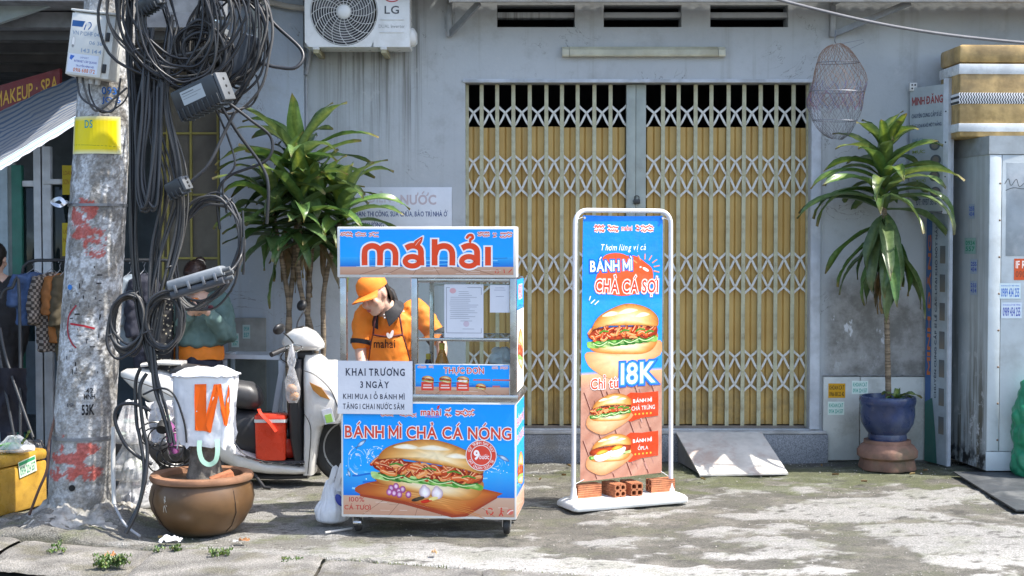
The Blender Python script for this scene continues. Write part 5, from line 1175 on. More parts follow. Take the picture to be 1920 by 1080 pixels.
coil('second coil of black cables behind the splice box near the blue wall', (432, 70), 62, 105, 8.2, 15, .0075, -.18, .13, jit=.3, seed=2, yl=.09)
coil('smaller tight coil of cables above the splice box', (385, 100), 42, 48, 8.1, 8, .009, .2, .1, jit=.2, seed=3)
coil('tight oval coil of black cables against the pole at waist height', (240, 606), 32, 56, 8.08, 9, .008, -.1, .08, jit=.14, seed=4, yl=.04)
coil('oval coil of black cables in front of the green sweatshirt', (308, 604), 33, 50, 8.05, 7, .008, -.12, .06, jit=.1, seed=5, yl=.03)
coil('wide loop of black cables hanging at the right of the pole', (385, 470), 62, 104, 8.15, 6, .008, -.25, .04, jit=.05, seed=6, yl=.03)
def bundle(label, pts, n, r, spread, seed, m=None):
    rs = random.Random(seed); t = thing('cable_bundle', label, 'cable bundle', P(*pts[-1]))
    for i in range(n):
        o = Vector((rs.gauss(0, spread), rs.gauss(0, spread * .6), 0)); q = MB()
        pp = [P(*s) + o * (1 + .5 * rs.uniform(-1, 1)) + Vector((rs.gauss(0, spread * .35), rs.gauss(0, spread * .2), rs.gauss(0, .02))) for s in pts]
        q.tube(cr(pp, 7), r * rs.uniform(.75, 1.2), 6); q.build('cable', m or rs.choice((blk, blk, blk2, blk3)), t, 70, True)
    return t
bundle('thick bundle of black cables running down the right edge of the pole', [(240, -40, 8.15), (238, 80, 8.15), (245, 200, 8.12), (246, 330, 8.1), (248, 470, 8.1), (262, 590, 8.08), (285, 680, 8.06)], 10, .0082, .015, 21)
bundle('grey sheathed cable bundle bound by wire beside the pole', [(285, 60, 8.08), (276, 150, 8.06), (270, 220, 8.04), (264, 320, 8.05), (272, 385, 8.04), (288, 372, 8.02), (296, 260, 8.03), (300, 160, 8.05)], 11, .0085, .017, 22, blk2)
bundle('middle bundle of hanging cables below the splice box', [(318, 40, 8.1), (306, 145, 8.05), (312, 215, 8.03), (330, 320, 8.05), (332, 430, 8.1), (300, 560, 8.1), (285, 640, 8.08)], 6, .0078, .014, 23)
bundle('bundle of cables dropping from the upper coil toward the dracaena', [(300, -30, 8.15), (330, 90, 8.1), (300, 160, 8.1), (288, 240, 8.08), (312, 350, 8.08), (290, 470, 8.1), (284, 570, 8.08)], 6, .0072, .022, 24)
bundle('cables crossing from the street line above the pole', [(150, -30, 8.3), (260, -10, 8.1), (370, -20, 8.15), (470, -10, 8.3), (560, -40, 8.5)], 7, .009, .03, 25)
bundle('bundle of cables dropping from the coils to the foot of the pot', [(283, 650, 8.05), (292, 720, 8.02), (305, 770, 8.0), (318, 830, 7.98)], 4, .0095, .010, 26)
bundle('short fan of strands bound under the white distribution box', [(150, 145, 8.2), (155, 175, 8.15), (180, 205, 8.12), (215, 198, 8.12), (235, 165, 8.12)], 3, .006, .012, 27)
cable([(470, -20, 8.4), (510, 40, 8.3), (566, 95, 8.25), (556, 126, 8.2), (520, 126, 8.2), (488, 118, 8.2)], .0105, 'single cable looping out against the blue wall beside the air conditioner')
cable([(425, 190, 8.1), (470, 225, 8.15), (508, 258, 8.2), (500, 300, 8.2), (430, 330, 8.2), (408, 365, 8.2), (412, 430, 8.2)], .009, 'thin cable curving from the splice box past the dracaena leaves')
cable([(415, 200, 8.1), (450, 255, 8.15), (490, 310, 8.2), (503, 350, 8.2), (500, 420, 8.2)], .010, 'thick dark cable running diagonally from the splice box into the dracaena')
cable([(440, 210, 8.12), (420, 250, 8.12), (390, 310, 8.1), (345, 360, 8.1), (300, 480, 8.1), (282, 560, 8.08)], .010, 'straight grey cable slanting from the splice box down to the pole', blk2)
cable([(405, 205, 8.1), (430, 265, 8.15), (440, 310, 8.15), (418, 345, 8.15), (425, 400, 8.15)], .006, 'fine dark cable dangling under the splice box')
cable([(455, 395, 8.15), (458, 470, 8.13), (456, 515, 8.13)], .007, 'short cable end hanging below the wide loop')
cable([(480, 140, 8.2), (485, 170, 8.2), (470, 198, 8.2), (440, 205, 8.15)], .006, 'fine cable bowing down behind the splice box')
cable([(263, 690, 8.03), (254, 720, 8.03), (256, 790, 8.0), (262, 820, 7.98), (270, 880, 7.95), (262, 940, 7.92), (240, 985, 7.9)], .0105, 'black cable dropping along the pole foot to the pavement, left one')
cable([(275, 700, 8.02), (262, 730, 8.0), (268, 800, 7.98), (276, 840, 7.97), (272, 900, 7.93), (256, 960, 7.9), (236, 1000, 7.88)], .011, 'black cable dropping along the pole foot to the pavement, right one')
cable([(282, 770, 8.0), (250, 757, 8.0), (222, 762, 8.0), (216, 790, 8.0), (236, 835, 7.98), (268, 862, 7.97), (285, 870, 7.97)], .0105, 'black cable looping left across the rubbish bags beside the pole')
cable([(268, 740, 8.0), (300, 728, 8.0), (326, 740, 8.0), (345, 790, 8.02), (350, 830, 8.02)], .006, 'thin black wire arching toward the white bag on the stump')
solo(MB().tube(path_px([(213, 800, 8.15), (212, 870, 8.12), (214, 945, 8.08)], 6), .013, 8), 'conduit_pipe', 'pale plastic conduit standing against the right of the pole foot', 'pipe', mat('pale_conduit', (.5, .5, .48), .5))
cable([(214, 945, 8.08), (222, 962, 8.05), (236, 985, 7.98), (262, 1005, 7.9)], .008, 'grey lead running from the pale conduit over the broken footing', mat('grey_pipe', (.33, .34, .36)))
solo(MB().tube(path_px([(104, 780, 8.32), (92, 830, 8.25), (88, 880, 8.2), (72, 920, 8.2), (55, 965, 8.25)], 6), .009, 6), 'rusty_rod', 'thin brown rod leaning beside the yellow foam box and the pole', 'rod', mat('rust_rod', (.13, .07, .05), .7))
# splice closures
def closure(label, c, Y, L, Wd, H, ang, m, ribs=0, lab=None, yaw=-.35):
    o = P(*c, Y); t = thing('splice_closure', label, 'splice closure', o); t.rotation_euler = (Matrix.Rotation(ang, 4, 'Y') @ Matrix.Rotation(yaw, 4, 'Z')).to_euler()
    q = MB(); q.bb(-L / 2, L / 2, -Wd / 2, Wd / 2, -H / 2, H / 2, .015); q.build('shell', m, t)
    for i in range(ribs): x = -L / 2 + L * (i + .5) / ribs; q = MB(); q.bb(x - .004, x + .004, -Wd / 2 - .006, Wd / 2 + .006, -H / 2 - .007, -H / 2 + H * .35, .002); q.build('rib', m, t)
    q = MB(); q.bb(L / 2 - .002, L / 2 + .02, -Wd / 2 + .006, Wd / 2 - .006, -H / 2 + .006, H / 2 - .004, .006); e_ = q.build('end_plate', mat('grey_end_plate', (.10, .108, .115), .6), t)
    for z in (-H * .25, 0, H * .25): q = MB(); q.cyl((L / 2 + .018, 0, z), (L / 2 + .023, 0, z), .008, 10); q.build('port', mat('hole_black', (.006, .006, .006)), e_)
    if lab:
        p = Pr((0, 0, 100, 40), L * .5, H * .45); p.rect(0, 0, 100, 40, '#aeb6ba'); p.rect(6, 6, 60, 9, '#6a7076'); p.rect(6, 14, 90, 16, '#80868a'); p.rect(6, 22, 70, 24, '#80868a'); p.build(t, pmat(), 'label', (-L * .28, -Wd / 2 - .001, -H * .1))
    return t
closure('black splice box with pale label hanging among the cables', (378, 182), 7.98, .30, .13, .17, R(-21), mat('black_case', (.03, .035, .04), .35), 9, True)
closure('small black splice box under the cable coils beside the pole', (332, 352), 8.0, .11, .09, .09, R(-25), mat('black_case', (.03, .035, .04)), 4)
closure('flat dark splice case high behind the second coil', (450, 110), 8.32, .14, .06, .3, R(15), mat('slate_case', (.06, .075, .10), .4), 0, False, .3)
closure('ribbed black splice head at the top beside the white box', (280, 8), 8.0, .14, .09, .08, R(-25), mat('black_case', (.03, .035, .04)), 6)
o = P(372, 528, 7.95); t = thing('splice_closure', 'grey finned splice closure held level before the face of the person in green', 'splice closure', o); t.rotation_euler = (0, R(-16), R(-8))
q = MB(); q.slo([(-.165, .045, -.005, .05), (-.16, .05, -.01, .055), (.15, .05, -.01, .055), (.16, .045, -.006, .05)], 16, 'x', 0, 4); q.build('lid', mat('slate_grey_shell', (.20, .22, .24), .5, bump=.4), t, 40)
q = MB(); q.slo([(-.16, -.012, -.055, .052), (.155, -.012, -.055, .052)], 16, 'x', 0, 4); q.build('tray', mat('dark_shell', (.06, .065, .075), .5), t, 40)
for x in (-.12, -.04, .05, .12): q = MB(); q.bb(x - .008, x + .008, -.064, -.05, -.03, .015, .002); q.build('clip', mat('dull_strap', (.22, .23, .25)), t)
for y, z in ((-.02, .02), (.015, .0), (-.01, -.03)): q = MB(); q.cyl((.155, y, z), (.205, y, z), .013, 10); q.build('nozzle', mat('grey_end_plate', (.38, .40, .42)), t)
cable([(428, 510, 7.95), (440, 500, 8.0), (452, 478, 8.1), (456, 445, 8.12)], .010, 'cable leaving the grey splice closure up into the wide loop')
# ================================================================== SCOOTER
YS = 9.7
sx = lambda px: P(px, 0, YS).x
sz = lambda py: P(960, py, YS).z
so = Vector((sx(480), YS, 0))
sc = thing('scooter', 'white step-through scooter parked side-on behind the cart', 'scooter', so)
wp = mat('white_scooter_paint', (.74, .73, .70), .2, var=.04, dirt=(.48, .44, .36), dirt_amt=.3, ds=4, bump=0, Coat_Weight=.5); bp = mat('black_scooter_plastic', (.025, .025, .027), .45); st_ = mat('black_seat_vinyl', (.045, .045, .048), .4, bump=.3, bs=200)
L_ = lambda st: [(sx(a), sz(b), sz(c), d) + ((YS + e[0],) if e else (YS,)) for a, b, c, d, *e in st]
def S_(name, st, m, par=sc, n=18, pw=2.6): q = MB(); q.slo(L_(st), n, 'x', YS, pw); return q.build(name, m, par, 45, True)
tail = S_('tail_fairing', [(222, 696, 706, .03), (232, 691, 716, .06), (260, 690, 742, .10), (300, 694, 768, .13), (345, 705, 802, .142), (390, 742, 840, .147), (415, 782, 866, .147), (450, 836, 881, .145), (500, 858, 886, .152), (555, 864, 887, .152), (574, 868, 885, .14)], wp)
S_('tail_light', [(217, 699, 710, .03), (224, 696, 712, .055), (240, 694, 716, .07)], mat('red_lens', (.3, .02, .02), .15), tail)
q = MB(); q.slo([(sx(380), sz(815), sz(852), .004, YS - .148), (sx(420), sz(842), sz(866), .004, YS - .150), (sx(440), sz(862), sz(870), .003, YS - .147)], 12, 'x'); q.build('side_vent', bp, tail, 45, True)
S_('seat', [(318, 688, 699, .07), (335, 681, 706, .115), (380, 686, 722, .13), (415, 700, 750, .132), (440, 712, 764, .13), (468, 716, 768, .122), (482, 728, 764, .10), (488, 742, 758, .06)], st_)
S_('under_seat_panel', [(398, 752, 790, .09), (420, 764, 818, .112), (450, 766, 848, .115), (478, 768, 852, .112), (490, 776, 852, .09)], bp)
S_('grab_rail', [(262, 680, 688, .07), (300, 674, 684, .09), (340, 676, 686, .09)], wp)
q = MB(); q.bb(sx(488), sx(572), YS - .145, YS + .145, sz(862), sz(858), .004); q.build('floor_mat', bp, sc, 45, True)
q = MB(); q.grid(lambda u, v: (sx(440 + 132 * u), YS - .10 - .055 * v, sz(846 + 18 * min(1, u * 2.2) - 1) + .012 + .004 * fb(u * 30, v * 9) - .01 * v), 60, 6); q.build('foil_trim', mat('crinkled_foil', (.6, .58, .6), .25, .8), sc, 45, True)
def SZ(name, st, m, pw=2.6, par=sc): q = MB(); q.slo([(sz(a), sx(b), sx(c), d, YS) for a, b, c, d in st], 18, 'z', YS, pw); return q.build(name, m, par, 45, True)
SZ('leg_shield', [(886, 588, 566, .13), (860, 592, 568, .15), (820, 598, 569, .165), (795, 606, 569, .175), (778, 640, 569, .185), (745, 652, 568, .18), (715, 640, 567, .16), (690, 622, 567, .13), (672, 608, 568, .10), (664, 598, 570, .07)], wp, 3.6)
SZ('inner_panel', [(866, 569, 552, .14), (820, 569, 543, .155), (770, 569, 540, .16), (725, 568, 542, .15), (690, 568, 548, .12), (672, 566, 554, .08)], bp, 3.6)
SZ('front_cowl_trim', [(790, 640, 600, .14), (765, 668, 610, .13), (735, 674, 610, .11), (700, 656, 605, .08), (675, 630, 600, .05)], wp)
S_('headset', [(526, 636, 646, .03), (534, 626, 654, .07), (550, 615, 658, .12), (570, 613, 657, .14), (588, 622, 656, .13), (600, 636, 654, .09), (605, 644, 652, .04)], wp, pw=3.4)
S_('steering_column', [(556, 654, 672, .05), (570, 652, 680, .055), (584, 654, 676, .05)], bp)
S_('instrument_panel', [(540, 622, 634, .05), (552, 614, 630, .075), (566, 610, 624, .06)], bp)
q = MB(); q.ball((sx(594), YS - .03, sz(648)), .05, 14, None, (.55, 1.4, .7)); q.build('headlight', mat('clear_lens', (.5, .52, .55), .1), sc, 60, True)
q = MB(); q.ball((sx(566), YS - .115, sz(640)), .035, 14, None, (1.1, .35, .8)); q.build('indicator', mat('smoked_lens', (.06, .05, .05), .1), sc, 60, True)
for nm, pts, y_ in (('panel_seam', [(424, 790), (452, 838), (490, 856), (565, 868)], -.152), ('panel_seam', [(232, 704), (290, 722), (345, 752), (392, 800)], -.136), ('panel_seam', [(572, 690), (596, 700), (624, 728), (640, 770)], -.168), ('panel_seam', [(574, 770), (586, 800), (580, 880)], -.176)):
    q = MB(); q.tube(cr([(sx(a), YS + y_ - .004, sz(b)) for a, b in pts], 5), .0035, 6); q.build(nm, bp, sc, 60, True)
q = MB(); q.prism([(sx(a), sz(b)) for a, b in ((584, 712), (606, 722), (622, 744), (604, 738), (590, 726))], YS - .185, YS - .165); q.build('front_indicator', mat('amber_lens', (.45, .2, .04), .15), sc, 0, True)
for s_ in (-1, 1):
    q = MB(); q.tube(cr([(sx(545), YS + s_ * .2, sz(648)), (sx(530), YS + s_ * .16, sz(668)), (sx(548), YS + s_ * .06, sz(684)), (sx(566), YS + s_ * .04, sz(700))], 5), .004, 6); q.build('control_cable', bp, sc, 60, True)
chrome = mat('chrome', (.7, .7, .7), .12, 1.); alu = mat('cast_alloy', (.42, .42, .42), .35, .8)
for s_ in (-1, 1):
    q = MB(); q.tube(cr([(sx(556), YS + s_ * .09, sz(646)), (sx(548), YS + s_ * .2, sz(645)), (sx(534), YS + s_ * .3, sz(652))], 5), .011, 8); q.build('handlebar', chrome, sc, 60, True)
    q = MB(); q.cyl((sx(541), YS + s_ * .26, sz(649)), (sx(522), YS + s_ * .365, sz(657)), .0175, 12); q.build('grip', bp, sc, 60, True)
    q = MB(); q.tube(cr([(sx(556), YS + s_ * .2, sz(642)), (sx(575), YS + s_ * .26, sz(646)), (sx(566), YS + s_ * .36, sz(652))], 5), .005, 6); q.build('brake_lever', chrome, sc, 60, True)
for s_, mx, my in ((-1, 533, 612), (1, 551, 576)):
    q = MB(); q.tube(cr([(sx(552), YS + s_ * .13, sz(640)), (sx(546), YS + s_ * .2, sz((640 + my) / 2 + 2)), (sx(mx + 8), YS + s_ * .27, sz(my + 8))], 5), .0055, 6); stm_ = q.build('mirror_stem', bp, sc, 60, True)
    q = MB(); M_ = Matrix.Rotation(R(25 * s_), 4, 'Z') @ Matrix.Rotation(R(24), 4, 'Y'); q.ball((sx(mx), YS + s_ * .29, sz(my)), .055, 16, M_, (.45, 1.1, .72) if s_ < 0 else (.55, 1.05, .75)); mr = q.build('mirror', bp, sc, 60, True)
    q = MB(); q.ball((sx(mx) - .016, YS + s_ * .29 - .012, sz(my)), .048, 16, M_, (.25, 1.05, .68)); q.build('mirror_glass', chrome, mr, 60, True)
def wheel(px, py, r):
    c = Vector((sx(px), YS, sz(py))); M_ = Matrix.Rotation(R(90), 4, 'X'); root = None
    q = MB(); q.lathe([(r * .70, -.032), (r * .82, -.045), (r * .93, -.04), (r * .99, -.02), (r, 0), (r * .99, .02), (r * .93, .04), (r * .82, .045), (r * .70, .032)], 40, c, M_); root = q.build('wheel', rub, sc, 50, True)
    q = MB(); q.lathe([(r * .62, -.03), (r * .70, -.034), (r * .70, .034), (r * .62, .03)], 40, c, M_); q.build('rim', alu, root, 50); root.children[-1].data.transform(Matrix.Translation(-so))
    for k in range(5):
        a = 2 * pi * k / 5 + .3; q = MB(); q.ribbon([c + Vector((cos(a + b) * rr_ * r, -.004 * k, sin(a + b) * rr_ * r)) for rr_, b in ((.1, -.1), (.4, .08), (.66, .0))], .028, .03, (0, 1, 0)); o_ = q.build('spoke', alu, root, 50); o_.data.transform(Matrix.Translation(-so))
    q = MB(); q.lathe([(.002, -.05), (.035, -.05), (.045, -.03), (.045, .03), (.035, .05), (.002, .05)], 20, c, M_); o_ = q.build('hub', alu, root, 50); o_.data.transform(Matrix.Translation(-so))
wr = .262; wy = 450 + (CAM_H - wr) * F_PX / YS
wheel(654, wy, wr); wheel(300, wy, wr)
q = MB()
def fend(u, v):
    a = R(20 + 150 * u); rr2 = wr + .035 + .01 * sin(pi * v); b = (v - .5) * 2; return (sx(654) + rr2 * cos(a) * (1 - .05 * b * b), YS + .07 * b, sz(wy) + rr2 * sin(a) - .03 * b * b)
q.grid(fend, 24, 8); q.build('front_fender', wp, sc, 60, True)
for s_ in (-1, 1): q = MB(); q.tube([(sx(622), YS + s_ * .075, sz(735)), (sx(654), YS + s_ * .075, sz(wy))], .017, 10); q.build('fork_leg', alu, sc, 60, True)
q = MB(); q.box((sx(619), YS - .19, sz(774)), (.07, .004, .10), Matrix.Rotation(R(-14), 3, 'Y'), .001); fl = q.build('inspection_sticker', mat('white_paper', (.66, .68, .74)), sc, 0, True)
q = MB(); q.box((sx(620), YS - .193, sz(778)), (.045, .003, .055), Matrix.Rotation(R(-14), 3, 'Y')); q.build('green_mark', mat('green_print', (.35, .62, .12), .5), sc, 0, True)
S_('engine_block', [(255, 800, 850, .05, .03), (300, 795, 862, .09, .03), (380, 820, 880, .10, .02), (420, 850, 890, .08, .0)], mat('dark_engine', (.05, .05, .05), .5))
S_('muffler', [(210, 810, 845, .04, -.12), (225, 805, 850, .055, -.12), (320, 815, 862, .055, -.12), (345, 830, 860, .03, -.12)], mat('black_muffler', (.04, .04, .042), .4))
S_('under_tray', [(430, 884, 895, .08), (520, 886, 897, .10), (575, 884, 896, .08)], bp)
q = MB(); q.tube([(sx(478), YS - .12, sz(884)), (sx(500), YS - .2, .01), (sx(512), YS - .2, .006)], .011, 8); q.build('side_stand', bp, sc, 60, True)
for s_ in (-1, 1): q = MB(); q.tube([(sx(300), YS + s_ * .13, sz(wy)), (sx(318), YS + s_ * .12, sz(750))], .02, 10); q.build('shock_absorber', chrome if s_ > 0 else bp, sc, 60, True)
# helmet on the footboard
fz = sz(858) + .001
t = thing('helmet', 'glossy black and red open helmet on the scooter footboard', 'helmet', (sx(528), YS + .02, fz))
q = MB(); q.ball((0, 0, .155), .135, 24, Matrix.Rotation(R(-20), 4, 'Y'), (1.02, .92, .95)); q.build('shell', mat('gloss_black', (.012, .012, .014), .08, bump=0), t, 60)
q = MB(); rg = [[Vector((r_ * 1.02 * cos(a), r_ * .93 * sin(a), z)) for a in [2 * pi * k / 24 for k in range(24)]] for r_, z in ((.130, .15), (.139, .11), (.136, .06), (.118, .02), (.09, .004))]; q.loft(rg, False); q.build('red_band', mat('red_gloss', (.55, .04, .025), .15, bump=0), t, 60)
q = MB(); q.grid(lambda u, v: ((.142) * cos(R(-60 + 120 * u)) * cos(R(5 + 45 * v)), .135 * sin(R(-60 + 120 * u)) * cos(R(5 + 45 * v)), .15 + .138 * sin(R(5 + 45 * v))), 12, 6); q.build('visor', mat('dark_visor', (.02, .02, .025), .05), t, 60)
# red cooler
t = thing('drinks_cooler', 'bright red drinks cooler with white band standing on the scooter footboard', 'cooler', (sx(509), YS - .085, fz + .002)); red = mat('red_plastic', (.72, .055, .02), .3, var=.05, bump=0)
hw, hd, hh = 29 * YS / F_PX, .065, sz(788) - fz
q = MB(); q.loft([rr_(hw * .92, hd * .92, .02, 0), rr_(hw * .96, hd * .96, .02, .01), rr_(hw, hd, .02, hh)]); q.build('tub', red, t, 45)
q = MB(); q.loft([rr_(hw * 1.05, hd * 1.06, .02, hh + .001), rr_(hw * 1.05, hd * 1.06, .02, hh + .022)]); q.build('white_band', mat('white_plastic', (.72, .73, .71)), t, 45)
q = MB(); q.loft([rr_(hw * 1.03, hd * 1.04, .02, hh + .023), rr_(hw * 1.02, hd * 1.02, .02, hh + .045), rr_(hw * .9, hd * .9, .02, hh + .055)]); q.build('lid', red, t, 45)
q = MB(); q.ribbon(cr([(hw * .4, -hd - .012, hh - .06), (.0, -hd - .016, hh + .0), (-hw * .55, -hd - .01, hh + .06), (-hw * .75, -hd + .02, hh + .09)], 5), .022, .008, (.3, -.8, .4)); q.build('carry_handle', red, t, 45)
# bread bag hanging from the handlebar
t = thing('bread_bag', 'clear plastic bag of bread rolls hanging from the scooter handlebar', 'bag', (sx(551), YS - .23, sz(648)))
film = filmmat('clear_film', (.85, .86, .88), .38)
q = MB(); rgs = []
for i, (py, r_) in enumerate(((640, .008), (655, .02), (672, .032), (684, .016), (694, .03), (706, .045), (722, .05), (738, .046), (748, .03))):
    rgs.append([Vector((sx(553 + (2 if i > 5 else 0)) - sx(551) + r_ * (1 + .25 * noise.noise((cos(a) * 2, sin(a) * 2, i * .9))) * cos(a), r_ * .6 * sin(a) + .006 * noise.noise((a, i, 1)), sz(py) - sz(648))) for a in [2 * pi * k / 18 for k in range(18)]])
q.loft(rgs); q.build('film', film, t, 80)
for dx, py, tl in ((2, 722, .2), (6, 736, -.3)): q = MB(); q.ball((sx(551 + dx) - sx(551), 0, sz(py) - sz(648)), .034, 14, Matrix.Rotation(tl, 4, 'Y'), (1.05, .7, .9)); q.build('bread_roll', mat('bread_crust', (.52, .26, .09), .6), t, 60)

# ================================================================== PEOPLE
def limb(mb, pts, rads, n=14, k=4):
    pp = cr(pts, k); rr2 = []
    for i in range(len(pp)): f = i / k; j = min(int(f), len(rads) - 2); rr2.append(rads[j] + (rads[j + 1] - rads[j]) * (f - j))
    mb.tube(pp, rr2, n); mb.ball(pts[0], rads[0], 12); mb.ball(pts[-1], rads[-1], 12)
def hand(mb, w_, d, nrm, curl=.6, s=1.):
    """palm plus five fingers; d = direction of the hand, nrm = palm normal (fingers curl towards it)"""
    d = Vector(d).normalized(); nrm = Vector(nrm); nrm = (nrm - d * nrm.dot(d)).normalized(); sd_ = d.cross(nrm)
    M_ = Matrix((sd_, d, nrm)).transposed(); w_ = Vector(w_); mb.ball(w_ + d * .045 * s, .042 * s, 12, M_, (.95, 1.15, .38))
    for i, L in enumerate((.068, .078, .073, .058)):
        b = w_ + d * .082 * s + sd_ * (-.030 + .02 * i) * s; pts = [b]; a = 0
        for seg in (.45, .32, .25): a += curl; pts.append(pts[-1] + (d * cos(a) + nrm * sin(a)) * L * seg * s * 1.1)
        mb.tube(pts, [.0095 * s, .009 * s, .0085 * s, .007 * s], 8); mb.ball(pts[-1], .007 * s, 8)
    b = w_ + d * .02 * s - sd_ * .034 * s; pts = [b, b + (d * .6 - sd_ * .8 + nrm * .2) * .034 * s, b + (d * 1.2 - sd_ * .75 + nrm * .6) * .05 * s, b + (d * 1.6 - sd_ * .4 + nrm * 1.) * .06 * s]; mb.tube(pts, [.012 * s, .011 * s, .0095 * s, .0075 * s], 8)
def head(mb, M_):
    """head facing local -y"""
    def e(c, r, sc_): mb.ball(M_ @ Vector(c), r, 16, M_.to_3x3(), sc_)
    e((0, .012, .025), .1, (.76, .95, .92)); e((0, -.03, -.03), .07, (.86, .82, 1.0)); e((0, -.052, -.078), .034, (1., .8, .75)); e((0, -.045, -.05), .05, (1.0, .7, .9))
    e((0, -.098, -.022), .014, (.9, 1.1, .9)); mb.tube([M_ @ Vector(q) for q in ((0, -.083, .03), (0, -.092, .0), (0, -.102, -.02))], [.007, .009, .012], 8); e((.011, -.09, -.026), .009, (1, 1, .8)); e((-.011, -.09, -.026), .009, (1, 1, .8))
    e((.03, -.07, .035), .022, (1.2, .6, .5)); e((-.03, -.07, .035), .022, (1.2, .6, .5)); e((.04, -.058, -.02), .028, (1, .8, .9)); e((-.04, -.058, -.02), .028, (1, .8, .9))
    e((.076, .01, .0), .026, (.3, .65, 1.1)); e((-.076, .01, .0), .026, (.3, .65, 1.1)); e((0, -.088, -.05), .015, (1.4, .6, .6))
def face_bits(par, M_):
    I = Matrix.LocRotScale(par.location, par.rotation_euler, None).inverted(); N = I @ M_
    def put(nm, fn, m):
        q = MB(); fn(q); q.v = [N @ a for a in q.v]; q.build(nm, m, par, 60)
    dkm = mat('dark_hair', (.02, .016, .014), .45, bump=.4, bs=150); 
    for s_ in (-1, 1):
        put('eye', lambda q: q.ball((s_ * .031, -.0795, .014), .011, 10, None, (1.3, .5, .45)), mat('eye_dark', (.03, .02, .018), .2)); put('eyebrow', lambda q: q.tube(cr([(s_ * .014, -.089, .034), (s_ * .032, -.086, .040), (s_ * .05, -.072, .034)], 3), .003, 6), dkm)
    put('lips', lambda q: (q.ball((0, -.0935, -.0475), .013, 10, None, (1.5, .55, .33)), q.ball((0, -.0925, -.0555), .012, 10, None, (1.25, .55, .36))), mat('lips', (.42, .11, .10), .4))
skin = NT('skin'); skc = skin.mix(skin.step(skin.noise(12, 4), .3, .7), (.55, .33, .24, 1), (.66, .43, .33, 1)); SKIN = skin.done(skc, .45, Subsurface_Weight=.08)
org = mat('orange_fabric', (.88, .24, .02), .75, var=.10, vs=10, bump=.3, bs=250); blkf = mat('black_fabric', (.02, .02, .024), .8, bump=.3, bs=250)
def legs(mb, pel, gx, gy, hip=.09, f=1.): 
    for s_ in (-1, 1): limb(mb, [(pel.x + s_ * hip, pel.y, pel.z), (gx + s_ * (hip + .01), (pel.y + gy) / 2 - .02, pel.z * .54), (gx + s_ * (hip + .01), gy, .085)], [.085 * f, .055 * f, .038 * f])
    for s_ in (-1, 1): limb(mb, [(gx + s_ * .1, gy + .04, .045), (gx + s_ * .11, gy - .13, .035)], [.042, .034])
def shoes(par, gx, gy):
    for s_ in (-1, 1):
        q = MB(); limb(q, [(gx + s_ * .1, gy + .045, .058), (gx + s_ * .105, gy - .05, .05), (gx + s_ * .11, gy - .135, .044)], [.056, .05, .043])
        for v in q.v: v.z = max(v.z, .001)
        q.build('shoe', mat('dark_shoe', (.03, .03, .032), .6), par, 60, True)
# ---- vendor leaning over the counter
YV = 8.78
V = lambda px, py, y=0: P(px, py, YV + y)
vd = thing('person', 'vendor in orange polo, apron and cap leaning over the cart counter', 'person', (V(735, 0).x, YV + .12, 0))
pel = V(742, 735, .16); nk = V(728, 585, -.02); hc = V(703, 557, -.10)
shr, shl = V(684, 592, -.02), V(786, 585, .05)
elr, wrr = V(676, 652, -.06), V(682, 700, -.19); ell, wrl = V(826, 640, -.02), V(826, 688, -.16)
HM = Matrix.Translation(hc) @ Matrix.Rotation(R(-17), 4, 'Y') @ Matrix.Rotation(R(-40), 4, 'Z') @ Matrix.Rotation(R(12), 4, 'X')
q = MB(); head(q, HM); limb(q, [nk, hc + (HM.to_3x3() @ Vector((0, .035, -.06)))], [.06, .052])
limb(q, [pel, pel.lerp(nk, .5), nk], [.12, .105, .08]); limb(q, [shl, nk + Vector((0, 0, -.03)), shr], [.045, .045, .045])
limb(q, [shr, elr, wrr], [.046, .038, .026]); limb(q, [shl, ell, wrl], [.05, .038, .026]); legs(q, pel, pel.x, YV + .2)
hand(q, wrr, (0.05, -.5, -.6), (.2, .3, -.8), .35, .95); hand(q, wrl, (-.15, -.4, -.75), (-.9, 0, -.2), .5, .95)
b_ = fuse(q, .0065, 3).build('body', SKIN, vd, 80, True); face_bits(vd, HM)
# polo shirt
q = MB(); mid = pel.lerp(nk, .5)
for f, rx_, ry_ in ((0, .16, .115), (.25, .155, .11), (.5, .165, .115), (.75, .175, .11), (.93, .14, .085), (1.02, .075, .062)): pass
rings = []
for f, rx_, ry_ in ((-.1, .165, .12), (0, .165, .12), (.25, .158, .112), (.5, .155, .112), (.72, .165, .11), (.88, .155, .09), (.97, .09, .072), (1.0, .07, .06)):
    c_ = pel.lerp(nk, f) + Vector((0, -.02 * sin(pi * max(0, f)), 0)); rings.append([c_ + Vector((rx_ * cos(a), ry_ * sin(a), .02 * cos(a) * (1 if f > .6 else 0))) for a in [2 * pi * k / 28 for k in range(28)]])
q.loft(rings); limb(q, [shl.lerp(nk, .3), shl, shl.lerp(ell, .78)], [.07, .073, .066]); limb(q, [shr.lerp(nk, .3), shr, shr.lerp(elr, .8)], [.068, .070, .062])
sh_ = fuse(q, .010, 2, .011, 11).build('polo_shirt', org, vd, 80, True)
for a, b, r_ in ((shl, ell, .07), (shr, elr, .066)):
    q = MB(); d = (b - a).normalized(); q.tube([a.lerp(b, .76), a.lerp(b, .90)], [r_ + .003, r_ + .001], 20); q.build('sleeve_cuff', blkf, vd, 60, True)
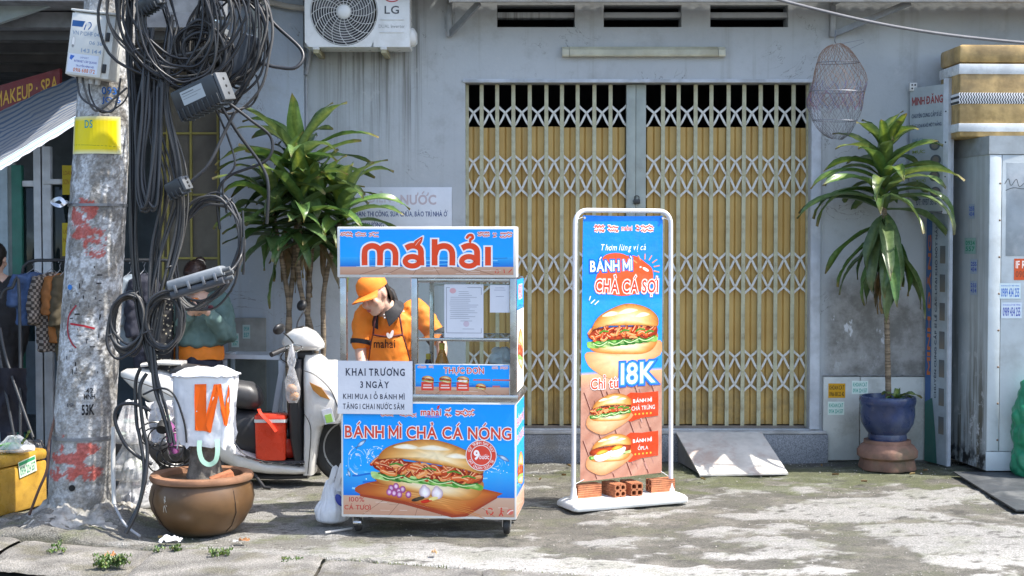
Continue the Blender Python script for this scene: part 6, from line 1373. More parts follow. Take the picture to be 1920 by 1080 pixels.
# collar
q = MB(); cax = ((hc - nk).normalized() + Vector((0, 0, .7))).normalized(); nc = nk + (hc - nk) * .22 + Vector((0, -.005, -.005)); CR_ = Vector((0, 0, 1)).rotation_difference(cax).to_matrix()
def colf(u, v):
    a = R(-104 + 16 + 328 * u); e = abs(u - .5) * 2; r0 = .064 + .036 * v + .014 * v * max(0, e - .8) * 5; h = .045 - .03 * e - .06 * v * (.7 + .5 * e ** 3); return nc + CR_ @ Vector((cos(a) * r0 * 1.18, sin(a) * r0 * 1.12, h))
q.grid(lambda u, v: colf(u, v), 28, 5); q.grid(lambda u, v: colf(1 - u, v) + Vector((0, 0, -.006)), 28, 5); q.build('collar', blkf, vd, 70, True)
# apron bib in front
q = MB(); fn_ = Vector((0, -1, 0))
def apf(u, v):
    y_ = 625 + 95 * v; xl = 703 - 14 * v ** .7; xr = 757 + 24 * v ** .8; f = u * 2 - 1; c_ = V(xl + (xr - xl) * u, y_ - (3 * (1 - f * f) * -1 if v < .05 else 0), 0); c_.y = YV - .152 + .045 * f * f + .02 * v + .006 * fb(u * 4, v * 5, 3); return c_
q.grid(apf, 20, 22); q.grid(lambda u, v: apf(1 - u, v) + Vector((0, .004, 0)), 12, 12); q.build('apron', org, vd, 70, True)
dbr = mat('brown_piping', (.10, .02, .02), .8)
q = MB(); q.tube([apf(i / 14, 0) + Vector((0, -.002, 0)) for i in range(15)], .006, 6); q.build('apron_hem', dbr, vd, 60, True)
for u, pts in ((0, [(703, 600, -.125), (712, 578, -.05)]), (1, [(750, 598, -.105), (745, 575, -.02)])): q = MB(); q.tube(cr([apf(u, 0)] + [V(*s) for s in pts], 4), .006, 6); q.build('apron_strap', dbr, vd, 60, True)
for u in (0, 1): q = MB(); q.tube([apf(u, i / 10) + Vector((0, -.001, 0)) for i in range(11)], .004, 6); q.build('apron_edge', dbr, vd, 60, True)
p = Pr((690, 610, 790, 690), 1, 1, lambda u, v, y: tuple(Vector((V(690 + 100 * u, 0).x, YV - .16 + .030 * ((690 + 100 * u - 728) / 36) ** 2 + y * 3, V(0, 690 - 80 * v).z))))
p.text('mahai', 703, 633, 743, 649, '#2a0f08', .015); p.ell(731, 626, 3.4, 6, '#fbeae0', -.5); p.ell(737, 623, 3, 7.5, '#fff4ee', .3); p.rect(702, 629, 716, 630, '#c05a20'); p.build(vd, pmat('apron_print', .7), 'apron_logo', (0, 0, 0), True)
for x, y in ((720, 590), (721, 596)): q = MB(); q.ball(V(x, y, -.165), .005, 8); q.build('button', white, vd, 60, True)
# cap
CMx = HM; I_ = Matrix.LocRotScale(vd.location, vd.rotation_euler, None).inverted() @ CMx
def putl(nm, q, m, par=vd, M_=None): q.v = [(M_ or I_) @ a for a in q.v]; return q.build(nm, m, par, 60)
q = MB(); q.loft([[Vector((.081 * r_ * cos(a), .012 + .103 * r_ * sin(a), z)) for a in [2 * pi * k / 28 for k in range(28)]] for r_, z in ((1.03, .044), (1.05, .06), (1.02, .088), (.9, .118), (.62, .138), (.2, .146), (.02, .147))]); putl('cap_crown', q, org)
q = MB()
def brim(u, v): a = R(200 + 140 * u); r0 = 1.02 + .0 * v; return Vector((.083 * cos(a) * (1 + .12 * v), .012 + .105 * sin(a) - .085 * v * max(0.05, -sin(a)) ** .7, .047 - .006 * v - .03 * v * cos(a) ** 2))
q.grid(brim, 24, 8); q.grid(lambda u, v: brim(1 - u, v) + Vector((0, 0, -.005)), 24, 8); putl('cap_brim', q, org)
p = Pr((0, 0, 40, 24), 1, 1, lambda u, v, y: (-.034 + .068 * u, -.094 - .002 + .013 * ((u - .5) * 2) ** 2 + y * 4 - .0005 + .006 * v, .058 + .034 * v)); p.text('mahai', 4, 9, 36, 22, '#5a1c08', .02); p.ell(22, 4, 3, 5, '#fff4ee'); 
for o_ in (p.a, p.b): o_.v = [I_ @ a for a in o_.v]
p.build(vd, pmat('apron_print', .7), 'cap_logo')
hairm = mat('dark_hair', (.02, .016, .014), .45)
q = MB()
q.loft([[Vector((.079 * r_ * cos(a), .022 + .098 * r_ * sin(a), z)) for a in [R(18 + 144 * k / 20) for k in range(21)]] + [Vector((.07 * r_ * cos(a), .03 + .085 * r_ * sin(a), z)) for a in [R(162 - 144 * k / 20) for k in range(21)]] for r_, z in ((1.0, .045), (1.02, .0), (.95, -.045), (.75, -.07))]); putl('hair', q, hairm)
q = MB(); q.tube([Vector(a) for a in ((.0, .11, .02), (.01, .13, -.03), (.02, .12, -.09), (.025, .11, -.14))], [.022, .026, .02, .006], 10); putl('ponytail', q, hairm)
q = MB(); q.ball((-.082, .0, -.022), .005, 8); putl('earring', q, white)
q = MB(); limb(q, [pel, pel + Vector((0, .02, -.1))], [.15, .15])
shoes(vd, pel.x, YV + .2); legs(q, pel, pel.x, YV + .2, f=1.18); fuse(q, .014, 3).build('trousers', blkf, vd, 80, True)

# ---- person in green sweatshirt looking at a phone
YG2 = 10.15
g_ = lambda px, py, y=0: P(px, py, YG2 + y)
gp = thing('person', 'person in green sweatshirt over orange shirt, head bowed over a phone', 'person', (g_(368, 0).x, YG2, 0))
pel = g_(368, 680); nk = g_(370, 560, .0); hc = g_(366, 522, -.06); shr, shl = g_(336, 578), g_(412, 572); elr, wrr = g_(326, 630, -.05), g_(356, 588, -.25); ell, wrl = g_(424, 626, -.05), g_(390, 586, -.26)
HM = Matrix.Translation(hc) @ Matrix.Rotation(R(4), 4, 'Y') @ Matrix.Rotation(R(34), 4, 'X')
q = MB(); head(q, HM); limb(q, [nk, hc + (HM.to_3x3() @ Vector((0, .035, -.06)))], [.058, .05]); limb(q, [pel, pel.lerp(nk, .5), nk], [.12, .10, .08]); limb(q, [shl, nk, shr], [.055, .06, .055])
limb(q, [shr, elr, wrr], [.05, .036, .026]); limb(q, [shl, ell, wrl], [.05, .036, .026]); legs(q, pel, pel.x, YG2 + .02)
hand(q, wrr, (.7, -.2, .35), (.2, .5, .8), .5, .95); hand(q, wrl, (-.75, -.2, .3), (-.2, .5, .8), .5, .95)
fuse(q, .0065, 3).build('body', SKIN, gp, 80, True); face_bits(gp, HM)
I_ = Matrix.LocRotScale(gp.location, gp.rotation_euler, None).inverted() @ HM
green = mat('green_sweatshirt', (.125, .20, .185), .85, var=.12, vs=8, bump=.4, bs=220)
q = MB(); rings = []
for f, rx_, ry_ in ((.26, .19, .14), (.30, .222, .162), (.42, .225, .165), (.6, .205, .15), (.85, .17, .11), (.97, .11, .08), (1.03, .075, .07)):
    c_ = pel.lerp(nk, f); rings.append([c_ + Vector((rx_ * cos(a), ry_ * sin(a), 0)) for a in [2 * pi * k / 28 for k in range(28)]])
q.loft(rings); limb(q, [shl.lerp(nk, .3), shl, ell, ell.lerp(wrl, .86)], [.08, .082, .075, .05]); limb(q, [shr.lerp(nk, .3), shr, elr, elr.lerp(wrr, .86)], [.08, .082, .075, .05])
fuse(q, .010, 2, .013, 11).build('sweatshirt', green, gp, 80, True)
q = MB(); q.loft([[pel.lerp(nk, f) + Vector((rx_ * cos(a), rx_ * .72 * sin(a), .006 * sin(a * 5))) for a in [2 * pi * k / 32 for k in range(32)]] for f, rx_ in ((.06, .198), (.08, .2), (.2, .198), (.34, .18))]); q.build('orange_shirt_hem', org, gp, 60, True)
q = MB(); q.grid(lambda u, v: nk + Vector((-.03 + .06 * u, -.085 - .03 * v, .01 - .07 * v * (1 - abs(u - .5)))), 6, 6); q.build('orange_collar', org, gp, 60, True)
q = MB(); q.ball(g_(395, 576, -.175), .02, 14, None, (1, .25, .8)); q.build('chest_badge', mat('maroon_badge', (.16, .04, .05), .5), gp, 60, True)
q = MB(); limb(q, [pel, pel + Vector((0, .0, -.1))], [.16, .155]); shoes(gp, pel.x, YG2 + .02); legs(q, pel, pel.x, YG2 + .02, f=1.2); fuse(q, .014, 3).build('trousers', mat('navy_cloth', (.018, .02, .035), .8), gp, 80, True)
hm2 = mat('brown_hair', (.035, .018, .014), .4, bump=.5, bs=150)
q = MB(); q.ball((0, .018, .04), .1, 20, None, (.84, .98, .88)); q.ball((0, .03, -.01), .085, 16, None, (.95, .8, .9)); q.ball((.02, .10, .075), .042, 12, None, (1, .9, .9)); q.ball((0, -.035, .075), .06, 14, None, (1.1, .75, .55)); q = fuse(q, .007, 2, .003, 60); putl('hair', q, hm2, gp, I_)
q = MB(); q.tube([Vector((.02 + .035 * cos(a), .085, .07 + .035 * sin(a))) for a in [2 * pi * k / 16 for k in range(16)]], .006, 6, True); putl('hair_tie', q, mat('cream_tie', (.6, .52, .4), .6), gp, I_)
mp_ = (wrr + wrl) / 2 + Vector((0, -.05, .05)); o = MB(); o.box((0, 0, 0), (.155, .009, .075), None, .003); o = o.build('body', mat('black_plastic', (.02, .02, .022)), None)
t = thing('phone', 'dark phone held level in both hands of the person in green', 'phone', mp_, 0, None, (R(-35), 0, 0)); o.parent = t
q = MB(); q.bb(-.072, .072, .0046, .0056, -.034, .034); q.build('screen', mat('phone_screen', (.03, .03, .04), .1), t)

# ---- person in black at the left edge
YB = 10.35
k_ = lambda px, py, y=0: P(px - 12, py, YB + y)
bk_ = thing('person', 'person in black seen from behind at the left edge by the clothes rack', 'person', (k_(2, 0).x, YB, 0))
pel = k_(2, 700); nk = k_(2, 525); hc = k_(3, 487, -.01); shr, shl = k_(-42, 540), k_(42, 542)
HM = Matrix.Translation(hc) @ Matrix.Rotation(R(178), 4, 'Z') @ Matrix.Rotation(R(12), 4, 'X')
q = MB(); head(q, HM); limb(q, [nk, hc + Vector((0, 0, -.06))], [.058, .052]); limb(q, [pel, pel.lerp(nk, .5), nk], [.12, .11, .08]); limb(q, [shl, nk, shr], [.06, .062, .06]); elr, ell = k_(-52, 620), k_(52, 622, .02); wrr, wrl = k_(-40, 690, .1), k_(36, 690, .12)
limb(q, [shr, elr, wrr], [.05, .04, .028]); limb(q, [shl, ell, wrl], [.05, .04, .028]); legs(q, pel, pel.x, YB); hand(q, wrl, (-.2, .3, -.8), (-1, 0, 0), .4); hand(q, wrr, (.2, .3, -.8), (1, 0, 0), .4)
fuse(q, .0075, 3).build('body', SKIN, bk_, 80, True); face_bits(bk_, HM); I_ = Matrix.LocRotScale(bk_.location, bk_.rotation_euler, None).inverted() @ HM
q = MB(); q.ball((0, .02, .04), .1, 20, None, (.84, 1.0, .9)); q.ball((0, .045, -.02), .08, 14, None, (.9, .7, .9)); q = fuse(q, .008, 2, .003, 60); putl('hair', q, hairm, bk_, I_)
q = MB(); rings = [[pel.lerp(nk, f) + Vector((rx_ * cos(a), ry_ * sin(a), 0)) for a in [2 * pi * k / 28 for k in range(28)]] for f, rx_, ry_ in ((-.05, .17, .13), (.3, .17, .125), (.65, .19, .125), (.88, .17, .1), (.98, .1, .08), (1.03, .07, .065))]
q.loft(rings); limb(q, [shl.lerp(nk, .3), shl, ell, wrl], [.075, .075, .06, .045]); limb(q, [shr.lerp(nk, .3), shr, elr, wrr], [.075, .075, .06, .045]); fuse(q, .012, 3, .007, 12).build('black_top', blkf, bk_, 80, True)
q = MB(); limb(q, [pel, pel + Vector((0, 0, -.1))], [.155, .15]); shoes(bk_, pel.x, YB); legs(q, pel, pel.x, YB, f=1.2); fuse(q, .014, 3).build('trousers', mat('navy_cloth', (.018, .02, .035)), bk_, 80, True)
# ================================================================== PLANTS
n = NT('glossy_leaf'); c_ = n.attr('Col'); c_ = n.mix(n.step(n.noise(30, 4), .35, .7), n.mix(1, c_, (.75, .8, .7, 1), 'MULTIPLY'), n.mix(1, c_, (1.2, 1.15, 1.1, 1), 'MULTIPLY')); LEAF = n.done(c_, .34, Subsurface_Weight=.0)
tr_ = n.t.nodes.new('ShaderNodeBsdfTranslucent'); n.t.links.new(c_, tr_.inputs[0]); mx_ = n.t.nodes.new('ShaderNodeMixShader'); mx_.inputs[0].default_value = .25
n.t.links.new(n.b.outputs[0], mx_.inputs[1]); n.t.links.new(tr_.outputs[0], mx_.inputs[2]); n.t.links.new(mx_.outputs[0], n.t.nodes['Material Output'].inputs[0])
def leaf(par, base, az, el, L, wd, droop, lime=.3, twist=0., rs=random, name='leaf', org=None):
    d = Vector((cos(az), sin(az), 0)); sd_ = Vector((-sin(az), cos(az), 0)); pos = Vector(base); N = 10; vs, cs, fs = [], [], []; up = Vector((0, 0, 1)); wav = rs.uniform(0, 6); bend = rs.uniform(-.3, .3)
    dk_ = Vector((.052, .12, .034)) * rs.uniform(.7, 1.6); tipb = rs.uniform(.8, .97); dust = rs.uniform(0, .28); lm_ = Vector((.20, .30, .04)).lerp(Vector((.42, .46, .06)), rs.random())
    if name == 'dead_leaf': dk_ = Vector((.20, .13, .06)) * rs.uniform(.6, 1.3); lm_ = dk_
    for i in range(N + 1):
        t = i / N; a = el - droop * t ** 1.3; az2 = bend * t; dd = d * cos(az2) + sd_ * sin(az2); tg = dd * cos(a) + up * sin(a)
        if i: pos = pos + tg * L / N
        nn = (up * cos(a) - dd * sin(a)); s2 = (sd_ * cos(az2) - d * sin(az2)); tw = twist * t + .25 * sin(wav + t * 7); s3 = s2 * cos(tw) + nn * sin(tw); n3 = nn * cos(tw) - s2 * sin(tw)
        w_ = wd * (min(1, .35 + 2.6 * t) * (1 - t ** 3.2)) + .002
        for k, f in enumerate((-1, -.5, 0, .5, 1)):
            vs.append(pos + s3 * w_ * .5 * f + n3 * (abs(f) * w_ * .22 + .012 * sin(wav + t * 11 + f * 2) * abs(f)))
            m = (1 - abs(f)) ** 1.2; c = dk_.lerp(lm_, m * lime); c = c.lerp(Vector((.22, .14, .05)), .85 * sm(tipb, 1, t)); c = c.lerp(Vector((.22, .24, .18)), dust); cs.append((*c, 1))
    for i in range(N):
        for k in range(4): a = i * 5 + k; fs.append([a, a + 1, a + 6, a + 5])
    q = MB(); q.add(vs, fs, cs); return q.build(name, LEAF, par, 80, True)
barkm = NT('ringed_bark'); x, y, z = barkm.sep(); cb = barkm.mix(barkm.step(barkm.noise(1, 4, .6, barkm.coords((6, 6, 60))), .35, .65), (.10, .075, .05, 1), (.27, .21, .14, 1)); barkm.bump(barkm.noise(1, 4, .6, barkm.coords((8, 8, 80))), .8, .01); BARK = barkm.done(cb, .9)
rs = random.Random(77)
# left dracaena
YD = 10.2; D = lambda px, py, y=0: P(px, py, YD + y)
t = thing('dracaena', 'large bushy dracaena with several canes behind the scooter', 'plant', (D(560, 0).x, YD, 0))
pot = MB(); pot.lathe([(.14, .002), (.17, .02), (.21, .22), (.235, .3), (.235, .33), (.215, .33), (.2, .27)], 36, (D(560, 0).x, YD, 0)); pot.build('planter', mat('grey_planter', (.22, .2, .18), .8), t, 50, True)
q = MB(); q.lathe([(.0, .268), (.205, .27)][::1], 30, (D(560, 0).x, YD, 0)); q.build('soil', mat('soil', (.05, .04, .03), .95, bump=.8), t, 50, True)
heads = [((560, 318, 0), (552, 480, .03), 38, 1.0), ((512, 400, -.1), (540, 560, 0), 26, .92), ((590, 405, .04), (578, 560, .02), 28, .95), ((640, 405, .02), (608, 540, .02), 28, .95), ((565, 385, -.16), (560, 520, -.05), 22, .9)]
for i, (hp, mp, nl, ls) in enumerate(heads):
    h = D(*hp); m_ = D(*mp); b = Vector((D(545 + 14 * i, 0).x, YD + .03 * (i - 2), .25)); q = MB()
    pp = cr([b, b.lerp(m_, .55) + Vector((.02 * (i - 2), 0, 0)), m_, h, h + Vector((0, 0, .08))], 8); q.tube(pp, [.020 - .007 * k / len(pp) + (.0025 if k % 2 else 0) for k in range(len(pp))], 9); q.build('cane', BARK, t, 60, True)
    for k in range(nl):
        f = k / nl; az = k * 2.4 + rs.uniform(-.3, .3); el = R(78 - 100 * f + rs.uniform(-10, 10)); L = (.34 + .30 * sin(pi * min(1, .25 + .75 * f))) * ls * rs.uniform(.75, 1.1) 
        leaf(t, h + Vector((0, 0, .10 - .30 * f)), az, el, L, rs.uniform(.09, .135), rs.uniform(.5, 1.6) * (1 if f < .7 else .8), max(.1, .8 - f * .8) * rs.uniform(.5, 1.1), rs.uniform(-.5, .5), rs)
for k in range(9): leaf(t, D(rs.uniform(530, 640), rs.uniform(430, 480), rs.uniform(-.1, .1)), rs.uniform(0, 6.28), R(rs.uniform(-75, -40)), rs.uniform(.25, .42), .05, .5, 0., .8, rs, 'dead_leaf')
for px, py, L in ((515, 470, .42), (500, 430, .3), (655, 470, .3), (520, 440, .34)):
    leaf(t, D(px + 12, py, -.15), rs.uniform(2.6, 3.6), R(-70), L, .07, .3, .15, .2, rs)
# right dracaena in blue pot
YR = 10.36; D = lambda px, py, y=0: P(px, py, YR + y)
t = thing('dracaena', 'single stemmed dracaena growing in the blue glazed pot', 'plant', (D(1664, 0).x, YR, .55))
q = MB(); pp = cr([D(1666, 752), D(1664, 650), D(1662, 560), D(1660, 450), D(1657, 350), D(1656, 280)], 10); q.tube(pp, [.021 - .008 * k / len(pp) + (.002 if k % 2 else 0) for k in range(len(pp))], 10); q.build('cane', BARK, t, 60, True)
nl = 72
for k in range(nl):
    f = k / nl; az = k * 2.4 + rs.uniform(-.25, .25); el = R(80 - 90 * f ** .75 + rs.uniform(-14, 14)); L = .32 + .36 * min(1, f * 2.4); 
    if f > .6: el = R(rs.uniform(-68, -20)); L = rs.uniform(.46, .66)
    b = D(1658, 278 + 200 * f)
    leaf(t, b, az, el, L * rs.uniform(.85, 1.05), rs.uniform(.085, .115), (rs.uniform(.75, 1.5) if f < .3 else rs.uniform(1.1, 2.1)) if f < .6 else rs.uniform(.6, 1.1), max(.2, .85 - .9 * f), rs.uniform(-.8, .8), rs)
for k in range(7): leaf(t, D(1660, rs.uniform(465, 500)), rs.uniform(0, 6.28), R(rs.uniform(-80, -55)), rs.uniform(.28, .42), .045, .4, 0., .8, rs, 'dead_leaf')
glz = mat('blue_glaze', (.028, .045, .115), .28, var=.3, vs=5, dirt=(.12, .13, .15), dirt_amt=.5, bump=.1)
k = YR / F_PX; zz = lambda py: P(0, py, YR - .12).z
pt_ = thing('plant_pot', 'glossy blue glazed pot holding the single stemmed dracaena', 'pot', (D(1671, 0).x, YR, zz(828)))
z0 = zz(828); q = MB(); q.lathe([(.135, 0), (.14, .02), (.135, .045), (.15, .06), (.185, .12), (.196, .19), (.192, .25), (.2, .262), (.205, .29), (.2, .315), (.185, .32), (.18, .29), (.17, .26)], 40); q.build('body', glz, pt_, 40); q = MB(); q.lathe([(.0, .268), (.178, .27)], 30); q.build('soil', mat('soil', (.05, .04, .03)), pt_, 40)
tc_ = mat('terracotta', (.22, .12, .085), .85, var=.25, vs=8, dirt=(.08, .08, .05), dirt_amt=.75, bump=.5)
t = thing('pot_stand', 'scalloped terracotta pot stand under the blue pot', 'pot stand', (D(1671, 0).x, YR, 0)); q = MB(); rings = []
for r_, z_, sc_ in ((.185, .0, 1), (.19, .01, 1), (.18, .06, .6), (.21, .075, .3), (.215, .11, .15), (.19, .14, 0), (.17, .15, 0), (.168, z0 - .001, 0)): rings.append([Vector((r_ * (1 + .12 * sc_ * abs(sin(3 * a))) * cos(a), r_ * (1 + .12 * sc_ * abs(sin(3 * a))) * sin(a), z_ * (z0 / .172 if z_ < .16 else 1))) for a in [2 * pi * j / 60 for j in range(60)]])
q.loft(rings); q.build('body', tc_, t, 50)
t = thing('small_plant', 'small green seedling sprouting in the blue pot', 'plant', D(1680, 745, -.1))
for az, el, L in ((.3, .5, .16), (1.2, 1.2, .13), (2.6, .9, .12), (3.3, .3, .14), (-.5, .7, .2), (5.2, .4, .12), (4.2, .9, .1)): leaf(t, D(1680, 748, -.08), az, el, L, .045, 1.3, .4, .2, rs)
# weeds along the pavement crack
def weed(px, py, nl, L, label, wd=.022):
    b = G(px, py); t = thing('weed', label, 'plant', b)
    for i in range(nl):
        st0 = b + Vector((uni(-.06, .06), uni(-.04, .04), -.005)); hgt = uni(.01, L)
        q = MB(); az = uni(0, 6.28); tip = st0 + Vector((.4 * hgt * cos(az), .4 * hgt * sin(az), hgt)); q.tube([st0, st0.lerp(tip, .5), tip], .0012, 5); q.build('stem', mat('weed_stem', (.14, .2, .05), .7), t, 0, True)
        for j in range(4): leaf(t, st0.lerp(tip, .4 + .2 * j), az + j * 1.9, .4, uni(.022, .045), wd, .8, .5, 0, rs)
weed(212, 1062, 16, .08, 'leafy green weed clump on the kerb below the pole'); weed(415, 1046, 5, .05, 'small grass tuft in the pavement crack below the brown pot', .012); weed(560, 1056, 4, .04, 'tiny weed in the pavement crack left of the cart', .012); weed(120, 1035, 3, .05, 'tiny weed at the broken footing of the pole', .012); weed(305, 1038, 4, .05, 'tiny weed beside the crumpled paper on the kerb', .012)
q = MB()
for i in range(700):
    x = uni(-2.0, .9); y = KY(x) - .02 + random.gauss(0, .012)
    if fb(x * 3, 5) + rnd() * .5 < .15: continue
    a = uni(0, 6.28); h = uni(.006, .028); c = Vector((x, y, -.015)); d = Vector((cos(a), sin(a), 0)) * h * .5; s_ = Vector((-sin(a), cos(a), 0)) * .004
    q.add([c - s_, c + s_, c + d + Vector((0, 0, h))], [[0, 1, 2]])
tag(q.build('crack_grass', mat('crack_moss', (.13, .16, .05), .8), None, 0), 'fringe of moss and grass growing along the pavement crack', 'grass', None, 'stuff')

# ================================================================== BROWN POT, STUMP AND UPTURNED BAG
YB2 = 8.12; B = lambda px, py, y=0: P(px, py, YB2 + y); bc = Vector((B(372, 0).x, YB2, 0))
pot = thing('clay_pot', 'cracked brown earthenware pot beside the utility pole', 'pot', bc)
n = NT('brown_earthenware'); x, y, z = n.sep(); cb = n.mix(n.step(n.noise(4, 5), .35, .7), (.085, .045, .018, 1), (.14, .074, .03, 1)); cb = n.mix(n.step(n.noise(14, 6, .7), .6, .75, 0, .6), cb, (.2, .14, .08, 1)); cb = n.mix(n.step(z, .05, .0, 0, .7), cb, (.10, .085, .06, 1)); CLAY = n.done(cb, .42)
q = MB(); q.lathe([(.17, .002), (.19, .012), (.24, .06), (.285, .14), (.298, .20), (.285, .265), (.265, .295), (.262, .305)], 56); q.build('body', CLAY, pot, 50)
q = MB(); q.lathe([(.258, .298), (.288, .302), (.295, .318), (.288, .334), (.25, .338), (.232, .33), (.225, .30), (.22, .27)], 56); q.build('rim', mat('worn_rim', (.26, .13, .07), .7, var=.2, dirt=(.15, .1, .06), bump=.4), pot, 50)
q = MB(); q.grid(lambda u, v: ((.24 * v) * cos(2 * pi * u), .24 * v * sin(2 * pi * u), .285 + .015 * fb(u * 9, v * 5)), 30, 6); q.build('soil', mat('soil', (.05, .04, .03)), pot, 50)
for a0 in (R(-38), R(-142)):
    q = MB(); q.tube([Vector((r_ * 1.001 * cos(a0 + .05 * sin(z_ * 20)), r_ * 1.001 * sin(a0 + .05 * sin(z_ * 20)), z_)) for r_, z_ in ((.265, .29), (.285, .262), (.298, .20), (.287, .14), (.242, .06), (.2, .02))], .0022, 5); q.build('crack_line', mat('crack_dark', (.03, .02, .015), .9), pot, 0)
q = MB(); q.box((.14, -.12, .325), (.13, .09, .05), Matrix.Rotation(R(20), 3, 'Z') @ Matrix.Rotation(R(-18), 3, 'Y'), .006); q.build('brick_shard', BRK, pot, 30)
p = Pr((0, 0, 40, 60), 1, 1, lambda u, v, y: (lambda a, z_: ((.2965 - 90 * (z_ - .2) ** 2 * .03 - y * 3) * sin(a), -(.2965 - 90 * (z_ - .2) ** 2 * .03 - y * 3) * cos(a), z_))(-.62 + .16 * u, .12 + .13 * v))
for s_ in ([(14, 8), (18, 20), (12, 34), (8, 44)], [(18, 12), (26, 16)], [(17, 24), (24, 34), (26, 44)], [(28, 22), (32, 28)], [(14, 5), (20, 4), (22, 12)]): p.stroke(s_, 3.5, '#b9b0a2', False)
p.build(pot, pmat('chalk_mark', .9), 'white_scratches')
t = thing('tree_stump', 'thick grey tree stump standing in the brown pot', 'stump', bc + Vector((.01, .03, .28)))
q = MB(); c0 = bc + Vector((.012, .03, 0)); rings = []
for z_, r_ in ((.27, .125), (.30, .108), (.36, .094), (.45, .085), (.62, .082), (.78, .085)): rings.append([c0 + Vector((r_ * (1 + .12 * fb(cos(a) * 2, sin(a) * 2, z_ * 3)) * cos(a), r_ * (1 + .12 * fb(cos(a) * 2, sin(a) * 2, z_ * 3 + 4)) * sin(a), z_)) for a in [2 * pi * j / 32 for j in range(32)]])
q.loft(rings); q.build('trunk', mat('grey_bark', (.13, .115, .095), .95, var=.35, vs=25, bump=1., bs=70), t, 70, True)
# bag over stump
zt_, zb2 = B(0, 703).z, B(0, 834).z; bagc = Vector((B(379, 0).x, YB2 + .02, 0))
t = thing('carrier_bag', 'white carrier bag with orange lettering pulled upside down over the stump', 'bag', bagc + Vector((0, 0, zb2)))
sheet = mat('white_woven_bag', (.70, .71, .74), .45, var=.05, vs=12, bump=.5, bs=25)
def bagp(a, v, off=0.):
    """v 0 bottom hem .. 1 top; rounded-rectangle section"""
    hx, hy = .158 + .018 * v, .105 + .01 * v; e = 2 / 4.5; c_, s_ = cos(a), sin(a); x_ = math.copysign(abs(c_) ** e, c_) * hx; y_ = math.copysign(abs(s_) ** e, s_) * hy
    k_ = 1 + (.10 * fb(c_ * 2.5, s_ * 2.5, v * 2.5) + .05 * abs(fb(c_ * 6, s_ * 6, v * 3)) - .06 * sm(.5, 1, sin(a * 3 + 1)) * (1 - v)) * (1 - v * .75); nx = Vector((x_, y_, 0)).normalized() if x_ or y_ else Vector((0, 0, 0))
    return bagc + Vector((x_ * k_, y_ * k_, zb2 + (zt_ - zb2) * v + .035 * (1 - v) * fb(c_ * 2, s_ * 2, 9))) + nx * off
q = MB(); q.grid(lambda u, v: bagp(u * 2 * pi, v), 72, 24); q.grid(lambda u, v: bagp(u * 2 * pi, 1) * v + (bagc + Vector((0, 0, zt_ + .02))) * (1 - v) + Vector((0, 0, .03 * sin(pi * v) + (.012 * fb(u * 6, v * 3) + .008 * sin(u * 25)) * v * (1 - v) * 3)), 72, 8); q.build('sack', sheet, t, 70, True)
q = MB(); q.tube([bagp(u / 60 * 2 * pi, 1, .004) + Vector((.006 * sin(u), 0, .004 * sin(u * 1.7))) for u in range(60)], .006, 6, True); q.build('seam', sheet, t, 70, True)
zw = lambda x, y: (200 + x / 2.57, 660 + y / 2.57)
def wf(u, v, y):
    x_ = max(-.97, min(.97, (B(330 + 98 * u, 0).x - bagc.x) / (.158 + .018 * v))); e = 2 / 4.5; c_ = math.copysign(abs(x_) ** (1 / e), x_); return tuple(bagp(-math.acos(c_), v, .004 - y * 8))
p = Pr((330, 705, 428, 834), 1, 1, wf)
for pts in ([(430, 152), (484, 150), (480, 372), (428, 372)], [(482, 290), (518, 152), (550, 150), (502, 372), (480, 372)], [(532, 152), (552, 152), (574, 300), (560, 345)], [(584, 152), (612, 154), (588, 290), (566, 345), (560, 310)]): 
    q4 = [zw(*s) for s in pts]; dense = []
    for i in range(len(q4)):
        a, b = Vector(q4[i]), Vector(q4[(i + 1) % len(q4)])
        for j in range(6): dense.append(tuple(a.lerp(b, j / 6)))
    p.poly(dense, '#f0640f')
p.build(t, pmat('bag_print', .5), 'printed_letter', (0, 0, 0), True)
q = MB(); hp = [B(374, 826, -.12), B(374, 846, -.125), B(380, 864, -.13), B(392, 871, -.13), B(404, 864, -.13), B(408, 846, -.125), B(407, 824, -.115)]; q.ribbon(cr(hp, 6), .026, .0025, (.15, -1, .1)); q.build('handle', mat('mint_webbing', (.42, .68, .52), .7), t, 60, True)
for x_, s_ in ((B(318, 0).x, 'left'), (B(437, 0).x, 'right')):
    pass
# ================================================================== BAGS AND BOXES
def crumple(c, rs_, seed, vox=.012, disp=.03, dsc=9, flat=True, top=.35):
    """soft filled bag: slumped round bottom, pleats gathering towards the top"""
    q = MB(); q.c = []; c = Vector(c); sd0 = seed * 7.3
    def f(u, v):
        a = 2 * pi * u; ca, sa = cos(a), sin(a); z = v ** .9
        r = (1 - max(0, z - .35) ** 1.6 * (1 - top) * 1.9) * (.72 + .28 * sin(pi * min(1, z * 1.6 + .12))) * min(1, .15 + v * 14) * (1 if v < .985 else .6)
        fold = abs(noise.noise((ca * 2.2, sa * 2.2, sd0))) * .5 + abs(noise.noise((ca * 5 + z * 1.5, sa * 5, sd0 + z * 2.2))) * .35 + noise.noise((ca * 1.3, sa * 1.3, sd0 + z * 2)) * .3
        k = 1 + (fold - .25) * (.30 + .55 * z); return c + Vector((rs_[0] * .5 * r * k * ca, rs_[1] * .5 * r * k * sa, .003 + rs_[2] * z * (1 + .10 * noise.noise((ca * 2, sa * 2, sd0 + 5)) * z)))
    q.grid(f, 84, 36); q.grid(lambda u, v: f(u, 1) * v + (c + Vector((0, 0, rs_[2] * 1.02))) * (1 - v), 84, 3); return q
wfilm = mat('white_plastic_film', (.78, .78, .8), .3)
c = G(618, 990); t = thing('carrier_bag', 'full white plastic carrier bag sitting on the ground left of the cart', 'bag', c)
